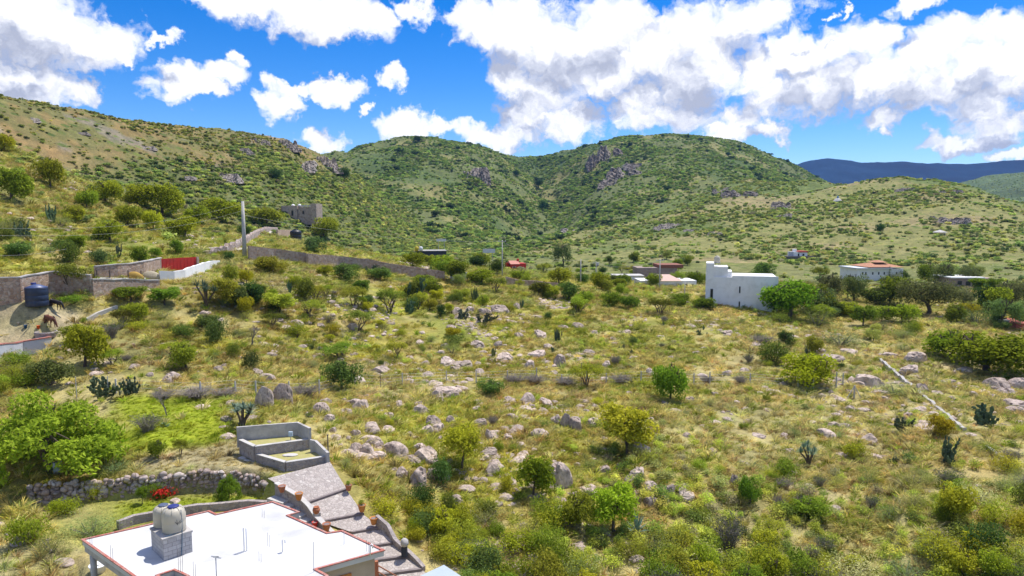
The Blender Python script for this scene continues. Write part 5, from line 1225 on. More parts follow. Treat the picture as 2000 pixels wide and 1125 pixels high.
for px, py, col, lab, k in ((50, 641, (.02, .09, .22), 'small blue bucket in the horse pen', 1), (75, 642, (.75, .12, .01), 'bright orange bucket in the horse pen', 1), (36, 634, (.6, .55, .5), 'pale basin on the pen floor', .7)):
    p = at(px, py); s = 3.0 * mpp(p) * k; t = thing('bucket', lab, 'bucket', p); m_ = surf('bucket_%d' % px, col, g3(col, .85), 3, .5, 0)
    MB().lathe([(.75 * s, 0), (1 * s, 2.0 * s), (1.08 * s, 2.0 * s), (1.08 * s, 2.15 * s), (.95 * s, 2.15 * s), (.9 * s, 1.7 * s)], n=16).build('bucket_body', m_, t, smooth=True)
    MB().tube([(math.cos(a) * 1.05 * s, 0, 2.1 * s + math.sin(a) * .5 * s) for a in np.linspace(0, math.pi, 9)], .05 * s, 4).build('handle', GALV, t)
p = at(91, 658); o = MB().lathe([(1.05, 0), (1.15, .5), (1.1, .62), (.95, .62), (.9, .2), (.1, .18)], n=22).build('stone_trough', STONEF, None, loc=p, smooth=False); single(o, 'round stone trough at the corner of the pen', 'trough'); LAND.append((91, 655, o['label']))

def horse(px, py, rz, mat, label, Lb):
    """grazing horse, head down along +X before turning"""
    p = at(px, py); t = thing('horse', label, 'horse', p, rz)
    V = [(-.62, 0, 1.28, .27, .30), (-.30, 0, 1.22, .28, .33), (.10, 0, 1.18, .28, .33), (.50, 0, 1.22, .24, .30), (.80, 0, 1.14, .15, .22), (1.02, 0, .84, .115, .17), (1.16, 0, .56, .10, .13), (1.26, 0, .32, .085, .10), (1.33, 0, .12, .06, .065)]
    E = [(i, i + 1) for i in range(8)]
    def add(parent, pts):
        for q in pts: V.append(q); E.append((parent, len(V) - 1)); parent = len(V) - 1
    for s in (-1, 1):
        add(0, [(-.72, s * .15, .98, .17, .20), (-.60, s * .16, .76, .11, .13), (-.80, s * .16, .52, .055, .065), (-.76, s * .16, .22, .04, .045), (-.72, s * .16, .10, .05, .055), (-.69, s * .16, .02, .055, .06)])
        add(3, [(.52, s * .16, .92, .12, .15), (.50 + .08 * s, s * .16, .68, .07, .08), (.52 + .12 * s, s * .16, .46, .05, .055), (.50 + .12 * s, s * .16, .22, .038, .042), (.51 + .14 * s, s * .16, .10, .045, .05), (.54 + .14 * s, s * .16, .02, .055, .06)])
        add(6, [(1.10, s * .09, .66, .03, .03), (1.07, s * .12, .74, .012, .012)])
    me = bpy.data.meshes.new('horse_body'); me.from_pydata([v[:3] for v in V], E, []); me.update(); o = link(bpy.data.objects.new('body', me)); o.parent = t; me.materials.append(mat)
    md = o.modifiers.new('skin', 'SKIN'); o.modifiers.new('smooth', 'SUBSURF').levels = 2; o.modifiers['smooth'].render_levels = 2; md.use_smooth_shade = True
    for i, v in enumerate(V): me.skin_vertices[0].data[i].radius = v[3:5]; me.skin_vertices[0].data[i].use_root = (i == 1)
    hair = surf('horse_hair', (.02, .015, .012), (.03, .02, .016), 6, .8, .2) if 'horse_hair' not in bpy.data.materials else bpy.data.materials['horse_hair']
    mb = MB(); mb.tube([(-.86, 0, 1.36), (-.98, 0, 1.25), (-1.02, 0, .95), (-1.0, .02, .6), (-.99, .02, .42)], [.04, .06, .075, .06, .015], 7); mb.build('tail', hair, t, smooth=True)
    mb = MB(); mb.tube([(.58, .02, 1.50), (.80, .04, 1.38), (.98, .05, 1.08), (1.08, .04, .76)], [.03, .06, .06, .03], 6); mb.build('mane', hair, t, smooth=True)
    s = Lb; t.scale = (s, s, s); return t
horse(109, 606, -.12, surf('black_coat', (.022, .018, .018), (.016, .013, .013), 3, .5, .05, spec=.4), 'black horse grazing beside the dark blue tank', 33 * mpp(at(109, 606)) / 2.35)
horse(98, 640, -.4, surf('bay_coat', (.15, .05, .025), (.10, .035, .02), 3, .5, .05, spec=.4), 'chestnut brown horse with lowered head in the dusty pen', 24 * mpp(at(98, 640)) / 1.5)

# ---- lane, stone walls, black tank, pole -----------------------------------------------------------
tp = densify(TRACK, 2.0); mb = MB(); vs = []; fs = []
for i, p in enumerate(tp):
    t_ = (tp[min(i + 1, len(tp) - 1)] - tp[max(i - 1, 0)]); t_.z = 0; t_.normalize(); s = Vector((-t_.y, t_.x, 0)) * 1.7
    for k in (-1, -.33, .33, 1): q = p + s * k; vs.append((q.x, q.y, gz(q.x, q.y) + .12))
for i in range(len(tp) - 1):
    for j in range(3): fs.append((4 * i + j, 4 * i + j + 1, 4 * i + j + 5, 4 * i + j + 4))
mb.add(vs, fs); o = mb.build('lane', surf('pale_lane', (.58, .54, .50), (.48, .44, .40), .8, .95, .3), None, smooth=True); tag(o, 'pale concrete lane climbing past the utility pole', 'lane', kind='structure')
line_wall('stone_wall', 'reddish stone wall running along the lane from the pole', [(486,509,29),(540,512,26),(598,516,22)], .5, STONEW, wav=.02)
line_wall('stone_wall', 'lower reddish stone wall going down among the shrubs', [(600,519,24),(660,522,22),(720,528,22),(760,534,20),(800,540,20),(868,548,18)], .5, STONEW, wav=.06)
line_wall('dry_stone_wall', 'dry stone wall climbing beside the pale lane', [(400,498,7),(440,492,12),(470,482,12),(500,466,14),(520,455,10),(541,452,6)], .8, RUBMAT, wav=.25, step=.7)
line_wall('dry_stone_wall', 'short stone wall behind the black tank', [(541,463,14),(575,464,14)], .5, STONEW)
p = at(578, 470); R0 = 11 * mpp(p); t = thing('storage_tank', 'black ribbed storage tank at the top of the lane', 'water tank', p)
MB().lathe([(a * R0, b * R0) for a, b in [(.97, 0), (1, .1), (1, .45), (.96, .5), (1, .55), (1, .95), (.96, 1.0), (1, 1.05), (1, 1.5), (.9, 1.7), (.5, 1.9), (.45, 1.9)]], n=28).build('body', TANKK, t, smooth=True); MB().lathe([(.42 * R0, 1.88 * R0), (.42 * R0, 2.02 * R0), (.05, 2.05 * R0)], n=20).build('lid', TANKK, t, smooth=True)

POLES = []
def pole(px, py, h, label, r=.16, arm=True, mat=CONCP, white=False):
    p = at(px, py); H = h * mpp(p); t = thing('utility_pole', label, 'utility pole', p, 0, 'concrete poles carrying the power line')
    MB().tube([(0, 0, -.4), (0, 0, H)], [r * 1.25, r * .7], 8).build('pole', mat, t, smooth=True)
    if arm:
        mb = MB(); mb.box((0, -.12, H - .35), (1.9, .1, .12)); mb.build('crossarm', GALV, t)
        for k in (-.8, .0, .8): MB().lathe([(.05, 0), (.07, .08), (.04, .12), (.06, .18), (.03, .22)], (k, -.12, H - .29), 8).build('insulator', WHITEP, t)
    POLES.append(p + Vector((0, 0, H))); return t
pole(478, 504, 110, 'tapering pale concrete pole beside the lane', .36, False)
pole(981, 541, 72, 'utility pole standing next to the red house', .14)
pole(1134, 556, 50, 'utility pole above the yellow field', .14, False)
pole(1164, 545, 34, 'short pole with a grey transformer at the yellow field', .14)
pole(1288, 566, 60, 'utility pole before the low village houses', .14)
pole(1337, 585, 36, 'thin utility pole beside the black roof tank', .10, False)
q = POLES[3]; o = MB().lathe([(.3, 0), (.34, .08), (.34, .8), (.3, .9), (.06, .95)], n=14).build('transformer', GALV, None, loc=q + Vector((.42, 0, -1.2)), smooth=True); single(o, 'grey drum transformer hung on the short pole', 'transformer')
def cable(a, b, label, sag=.8, r=.02):
    pts = [a.lerp(b, k / 14) + Vector((0, 0, -sag * 4 * (k / 14) * (1 - k / 14))) for k in range(15)]; mb = MB(); mb.tube(pts, r, 4); o = mb.build('power_cable', CABLE, None); single(o, label, 'cable', 'power cables strung between the poles')
CABLE = surf('pale_cable', (.42, .42, .40), (.36, .36, .35), 1, .6, 0)
a = POLES[0]; d = math.hypot(a.x, a.y)
cable(PD(-60, 444, d * .62), a + Vector((0, 0, -.3)), 'upper pale cable hanging over the bright green slope', 1.6, .009); cable(PD(-60, 458, d * .62), a + Vector((0, 0, -1.6)), 'lower pale cable hanging over the bright green slope', 1.6, .009)
cable(PD(-60, 498, d * .55), PD(130, 486, d * .62), 'short low cable over the dark shrubs at the slope foot', .3, .008)
for k, (e, f) in enumerate(((0, 1), (1, 2), (2, 4), (3, 4))): cable(POLES[e] + Vector((0, 0, -.3 if e else -2.5)), POLES[f] + Vector((0, 0, -.3)), ('cable from the lane pole down to the pole by the red house', 'cable between the red house and the yellow field', 'cable from the yellow field to the village houses', 'cable from the transformer pole to the village')[k], 1.5, .015)

# ---- village --------------------------------------------------------------------------------------
def frame_at(px, py, D=None):
    p = at(px, py) if D is None else None
    if D is not None: d = ray(px, py); p = Vector((d[0] * D, d[1] * D, gz(d[0] * D, d[1] * D)))
    return p
def put_windows(t, face_y, wins, depth=.08, frame=None):
    for x, z, w, h in wins:
        f = MB().box((x, face_y - .012, z), (w, depth, h)).build('window', GLASS if frame is None else frame, t)
        if frame is not None: MB().box((x, face_y - .055, z), (w * .82, .02, h * .86)).build('pane', GLASS, f)
# white cubic house
p = at(1450, 602); m = mpp(p); y0 = 0
t = thing('white_house', 'plain white cubic house with a stepped roof tower', 'house', p, -.27); W = 134 * m; H = 60 * m; x0 = -70 * m
MB().box((x0 + W / 2, 6, H / 2 - .8), (W, 12, H + 1.6)).build('wall', PLASTER, t)
MB().box((x0 + 20 * m, 3.5, H + 14 * m), (40 * m, 6.9, 28 * m)).build('tower', PLASTER, t) if False else None
tw = MB(); tw.box((x0 + 7.5 * m, 3.0, H + 13.5 * m), (15 * m, 5.9, 27 * m)); tw.box((x0 + 28 * m, 3.2, H + 10 * m), (26 * m - .01, 5.6, 20 * m)); tw.box((x0 + 45 * m + .0, 3.4, H + 5.5 * m), (8 * m - .01, 5.2, 11 * m)); tw.build('tower', PLASTER, t)
pm = MB(); pm.box((x0 + W / 2 + 24.5 * m, .12, H + .16), (W - 49 * m - .02, .24, .32)); pm.build('parapet', PLASTER, t)
put_windows(t, 0, [(x0 + 11.5 * m, 27 * m, 5 * m, 19 * m), (x0 + 11 * m, 13.5 * m, 5 * m, 5 * m), (x0 + 64 * m, 36 * m, 2.6 * m, 13 * m), (x0 + 64 * m, 6 * m, 2.6 * m, 14 * m), (x0 + 23 * m, 2 * m, 4 * m, 5 * m)], .10, DARKW)
pl = t.matrix_basis.copy(); R_ = Matrix.Rotation(-.27, 4, 'Z'); tk = p + R_ @ Vector((x0 + 20.5 * m, 2.4, H + 20 * m))
pb = thing('water_tank', 'cream water tank on the white house tower', 'water tank', tk)
MB().lathe([(.55, 0), (.6, .08), (.6, .95), (.5, 1.15), (.25, 1.25), (.25, 1.35), (.05, 1.38)], (0, 0, .75), 18).build('body', TANKC, pb, smooth=True)
mb = MB()
for k in range(4): mb.tube([((k % 2 - .5) * 1.1, (k // 2 - .5) * 1.1, 0), ((k % 2 - .5) * .8, (k // 2 - .5) * .8, .75)], .04, 5)
mb.build('stand', STEEL, pb); MB().box((0, 0, .70), (1.1, 1.1, .09)).build('platform', GALV, pb)
# white garden wall beyond the big tree
p = at(1598, 601); o = MB().box((0, 0, 1), (2.6, .3, 3.4), .2).build('garden_wall', PLASTER, None, loc=p); single(o, 'short white wall showing beyond the big dark tree', 'wall'); LAND.append((1598, 590, o['label']))
# flag
p = at(1604, 590); m = mpp(p); t = thing('flag_pole', 'thin pole flying a red and white flag', 'flag', p); hh = 28 * m; MB().tube([(0, 0, 0), (0, 0, hh)], .04, 6).build('pole', WHITEP, t)
for k, mt in ((0, 'flag_red'), (1, 'flag_white')):
    mb = MB(); vs = []
    for i in range(6):
        for j in (0, 1): vs.append((-.05 - .75 * (1 - k) - .14 * i, .1 * math.sin(i * 1.3), hh - .25 - j * 1.1 - .06 * i))
    mb.add(vs, [(2 * i, 2 * i + 1, 2 * i + 3, 2 * i + 2) for i in range(5)]); mb.build('flag_cloth', surf(mt, (.6, .02, .03) if k == 0 else (.75, .75, .75), None, 2, .8, 0), t)
# long white house with orange roof
p = frame_at(1718, 556, 236); m = mpp(p); t = thing('orange_roofed_house', 'long white house under a hipped orange tile roof', 'house', p, .05)
MB().box((0, 5, 11 * m), (92 * m, 10, 24 * m)).build('wall', PLASTER, t); MB().box((-14 * m, 4.6, 20 * m + 3 * m + .1), (72 * m, 10.6, 2.4 * m)).build('eave', surf('pale_eave', (.62, .64, .68), (.55, .57, .6), 1, .7, 0), t)
def hip(w, d, z0, h, cx, cy, k=.3): return [(cx - w / 2, cy - d / 2, z0), (cx + w / 2, cy - d / 2, z0), (cx + w / 2, cy + d / 2, z0), (cx - w / 2, cy + d / 2, z0), (cx - w * k / 2, cy, z0 + h), (cx + w * k / 2, cy, z0 + h)], [(0, 1, 5, 4), (1, 2, 5), (2, 3, 4, 5), (3, 0, 4), (3, 2, 1, 0)]
mb = MB(); mb.add(*hip(72 * m, 11, 24 * m + .35, 7 * m, 10 * m, 5, .35)); rf = mb.build('roof', TILE, t); mb = MB(); mb.add(*hip(26 * m, 5, 31 * m + .5, 4 * m, 12 * m, 5, .2)); mb.build('lantern_roof', TILE, rf)
put_windows(t, 0, [(x * m, 14 * m, 2.4 * m, 5 * m) for x in (-35, -29, -15, -3, 8, 33)], .1, DARKW)
# unfinished brick house
BRICKP = surf('grey_brown_brick', (.40, .30, .25), (.32, .24, .20), 2, .9, .3)
p = frame_at(1900, 572, 215); m = mpp(p); t = thing('brick_house', 'unfinished brown brick house with a flat pale roof', 'house', p, -.05); MB().box((0, 4, 10 * m), (84 * m, 8, 24 * m)).build('wall', BRICKP, t); MB().box((-12 * m, 4, 22 * m + .15), (64 * m, 8.8, .28)).build('roof', PLASTER, t)
put_windows(t, 0, [(-26 * m, 13 * m, 8 * m, 7 * m), (-10 * m, 12 * m, 9 * m, 8 * m), (14 * m, 13 * m, 3 * m, 5 * m), (24 * m, 11 * m, 3 * m, 9 * m), (-32 * m, 4 * m, 5 * m, 5 * m)], .1, DARKW)
for k in (6, 21): MB().box((k * m, -.05, 10 * m), (.3, .16, 24 * m)).build('pillar', CONCP, t)
# house with red roof at the frame's edge
p = at(1994, 644); m = mpp(p); t = thing('red_roofed_house', 'low house with a salmon red roof at the village edge', 'house', p, .1); MB().box((0, 3, 6 * m), (22 * m, 6, 13 * m)).build('wall', surf('red_wall', (.42, .12, .09), (.36, .10, .08), 2, .85, .1), t); mb = MB(); mb.add(*hip(26 * m, 7, 12.5 * m, 6 * m, 1 * m, 3, .5)); mb.build('roof', surf('salmon_tile', (.52, .16, .12), (.46, .14, .10), 3, .8, .2), t)
p = at(1966, 640); m = mpp(p); t = thing('pump_house', 'small grey block hut with a blue tank roof at the village edge', 'hut', p); MB().box((0, 2, 7 * m), (11 * m, 4, 16 * m)).build('wall', CONC, t); MB().lathe([(3.4 * m, 15.2 * m), (3.6 * m, 18 * m), (2.8 * m, 21 * m), (1, 22 * m)], (2.5 * m, 2, 0), 16).build('roof_tank', TANKB, t, smooth=True)
# white car in front of the brick house, parked
def car(px, py, label, mat, rz=0):
    p = at(px, py); t = thing('parked_car', label, 'car', p, rz)
    pr = [(-2.1, .35), (-2.1, .8), (-1.9, .95), (-1.3, 1.0), (-.8, 1.42), (.6, 1.45), (1.2, 1.02), (2.0, .85), (2.15, .6), (2.1, .35)]
    vs = [(x, s * (.82 if z < 1.1 else .66), z) for s in (-1, 1) for x, z in pr]; n = len(pr); mb = MB(); mb.add(vs, [tuple(range(n)), tuple(range(2 * n - 1, n - 1, -1))] + [((i + 1) % n, i, n + i, n + (i + 1) % n) for i in range(n)]); mb.build('body', mat, t)
    mb = MB(); mb.box((-.1, 0, 1.2), (1.7, 1.52, .3)); mb.build('window', GLASS, t)
    for x in (-1.3, 1.3):
        for s in (-1, 1): MB().tube([(x, s * .66, .32), (x, s * .86, .32)], .32, 14).build('wheel', TANKK, t)
car(1932, 586, 'white car parked below the brown brick house', WHITEP, .1)
# village houses left of the white cube
p = frame_at(1300, 583, 178); m = mpp(p); t = thing('village_house', 'low pale house with a shallow salmon roof before the trees', 'house', p, .02)
MB().box((5 * m, 4, 4 * m), (110 * m, 8, 16 * m)).build('wall', PLASTER, t); mb = MB(); mb.add([(-28 * m, -.4, 11.5 * m), (32 * m, -.4, 11.5 * m), (14 * m, 4, 22 * m), (-10 * m, 4, 22 * m), (-28 * m, 8.4, 11.5 * m), (32 * m, 8.4, 11.5 * m)], [(0, 1, 2, 3), (3, 2, 5, 4), (1, 5, 2), (0, 3, 4), (4, 5, 1, 0)]); mb.build('roof', surf('pale_salmon_roof', (.62, .44, .36), (.55, .38, .31), 2, .85, .2), t)
put_windows(t, 0, [(40 * m, 3 * m, 6 * m, 5 * m), (52 * m, 2 * m, 4 * m, 6 * m), (-40 * m, 4 * m, 6 * m, 5 * m)], .1, DARKW)
p = frame_at(1285, 572, 205); m = mpp(p); t = thing('village_house', 'stone house with a rusty roof behind the low pale house', 'house', p, 0)
MB().box((-2 * m, 4, 8 * m), (78 * m, 8, 26 * m)).build('wall', stonework('village_stone', [(.38, .28, .24), (.46, .36, .31), (.30, .22, .19)], (.34, .28, .25), 2, .5), t); MB().box((24 * m, 4, 24 * m), (48 * m, 8.6, 6 * m)).build('roof', surf('rusty_tile', (.28, .12, .08), (.22, .09, .06), 2, .9, .3), t)
p = frame_at(1228, 577, 190); m = mpp(p); t = thing('village_house', 'white flat-roofed annex with a faded front among the bushes', 'house', p, 0); MB().box((0, 3, 5 * m), (58 * m, 6, 16 * m)).build('wall', PLASTER, t); MB().box((0, 3, 13 * m + .1), (60 * m, 6.5, .2)).build('roof', CONCP, t); put_windows(t, 0, [(-12 * m, 5 * m, 5 * m, 5 * m), (12 * m, 5 * m, 5 * m, 5 * m)], .1, DARKW)
for px, py, D, lab in ((1299, 553, 198, 'black tank on a village roof, beside the rusty tiles'), (1354, 570, 176, 'black tank at the end of the low pale house'), (1321, 557, 199, 'small dark tank further along the village roof')):
    p = PD(px, py, D); m = mpp(p); R0 = (4.5 if px != 1321 else 3) * m; t = thing('water_tank', lab, 'water tank', p); MB().lathe([(R0, -.1), (R0, 2.0 * R0), (.7 * R0, 2.4 * R0), (.3 * R0, 2.5 * R0)], n=18).build('body', TANKK, t, smooth=True); MB().lathe([(.3 * R0, 2.49 * R0), (.3 * R0, 2.65 * R0), (.05, 2.66 * R0)], n=12).build('lid', TANKK, t)
# red house
p = frame_at(1013, 527, 236); m = mpp(p); t = thing('red_house', 'small bright red house with a pink roof and chimney', 'house', p, .25)
MB().box((0, 2.5, 6.5 * m), (30 * m, 5, 17 * m)).build('wall', REDM, t); rf = MB(); rf.add([(-17 * m, -.5, 14 * m), (2 * m, -.5, 14 * m), (2 * m, 2.5, 20 * m), (-17 * m, 2.5, 20 * m), (-17 * m, 5.5, 14 * m), (2 * m, 5.5, 14 * m)], [(0, 1, 2, 3), (3, 2, 5, 4), (1, 5, 2), (0, 3, 4), (4, 5, 1, 0)]); r2 = rf.build('roof', surf('pink_tile', (.55, .25, .19), (.48, .21, .16), 3, .85, .2), t)
MB().box((2 * m, 2.5, 20 * m), (3.4 * m, 1.0, 7 * m)).build('chimney', REDM, r2); put_windows(t, 0, [(-9 * m, 8 * m, 7 * m, 2.6 * m), (4 * m, 7 * m, 4 * m, 4 * m)], .1, WHITEP); MB().box((-20 * m, 2, 12 * m), (10 * m, .3, 8 * m), .3).build('side_fence', REDM, t)
# dark house and yellow tank on it, billboards, water hut
p = frame_at(843, 512, 205); m = mpp(p); t = thing('dark_house', 'dark blue-grey flat house half buried in greenery', 'house', p, .2); MB().box((0, 3, 8 * m), (58 * m, 6, 26 * m)).build('wall', DARKW, t); MB().box((0, 3, 21.5 * m + .1), (60 * m, 6.4, .2)).build('roof', CONC, t)
for px, mt, lab in ((814, surf('yellow_plastic', (.62, .48, .04), None, 2, .6, 0), 'yellow drum on the dark house roof'), (822, WHITEP, 'white drum on the dark house roof')):
    q = PD(px, 490, 204); R0 = 3.6 * m; t = thing('roof_drum', lab, 'drum', q); MB().lathe([(R0, 0), (R0, 2.0 * R0), (.6 * R0, 2.3 * R0)], n=14).build('drum_body', mt, t, smooth=True); MB().lathe([(.35 * R0, 2.29 * R0), (.3 * R0, 2.4 * R0)], n=12).build('lid', mt, t)
def sign(px, py, D, w, h, ph, label):
    d = PD(px, py, D); m = mpp(d); g = gz(d.x, d.y); t = thing('roadside_sign', label, 'sign', (d.x, d.y, g)); z = d.z - g; MB().box((0, -.1, z), (w * m, .12, h * m)).build('panel', surf('sign_%d' % px, (.62, .64, .67), (.54, .56, .6), 1.5, .6, .02), t)
    for s in (-.3, .3): MB().tube([(s * w * m, 0, -.3), (s * w * m, 0, z + h * m * .4)], .08, 6).build('post', GALV, t)
sign(955, 490, 225, 24, 8, 40, 'blank white board on posts above the bushes near the red house'); sign(862, 469, 240, 19, 5, 30, 'blank pale board high behind the dark house')
p = frame_at(943, 520, 222); m = mpp(p); t = thing('water_hut', 'slim white hut under the blank board', 'hut', p); MB().box((0, 1, 4 * m), (5 * m, 1.5, 12 * m)).build('wall', WHITEP, t); MB().box((0, 1, 10.4 * m), (6.4 * m, 2, .2)).build('roof', CONCP, t)
line_wall('white_wall', 'pale wall section behind the bushes below the dark house', [(880,549,17),(912,549,17)], .3, LWALL); line_wall('stone_wall', 'brown stone wall under the yellow-green bushes', [(988,556,16),(1010,558,12),(1040,562,14),(1090,567,14)], .4, STONEW)
# house and palapa on the right hill, ruin on the left hill
p = at(1565, 506); m = mpp(p); t = thing('hill_house', 'tiny white house with a red roof on the hillside', 'house', p, .1); MB().box((0, 3, 1 * m), (56 * m, 6, 9 * m)).build('terrace', surf('dark_stone_terrace', (.16, .14, .13), (.11, .1, .09), 2, .9, .3), t); MB().box((2 * m, 4, 9 * m), (28 * m, 5, 9 * m)).build('wall', PLASTER, t)
MB().box((7 * m, 4, 14 * m), (20 * m, 5.6, 2.6 * m)).build('roof', surf('red_tile', (.50, .10, .07), (.42, .08, .06), 2, .85, .2), t); MB().lathe([(4.5 * m, 5 * m), (4.5 * m, 12 * m), (1, 14 * m)], (-13 * m, 3, 0), 14).build('cistern', LWALL, t); MB().box((-4 * m, 4, 15 * m), (4 * m, 2, 8 * m)).build('turret', PLASTER, t); put_windows(t, 1.5, [(-2 * m, 8 * m, 3 * m, 5 * m), (8 * m, 8 * m, 4 * m, 4 * m)], .1, DARKW)
p = at(1835, 457); m = mpp(p); t = thing('palapa', 'little pale tent-roofed shelter on the slope', 'shelter', p); mb = MB(); mb.add(*hip(19 * m, 5, 3.2 * m, 5 * m, 0, 0, .05)); mb.build('roof', CONCP, t)
for x in (-6, -2, 2, 6): MB().box((x * m, -1.8, 1.5 * m), (1.2 * m, .3, 4 * m)).build('pillar', PLASTER, t)
p = at(1636, 393); m = mpp(p); t = thing('hill_shrine', 'small pale cone-shaped shrine with a blue figure on the hill', 'shrine', p); MB().lathe([(9 * m, -1 * m), (8 * m, 1 * m), (4 * m, 5 * m), (2 * m, 6 * m)], n=16).build('cone', CONCP, t); MB().lathe([(1.6 * m, 5.8 * m), (1.9 * m, 8 * m), (1.0 * m, 10 * m), (.3 * m, 11 * m)], n=12).build('figure', surf('sky_blue', (.12, .28, .5), None, 2, .6, 0), t)
RUIN = stonework('ruin_stone', [(.46, .35, .29), (.58, .46, .39), (.36, .27, .22)], (.50, .41, .35), 1.6, .6)
p = at(585, 432); m = mpp(p); t = thing('stone_ruin', 'half-built castle-like grey stone house on the hillside', 'ruin', p, -.1)
MB().box((-20 * m, 3, 10 * m), (32 * m, 6, 40 * m)).build('wall', RUIN, t); MB().box((10 * m, 3.2, 10 * m), (26 * m, 5.6, 34 * m)).build('wall', RUIN, t); MB().box((30 * m, 2.6, 11 * m), (12 * m, 6.8, 46 * m)).build('tower', RUIN, t)
cr = MB(); [cr.box((k * m, .4, 28.6 * m), (3 * m, .8, 3 * m)) for k in (2, 8, 14, 20)]; cr.build('battlement', CONCP, t); put_windows(t, 0, [(-14 * m, 16 * m, 4 * m, 10 * m), (8 * m, 17 * m, 3 * m, 6 * m)], .1, DARKW); MB().box((14 * m, 3.2, 30.5 * m), (22 * m, 5, 1.2 * m)).build('slab', CONCP, t)
for k in (-16, -3): MB().lathe([(3.6 * m, 29.5 * m), (3.4 * m, 31.5 * m), (2 * m, 33 * m), (.4 * m, 33.6 * m)], (k * m, 2, 0), 14).build('dome', PLASTER, t, smooth=True)
# long low wall down the right-hand slope
line_wall('boundary_wall', 'long narrow pale wall slanting down the stony slope', [(1718,705,6),(1760,741,6),(1800,774,6),(1850,815,6),(1884,842,5.5)], .36, CONC, wav=.10, step=.8); line_wall('boundary_wall', 'short lower stretch of the slanting pale wall', [(1925,875,6),(1960,899,6)], .34, CONC, wav=.08, step=.8); line_wall('boundary_wall', 'rough stone wall end at the lower corner of the slope', [(1950,1070,10),(1985,1098,14),(2030,1130,14)], .7, RUBMAT, wav=.15)
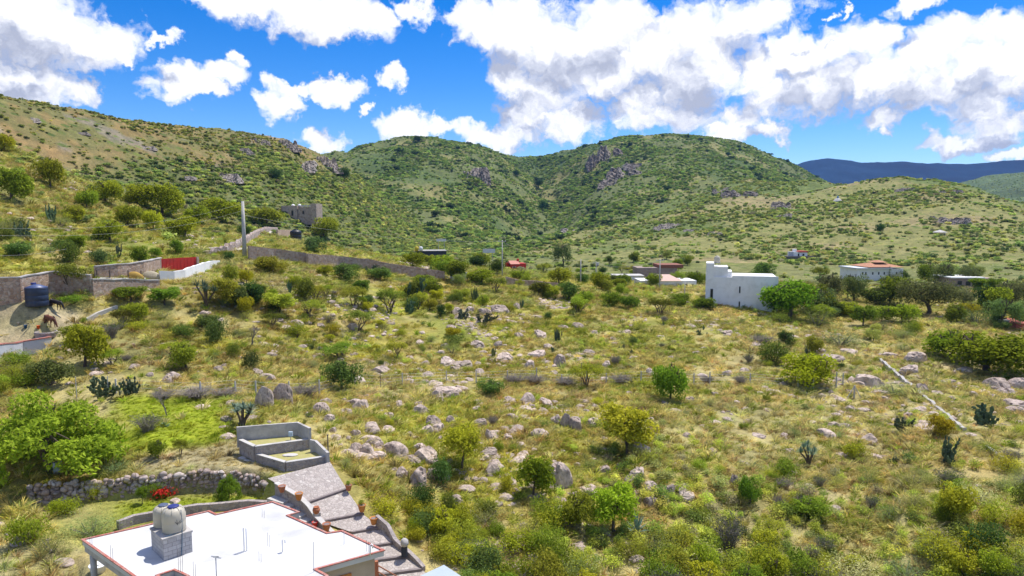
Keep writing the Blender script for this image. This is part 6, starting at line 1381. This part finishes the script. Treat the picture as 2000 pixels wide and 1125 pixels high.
# ------------------------------------------------------------------ the plants one can point to
BR, GN, DG, YL, OL, GY = (1, 1, 1), (.62, .82, .75), (.40, .58, .6), (1.3, 1.15, .6), (.85, .82, .9), (.95, .95, 1.0)
HERO = [
 ('bigleaf',98,926,262,188,(.98,1.12,.85),'big spreading leafy tree at the edge of the upper lawn'),
 ('low',165,716,92,92,(1.15,1.2,.8),'bright green rounded tree below the horse pen'), ('low',150,668,58,40,(.8,.85,.7),'olive green tree behind the bright tree below the pen'),
 ('darktree',100,752,84,60,(1.2,1.1,1.2),'dark rounded thorn tree below the pale pen wall'), ('low',262,625,56,38,(1,1.05,.8),'bright bushy tree on the slope below the stone platform'),
 ('round',256,592,64,36,GN,'leafy tree against the stone platform wall'), ('round',322,596,64,38,GN,'leafy tree just below the white wall'), ('yucca',404,600,62,60,(.5,.55,.5),'dark clump of tall yuccas below the white wall'),
 ('dark',426,670,56,56,(1.1,1.2,1.1),'dense dark green shrub standing alone in the dry grass'), ('low',450,556,36,42,BR,'bright green tree beside the yellow bush near the lane'), ('low',481,554,32,30,YL,'bright yellow bush below the utility pole'),
 ('low',532,533,68,36,(1.05,1,.9),'broad yellow-green tree under the reddish wall'), ('darktree',676,550,56,40,(1.3,1.6,1.3),'dark green tree below the lower reddish wall'), ('round',708,582,36,38,DG,'small dark green tree in the brush'),
 ('umbrella',607,622,48,42,BR,'little umbrella tree with bright yellow-green top'), ('umbrella',762,609,58,52,(.6,.66,.7),'small spreading tree casting a round shadow'), ('umbrella',532,636,50,28,(.45,.5,.7),'low dark umbrella tree on the grassy slope'),
 ('umbrella',700,644,70,44,(.65,.68,.9),'wide grey-green umbrella tree with several stems'), ('umbrella',664,700,104,38,(.6,.85,.8),'widest flat-topped green tree above the fence'), ('darktree',668,760,80,66,(1.1,1.2,1.0),'dark thicket under the flat-topped tree'),
 ('bare',492,674,40,44,BR,'small leafless tree on the dry slope'), ('dark',492,722,40,44,(.9,.9,1),'dark narrow shrub above the tall twin boulders'), ('dark',861,618,24,30,DG,'small round dark shrub beside pale rocks'), ('dark',884,674,46,24,(1.2,1.2,.9),'dark shrub with yellow weeds behind it'), ('low',884,656,40,20,YL,'yellow flowering weed bush'),
 ('darktree',958,774,56,38,(1.1,1.3,1.0),'dark rounded shrub just below the fence'), ('umbrella',1147,754,66,50,(1.05,1.1,.8),'bright umbrella tree standing on the fence line'),
 ('low',1309,783,76,78,(.62,.85,.6),'dense bright green tree with a dark foot below the fence'), ('low',1580,756,116,74,(1.15,1.25,.6),'vivid yellow-green spreading tree at the fence end'),
 ('round',1226,886,122,108,(1.55,1.45,1.0),'large airy yellow-green tree over the rocks'), ('low',1040,968,84,90,(.75,1.0,.65),'tall dense green tree beside the cracked boulder'), ('round',902,914,90,90,(1.35,1.35,.9),'yellow-green tree among the middle boulders'), ('dark',864,944,54,58,(1,1.15,1),'dark shrub below the yellow-green tree'), ('dark',880,1008,52,52,(1.4,1.3,.9),'dark shrub with sunny tips'),
 ('round',1200,1044,100,104,(1.05,1.2,.7),'feathery bright green tree beside the blue agave'), ('shrub',1230,1088,72,58,(.8,.8,.8),'olive round shrub under the blue agave'), ('agave',1243,1040,60,52,(1.2,1.3,1.4),'large pale blue agave between bright shrubs'), ('agave',430,420,20,20,(1,1.1,1.1),'x'),
 ('low',1465,984,44,58,(.5,.72,.6),'upright dark green bush on the open dry slope'), ('yucca',1580,910,54,54,(.8,.9,.85),'tree yucca with dark spiky heads on a short trunk'), ('shrub',1669,893,54,40,(1.15,1.2,.8),'round lemon-green shrub in tan grass'), ('thorn',1424,1070,74,84,(1,1,1),'dark spiky shrub with tangled grey stems'),
 ('shrub',1440,1130,120,70,(.9,1,.7),'big bright green shrub at the lower frame edge'), ('fine',1662,1128,120,76,(1.9,1.75,2.2),'grey shrub covered with creamy white blossom'), ('fine',1768,1130,98,64,(.8,1.05,1.15),'blue-green fine-leaved shrub beside the creamy one'), ('fine',1912,980,76,60,(2.3,2.2,2.8),'white blossoming shrub on the lower slope'),
 ('nopal',1850,905,62,60,(.7,.75,.7),'dark prickly pear thicket below the slanting wall'), ('low',1834,852,58,50,(1.3,1.0,.6),'golden yellow bush against the slanting wall'), ('low',1925,726,190,92,(.62,.74,.45),'broad olive-gold tree spreading its shade on the slope'), ('low',1862,700,110,60,(.62,.72,.45),'lower olive-gold tree joining the broad one'),
 ('fine',1642,674,92,52,(.75,.9,1),'grey-green rounded thicket on the rocky shoulder'), ('nopal',1925,830,78,52,(.6,.65,.6),'large dark prickly pear on the grassy slope'), ('nopal',1762,842,66,34,(.65,.68,.65),'low dark prickly pear beside the yellow bush'), ('fine',1748,772,84,46,(.9,1,1),'grey-green shrub leaning along the slanting wall'),
 ('low',1542,622,124,84,(.62,.88,.5),'large dense dark green tree at the corner of the white house'), ('shrub',1516,628,56,32,(.75,.85,1),'pale round bush at the foot of the white house'), ('umbrella',1288,614,54,36,(.45,.5,.55),'dark umbrella tree before the village houses'),
 ('umbrella',967,572,48,34,(.55,.6,.6),'round-topped olive tree behind the pale rocks'), ('low',940,556,66,34,(.85,1,.6),'bright leafy tree beside the pale wall section'), ('low',1092,556,52,36,(1.0,1,.7),'yellow-green tree on the brown stone wall'), ('darktree',1112,586,50,40,(1.1,1.3,.9),'dark green tree under the brown stone wall'), ('greytree',1100,520,44,46,(.35,.45,.35),'tall dark tree alone at the foot of the valley'),
 ('greytree',1622,590,56,60,(.55,.6,.6),'grey-green pepper tree nearest the flag'), ('greytree',1668,592,68,62,(.55,.7,.55),'tall pepper tree before the orange-roofed house'), ('greytree',1812,616,124,80,(.48,.52,.5),'huge drooping dark pepper tree in the village'), ('greytree',1976,606,74,66,(.6,.6,.6),'grey pepper tree at the village edge'), ('greytree',1838,560,50,50,(.55,.58,.5),'pepper tree close to the brown brick house'), ('greytree',1880,600,56,42,(.7,.7,.85),'greyish tree below the brick house'),
 ('low',1664,620,56,34,(.95,.95,.5),'yellow-green garden tree in the row below the village'), ('low',1722,628,50,34,(.8,.95,.6),'middle green tree of the row below the village'), ('low',1762,630,62,40,(.9,1,.55),'last bright tree of the row below the village'), ('low',1894,614,40,24,(1.2,1.05,.45),'small golden tree below the parked white car'),
 ('cypress',1736,565,6,50,(.7,.8,.8),'tall thin cypress before the orange roof'), ('cypress',1720,568,6,30,(.7,.8,.8),'short cypress beside the tall thin one'), ('cypress',1754,566,6,22,(.7,.8,.8),'smallest cypress near the white house end'),
 ('low',22,392,86,66,(.75,.9,.7),'dense bright tree at the foot of the left spur'), ('low',98,366,56,58,(.95,1,.7),'tall bright green tree below the bare ridge line'), ('low',205,396,66,46,(1.05,1.1,.75),'bright tree in the grove on the green slope'), ('low',268,404,70,46,(1,1.05,.7),'bright tree in the middle of the grove'), ('low',316,420,90,64,(1,1.0,.65),'largest bright tree of the grove'), ('low',216,472,64,44,(.95,1,.65),'bright tree under the hanging cables'), ('low',360,466,74,48,(1.1,1.1,.7),'yellow-green tree above the lane'), ('low',430,432,92,48,(.95,1,.65),'spreading yellow-green tree at the end of the grove'), ('low',388,440,60,40,(.85,.95,.65),'green tree between the two yellow-green ones'), ('low',520,438,70,34,(.9,.95,.65),'yellow-green tree below the stone ruin'), ('low',632,464,60,42,(1,1.05,.7),'bright tree beside the stone ruin'), ('low',250,440,60,40,(.85,.95,.6),'green tree in the lower grove'), ('low',170,410,44,40,(.85,.95,.7),'green tree on the near side of the grove'),
 ('round',151,492,48,36,(.6,.85,.6),'round green tree over a pale rock'), ('dark',196,517,46,36,(.9,1,1.2),'dark grey-green shrub above the stone wall'), ('darktree',36,503,62,34,(1.1,1.3,1.1),'dark spreading tree on the left slope'), ('darktree',614,492,52,32,(1,1.2,1.4),'dark bush beside the black storage tank'), ('low',8,296,44,36,(1.1,.95,.6),'golden bush on the near ridge'),
 ('umbrella',144,572,84,62,(.45,.48,.6),'grey thorny mesquite leaning over the stone wall'), ('shrub',146,590,74,28,(.6,.95,.8),'low bright hedge between blue tank and wall'),
 ('low',309,894,38,38,(.55,.7,.6),'small dark fruit tree on the upper lawn'), ('umbrella',352,892,28,38,(.7,.75,.7),'thin young tree on the upper lawn'), ('fine',226,922,64,46,(.75,.95,1.1),'pale grey-green lavender bush above the rubble wall'), ('shrub',181,976,42,50,(1.25,1.2,.6),'bright yellow bush against the rubble wall'), ('shrub',299,958,54,34,(.6,.85,.6),'green bush on top of the rubble wall'), ('round',278,984,26,36,(.5,.7,.6),'small tree beside the red flowers'), ('bigleaf',447,982,50,64,(.6,.85,.7),'broad-leaved young tree on the lower lawn'),
 ('fine',176,1046,112,72,(.85,.95,.9),'large grey-green bush beside the porch'), ('shrub',128,1004,62,44,(1,1.1,.7),'yellow-green bush at the end of the rubble wall'), ('shrub',205,1060,58,36,(.6,.8,.6),'green bush touching the white roof corner'), ('shrub',60,1060,80,70,(.85,.95,.7),'weedy green bush in the yellow grass'), ('fine',100,1080,70,70,(.9,.95,.8),'tall weeds behind the porch column'),
 ('yucca',474,834,88,60,(.8,.85,.85),'grey-green yucca clump above the concrete wall'), ('bare',326,812,42,56,(.6,.6,.6),'dark leafless trunk on the upper lawn'), ('thorn',288,842,66,46,(1.3,1.3,1.3),'scrubby bush with pale blossom on the lawn edge'), ('agave',322,832,26,12,(.7,.95,.8),'flat green agave in the upper lawn'),
 ('nopal',206,775,80,52,(.8,.85,.8),'grey prickly pear thicket below the dark thorn tree'), ('nopal',252,770,50,40,(.7,.7,.75),'spiny prickly pear at the end of the grey thicket'),
 ('dry',384,776,90,30,GY,'long grey brushwood heap along the fence'), ('dry',598,776,66,42,(.9,.9,.9),'dense grey brush beside the twin boulders'), ('dry',320,778,56,26,GY,'grey brushwood nearest the upper lawn'), ('dry',1005,748,52,26,GY,'grey brush on the fence beside the pale rocks'), ('dry',1045,750,56,26,GY,'grey brush continuing along the fence'), ('dry',1105,752,56,22,GY,'grey brush before the bright umbrella tree'), ('dry',1215,750,60,26,GY,'grey brush past the bright umbrella tree'), ('dry',1380,750,32,24,(.8,.75,.95),'round violet-grey dry bush on the fence'), ('dry',1446,752,34,24,(.8,.75,.95),'second round violet-grey dry bush, next to pale rocks'), ('dry',1490,672,56,28,GY,'grey dry bush below the dark corner tree'), ('dry',440,772,70,24,GY,'low grey brush by the tall fence post'),
 ('darktree',405,640,50,30,(1.2,1.2,1.1),'x'),('umbrella',238,640,44,40,(.4,.38,.6),'thorny grey tree with a bent trunk below the pen'), ('club',1086,668,30,30,(.8,.8,.8),'dark branching cactus amid the yellow grass'), ('club',1093,668,22,26,(.8,.8,.8),'x'), ('nopal',945,632,44,26,(.7,.65,.75),'x'), ('nopal',905,622,40,24,(.7,.65,.75),'x'), ('nopal',1545,868,10,8,(.7,.7,.7),'x'),
 ('darktree',672,352,26,28,(.8,1,1.1),'dark round tree on the shoulder of the left hill'), ('darktree',1008,345,14,14,(.7,.9,1.1),'dark tree high in the mountain gully'), ('darktree',1052,366,18,18,(.7,.9,1.1),'dark tree in the middle of the mountain gully'), ('darktree',815,276,16,12,(.7,.9,1.1),'dark tree just under the mountain crest'), ('darktree',540,350,28,22,(.8,1,1.2),'dark tree below the left cliff'), ('darktree',1719,455,18,20,(.8,1,.9),'dark tree on the open right hillside'), ('umbrella',930,364,18,14,(.4,.55,.6),'x'), ('darktree',1060,412,20,22,(.7,.85,1),'lowest dark tree of the gully'), ('darktree',978,298,14,12,(.7,.9,1.1),'x'), ('darktree',1300,262,16,12,(.7,.9,1.1),'x'), ('darktree',1490,542,56,34,(1.2,1.3,.9),'wide tree showing above the white house roof'),
 ('umbrella',1600,552,40,34,(.6,.62,.6),'x'), ('low',1360,558,44,30,(.5,.7,.5),'dark tree beside the rusty village roof'), ('low',1190,600,50,34,(.6,.75,.6),'bushy tree below the white annex'), ('low',1230,604,44,30,(.5,.66,.55),'darker bushy tree below the white annex'), ('low',1140,596,40,30,(.85,.95,.7),'x'), ('low',1050,580,50,34,(.5,.5,.6),'x'), ('low',1016,548,44,22,(.8,1,.7),'x'), ('low',1370,604,56,26,(.5,.66,.55),'dark bushes at the near corner of the white house'), ('low',1330,596,50,26,(.6,.75,.6),'x'),
]
HERO += [('low',806,522,52,32,(.75,.9,.6),'green tree hiding one end of the dark house'),('low',862,524,48,28,(.95,1.05,.65),'bright tree hiding the other end of the dark house'),('low',636,540,40,24,(1.0,1.05,.7),'x'),('darktree',742,548,50,30,(1.2,1.3,1),'x'),('fine',782,552,44,22,(.8,.9,.9),'x'),('low',832,560,50,26,(.7,.8,.65),'x'),('nopal',725,535,36,20,(.8,.85,.8),'x'),('dark',694,530,34,18,(1,1.1,1),'x')]
for kind, px, py, w, h, tint, lab in HERO:
    if lab == 'x': lab = None
    plant(kind, px, py, w, h, tint, lab)
p = PZ(318, 972, PAD_Z); p = Vector((p.x, p.y, CZ + PAD_Z)); t = thing('flower_bush', 'bush of red flowers on the lower lawn', 'flowers', p)
o = link(bpy.data.objects.new('foliage', PROTO['shrub'][0][0])); o.parent = t; o.scale = (.55, .55, .45); o.color = (.5, .7, .6, 1)
g = np.random.default_rng(9); c = g.normal(size=(150, 3)) * np.array((.34, .30, .14)) + np.array((.05, -.05, .42)); v, f = leaf_quads(c, .07 + .05 * g.random(150), 5, .3, .8); o = link(bpy.data.objects.new('blossom', mesh_np('blossom', v, f, mats=[leafmat('red_petal', (.70, .05, .04), (.5, .03, .03), .3, False)]))); o.parent = t

ROCKS = [('tall',516,792,36,56,'grey pointed boulder, first of the tall pair on the fence'),('tall',547,788,44,60,'broader grey boulder of the tall pair on the fence'),('boulder',340,980,26,16,'brown boulder alone on the lower lawn'),('slab',335,742,46,26,'broad flat pink rock in the grass below the pen'),('boulder',1093,945,54,66,'big cracked boulder beside the dense green tree'),
 ('boulder',1085,826,20,26,'first upright stone of the trio in the grass'),('tall',1103,832,22,38,'tallest upright stone of the trio'),('tall',1126,838,28,36,'last leaning stone of the trio'),('boulder',1029,787,44,34,'rounded granite boulder below the fence'),('boulder',1067,790,36,24,'smooth grey boulder next to the rounded granite one'),('slab',1026,800,40,18,'tilted slab under the rounded granite boulder'),
 ('slab',1054,852,42,28,'flat pink slab below the stone trio'),('boulder',1252,884,34,36,'grey rock under the large airy tree'),('boulder',716,890,38,40,'rounded boulder beside the upper planter'),('boulder',771,886,50,40,'broad brownish boulder above the drive'),('boulder',828,896,56,42,'large cracked boulder above the dark shrub'),('boulder',820,945,44,52,'split boulder beside the dark shrub'),('boulder',706,800,44,34,'grey boulder above the concrete wall'),('slab',628,805,44,34,'pale tilted slab below the tall pair'),('slab',1693,750,64,34,'layered pink rock face beside the orange earth'),('boulder',1949,758,54,34,'smooth grey dome of rock on the right slope'),('boulder',1989,760,42,36,'second grey dome at the frame edge'),('slab',1982,792,60,26,'long pale slab below the grey domes'),('slab',1720,770,50,20,'x'),('slab',1620,700,60,20,'x'),('slab',1655,690,50,18,'x'),('slab',1540,660,40,14,'x'),
 ('boulder',1269,955,32,28,'x'),('boulder',1270,982,42,30,'x'),('boulder',1309,962,26,30,'x'),('boulder',1338,968,38,28,'x'),('boulder',1779,727,42,24,'x'),('boulder',1699,862,40,28,'x'),('boulder',1611,850,40,24,'x')]
RAW = '''724 838 34 26;694 848 24 20;722 862 30 24;736 870 28 24;679 886 24 16;785 928 26 26;760 814 24 18;845 832 30 32;880 824 20 18;823 804 44 26;874 713 32 22;902 715 38 22;890 723 22 16;935 732 26 18;989 702 30 18;1051 695 42 20;1093 713 30 26;1033 718 22 22;1185 716 18 18;1269 734 20 22;
871 768 50 30;885 776 26 18;858 780 24 14;997 785 26 18;1039 799 22 20;1061 804 16 14;1157 831 24 22;999 817 26 16;1007 840 38 22;938 830 24 22;879 825 18 18;957 858 22 26;991 856 20 18;960 922 34 32;967 894 22 16;1279 890 22 16;1129 888 16 12;1209 912 16 14;1247 926 28 24;1234 938 26 22;1222 945 20 14;1338 950 14 12;1151 956 40 20;1152 962 36 20;1363 912 38 16;1314 906 24 12;1435 943 20 22;1242 960 20 12;945 1089 34 18;996 1060 12 16;1134 1050 14 12;1183 1046 12 16;910 997 20 14;
1348 783 24 14;1439 788 16 12;1421 731 26 16;1453 727 16 14;1478 674 22 12;1627 828 26 14;1480 850 34 14;1531 854 24 16;1542 882 22 16;1375 833 22 10;1738 697 38 16;1791 704 40 24;1856 749 28 16;1880 729 40 22;1902 758 24 10;1967 771 28 22;1943 763 20 14;1798 763 24 20;1827 769 24 14;1776 813 20 16;1723 896 28 18;1710 890 18 12;1804 834 44 14;1631 998 22 20;1530 984 24 16;
293 734 14 12;428 722 18 14;972 610 36 22;945 613 34 18;890 612 28 16;917 608 26 14;1012 658 24 14;1057 658 30 22;932 675 26 18;985 701 28 16;997 630 22 10;1127 638 22 12;1047 620 26 10;560 640 24 12;578 634 22 14;625 636 16 10;688 640 20 14;700 745 30 20;520 742 28 18;505 730 24 18;741 726 36 22;760 690 18 10;800 700 22 12;830 712 22 14;650 842 18 14;600 812 14 12;1300 790 16 12;1395 770 16 10;1180 742 16 10;1230 770 20 12;1160 900 18 14;1100 885 14 12;1020 890 22 16;930 940 22 18;905 955 16 14;975 985 18 14;1120 965 26 16;1200 960 18 12;860 860 22 16;800 850 20 14;780 790 18 14;930 800 20 14;905 845 18 14;1180 860 18 14;1330 900 18 12;1390 880 20 12;1450 905 22 12;1500 930 20 12;1580 950 18 12;1690 940 16 12;1420 820 20 12;1500 800 22 10;1560 810 22 10;1340 850 20 12;1270 820 18 12;1240 800 14 10;
310 760 16 10;395 795 30 12;1100 640 22 10;1160 650 22 10;1220 650 24 12;1290 660 20 10;1350 640 22 10;1420 650 22 10;1480 640 24 10;1520 690 24 12;1600 690 30 14;1580 660 26 10;1240 700 18 10;1310 700 16 10;1360 690 18 10;1150 690 20 12;860 690 16 10;820 670 16 10;740 660 14 8;880 640 18 10;835 735 30 18;850 752 26 16;800 748 24 16;1860 780 20 12;1900 770 18 10;1960 830 18 10;1830 730 18 10;1660 800 22 14;1640 780 18 10;440 715 14 10;470 700 14 10;380 690 16 8;360 650 16 8;400 612 22 8;430 625 20 8'''
for k, px, py, w, h, lab in ROCKS: plant(k, px, py, w, h, (1, 1, 1), None if lab == 'x' else lab, sink=.08)
for r in RAW.replace('\n', '').split(';'):
    px, py, w, h = map(float, r.split()); plant('slab' if h / w < .5 and random.random() < .6 else 'boulder', px, py, w * random.uniform(1.05, 1.4), h * random.uniform(1.0, 1.25), sink=.1)
# cliffs and outcrops of the hills
for px, py, w, h, lab in [(508,282,40,22,'dark crag on the crest of the left hill'),(470,300,60,22,'x'),(560,290,56,30,'x'),(432,352,84,30,'long grey cliff band on the left hillside'),(350,350,60,16,'x'),(280,290,50,14,'x'),(640,330,60,40,'x'),(585,330,60,30,'x'),(930,352,60,44,'grey cliff on the mountain beside the gully'),(915,345,40,30,'x'),(1190,310,50,46,'tall cliff below the right mountain crest'),(1165,330,40,46,'x'),(1215,350,70,40,'lower cliff of the right mountain'),(1185,365,40,30,'x'),(1240,330,40,24,'x'),(1125,452,80,16,'dark shaded ledge in the valley'),(1440,385,70,24,'pale rocky knoll on the right hill'),(1410,375,50,16,'x'),(1520,408,56,22,'x'),(1535,425,36,14,'x'),(1310,448,70,18,'line of pale rocks above the valley floor'),(1350,452,30,10,'x'),(1395,458,30,10,'x'),(1860,438,60,26,'brown rock mass on the right hill'),(1830,430,30,14,'x'),(1840,378,70,14,'x'),(1780,372,60,12,'x'),(60,235,40,12,'x'),(150,260,50,10,'x')]:
    plant('outcrop', px, py, w, h, (1, 1, 1), None if lab == 'x' else lab, sink=1.0)

# ------------------------------------------------------------------ the other shrubs of the slope
BLOCK = [(372,545,150,70),(480,505,60,40),(650,530,340,46),(1013,530,60,34),(1440,606,150,40),(1820,800,210,40),(350,860,240,90),(1300,580,150,30),(585,440,80,40),(330,960,420,60)]
def free(px, py, w):
    for a, b, ww, hh in BLOCK:
        if abs(px - a) < ww * .5 and abs(py - b) < hh * .6: return False
    for a, b, ww, hh, *_ in OCC[:260]:
        if abs(px - a) < (w + ww) * .36 and -(hh * .8) < py - b < hh * .35: return False
    return True
def fill(n, seed, region, sizes, kinds, pal, tries=4000):
    r_ = random.Random(seed); k = 0
    while k < n and tries > 0:
        tries -= 1
        u = r_.random(); py = region[1] + (region[3] - region[1]) * r_.random() ** .8; px = r_.uniform(region[0], region[2])
        q = at(px, py); rr = math.hypot(q.x, q.y)
        if rr > 300 or not free(px, py, 20): continue
        xa, ya = np.array([q.x]), np.array([q.y])
        if not ALLOW(xa, ya, 1.0)[0] or ground_colour(xa, ya)[1][0] > .25: continue
        W = r_.uniform(*sizes) * (1 if rr > 60 else 1.0); w = W / mpp(q) ; h = w * r_.uniform(.6, 1.05)
        plant(r_.choices(kinds[0], kinds[1])[0], px, py, w, h, r_.choice(pal), p=q); k += 1
PAL = [(1.25, 1.2, 1.1), (1.0, 1.1, .95), (.75, .92, .8), (1.35, 1.25, .85), (1.0, .98, 1.0), (1.45, 1.3, .8), (.65, .8, .7), (1.1, 1.15, .8)]
fill(110, 11, (900, 985, 2040, 1190), (1.5, 3.2), (('shrub', 'fine', 'dark', 'thorn', 'dry', 'low'), (5, 4, 1, .7, .5, 1.5)), PAL)
fill(40, 12, (660, 960, 960, 1180), (1.2, 2.6), (('shrub', 'fine', 'dark', 'thorn', 'low'), (5, 4, 1, .6, 1)), PAL)
fill(42, 13, (1500, 840, 2040, 1000), (1.2, 2.8), (('shrub', 'fine', 'dark', 'thorn', 'dry', 'nopal', 'low'), (4, 5, 1.5, 1, .6, 1, 1)), PAL)
fill(38, 14, (200, 560, 900, 720), (1.2, 3.2), (('shrub', 'fine', 'dark', 'thorn', 'dry', 'umbrella', 'low', 'nopal'), (4, 4, 3, 1, 1, 2, 2, 1)), PAL)
fill(44, 15, (400, 520, 1300, 610), (1.5, 4), (('shrub', 'fine', 'dark', 'umbrella', 'low', 'club', 'darktree'), (3, 4, 3, 2, 2, 1.5, 1)), PAL)
fill(36, 16, (900, 610, 1700, 760), (.9, 2.0), (('fine', 'dark', 'thorn', 'dry', 'club', 'nopal', 'shrub'), (3, 2, 2, 1, 2, 2, 2)), PAL)
fill(26, 17, (650, 760, 1550, 960), (.8, 1.8), (('shrub', 'fine', 'dark', 'dry'), (4, 4, 1, .6)), PAL)
fill(18, 18, (1500, 590, 2040, 720), (2, 5), (('shrub', 'fine', 'low', 'greytree', 'dark', 'darktree'), (2, 3, 3, 2, 1, 1)), PAL)
fill(24, 19, (-40, 380, 480, 530), (2, 4.5), (('shrub', 'fine', 'low', 'dark', 'nopal', 'darktree', 'club'), (2, 4, 3, 2, 1.5, 1, .7)), PAL)
fill(10, 20, (-40, 690, 260, 830), (1.5, 3.2), (('shrub', 'fine', 'dark', 'low'), (3, 3, 1, 1)), PAL)
def clusters(n, seed, spots):
    r_ = random.Random(seed)
    for k in range(n):
        cx, cy, sx, sy = r_.choice(spots); px, py = r_.gauss(cx, sx), r_.gauss(cy, sy)
        q = at(px, py); xa, ya = np.array([q.x]), np.array([q.y])
        if math.hypot(q.x, q.y) > 200 or not ALLOW(xa, ya, .8)[0]: continue
        W = .42 + 1.3 * r_.random() ** 2.0; w = W / mpp(q); plant('slab' if r_.random() < .2 else 'boulder', px, py, w * r_.uniform(.9, 1.4), w * r_.uniform(.5, .95), p=q, sink=.1)
clusters(145, 31, [(725, 860, 36, 26), (725, 850, 36, 24), (800, 895, 44, 22), (800, 900, 50, 25), (700, 795, 40, 16), (870, 755, 40, 14), (850, 830, 40, 20), (700, 795, 50, 20), (890, 715, 40, 12), (960, 608, 40, 8), (1050, 700, 60, 20), (870, 765, 50, 15), (1040, 790, 50, 18), (930, 835, 60, 25), (980, 900, 50, 35), (1250, 935, 40, 25), (1320, 955, 40, 18), (1110, 880, 60, 30), (1580, 670, 60, 15), (1690, 760, 40, 20), (1790, 715, 50, 16), (1450, 740, 80, 20), (1960, 765, 30, 14), (1250, 720, 80, 30), (900, 990, 50, 20), (1000, 650, 80, 20), (1560, 880, 80, 40)])
fill(40, 21, (1590, 545, 2040, 640), (3, 8), (('low', 'greytree', 'darktree', 'round', 'fine'), (3, 3, 2, 1, 1)), [(.6, .75, .6), (.75, .85, .65), (.5, .6, .55), (.9, .95, .6)])
fill(40, 23, (380, 515, 1380, 615), (2.2, 5), (('low', 'round', 'darktree', 'umbrella', 'nopal'), (4, 2, 3, 3, 1)), PAL)
fill(24, 22, (880, 480, 1400, 570), (3, 6), (('low', 'greytree', 'darktree', 'round', 'umbrella'), (3, 1, 2, 1, 1)), [(.6, .75, .6), (.75, .85, .65), (.5, .6, .55), (.9, 1, .6)])
do_scatter()

# ------------------------------------------------------------------ labels that single each plant and rock out
HEAD = {'shrub': 'leafy shrub', 'fine': 'fine-leaved shrub', 'dark': 'dense dark shrub', 'dry': 'bare grey brush', 'thorn': 'thorny scrub bush', 'round': 'round-crowned tree', 'low': 'low bushy tree', 'umbrella': 'flat-topped tree', 'darktree': 'dark leafy tree', 'greytree': 'drooping grey-green tree',
        'nopal': 'prickly pear', 'club': 'branching cactus', 'agave': 'spiky agave', 'yucca': 'yucca', 'bare': 'leafless tree', 'boulder': 'grey boulder', 'tall': 'upright boulder', 'slab': 'flat pale rock slab', 'outcrop': 'rocky outcrop', 'bigleaf': 'broad-leaved tree', 'cypress': 'cypress'}
ORD = ['', 'second ', 'third ', 'fourth ', 'fifth ', 'sixth ', 'seventh ', 'eighth ', 'ninth ', 'tenth ', 'eleventh ', 'twelfth ', 'thirteenth ', 'fourteenth ', 'fifteenth ', 'sixteenth ', 'seventeenth ', 'eighteenth ', 'nineteenth ', 'twentieth ']
def short(l):
    w = l.split(); return ' '.join(w[:9])
LM = [(a, b, l) for a, b, l in LAND if -20 < a < 2020 and -20 < b < 1150 and len(l.split()) <= 9]
bins = {}
for o, kind, px, py, w, tint in AUTO:
    best = min(LM, key=lambda q: (q[0] - px) ** 2 + ((q[1] - py) * 1.5) ** 2); dx, dy = px - best[0], (py - best[1]) * 1.5
    side = ('right of' if dx > 0 else 'left of') if abs(dx) > abs(dy) else ('below' if dy > 0 else 'above')
    bins.setdefault((kind, best[2], side), []).append((math.hypot(dx, dy), o))
for (kind, lab, side), v in bins.items():
    v.sort(key=lambda q: q[0])
    for i, (_, o) in enumerate(v): o['label'] = (ORD[i] + ('nearest ' if len(v) > 1 else '') + HEAD[kind] + ' ' + side + ' the ' + lab).strip(); o['group'] = {'boulder': 'boulders', 'rock slab': 'rock slabs', 'rock outcrop': 'rock outcrops', 'tree': 'trees', 'cactus': 'cacti'}.get(o['category'], o['category'] + 's') + ' of the hillside'
for o in C.objects:
    if 'label' in o and len(o['label'].split()) > 16: o['label'] = ' '.join(o['label'].split()[:16])
# ------------------------------------------------------------------ air
def haze():
    lo = float(TERR['Z'].min()) - 1.0; top = float(TERR['Z'].max()) + 12.0
    o = MB().box((0, 0, (lo + top) / 2), (19500, 19500, top - lo)).build('haze', bpy.data.materials.new('haze_air'), None); m = o.data.materials[0]; m.use_nodes = True; nt = m.node_tree; nt.nodes.clear()
    out = nt.nodes.new('ShaderNodeOutputMaterial'); v = nt.nodes.new('ShaderNodeVolumePrincipled'); v.inputs['Color'].default_value = (.16, .42, 1, 1); v.inputs['Density'].default_value = HAZE; v.inputs['Anisotropy'].default_value = .2
    nt.links.new(v.outputs[0], out.inputs['Volume']); tag(o, 'thin blue summer air over the hills', kind='stuff')
for o in C.objects:
    if 'category' in o and 'kind' not in o: o['kind'] = 'thing'
HAZE = 0.00006
haze()
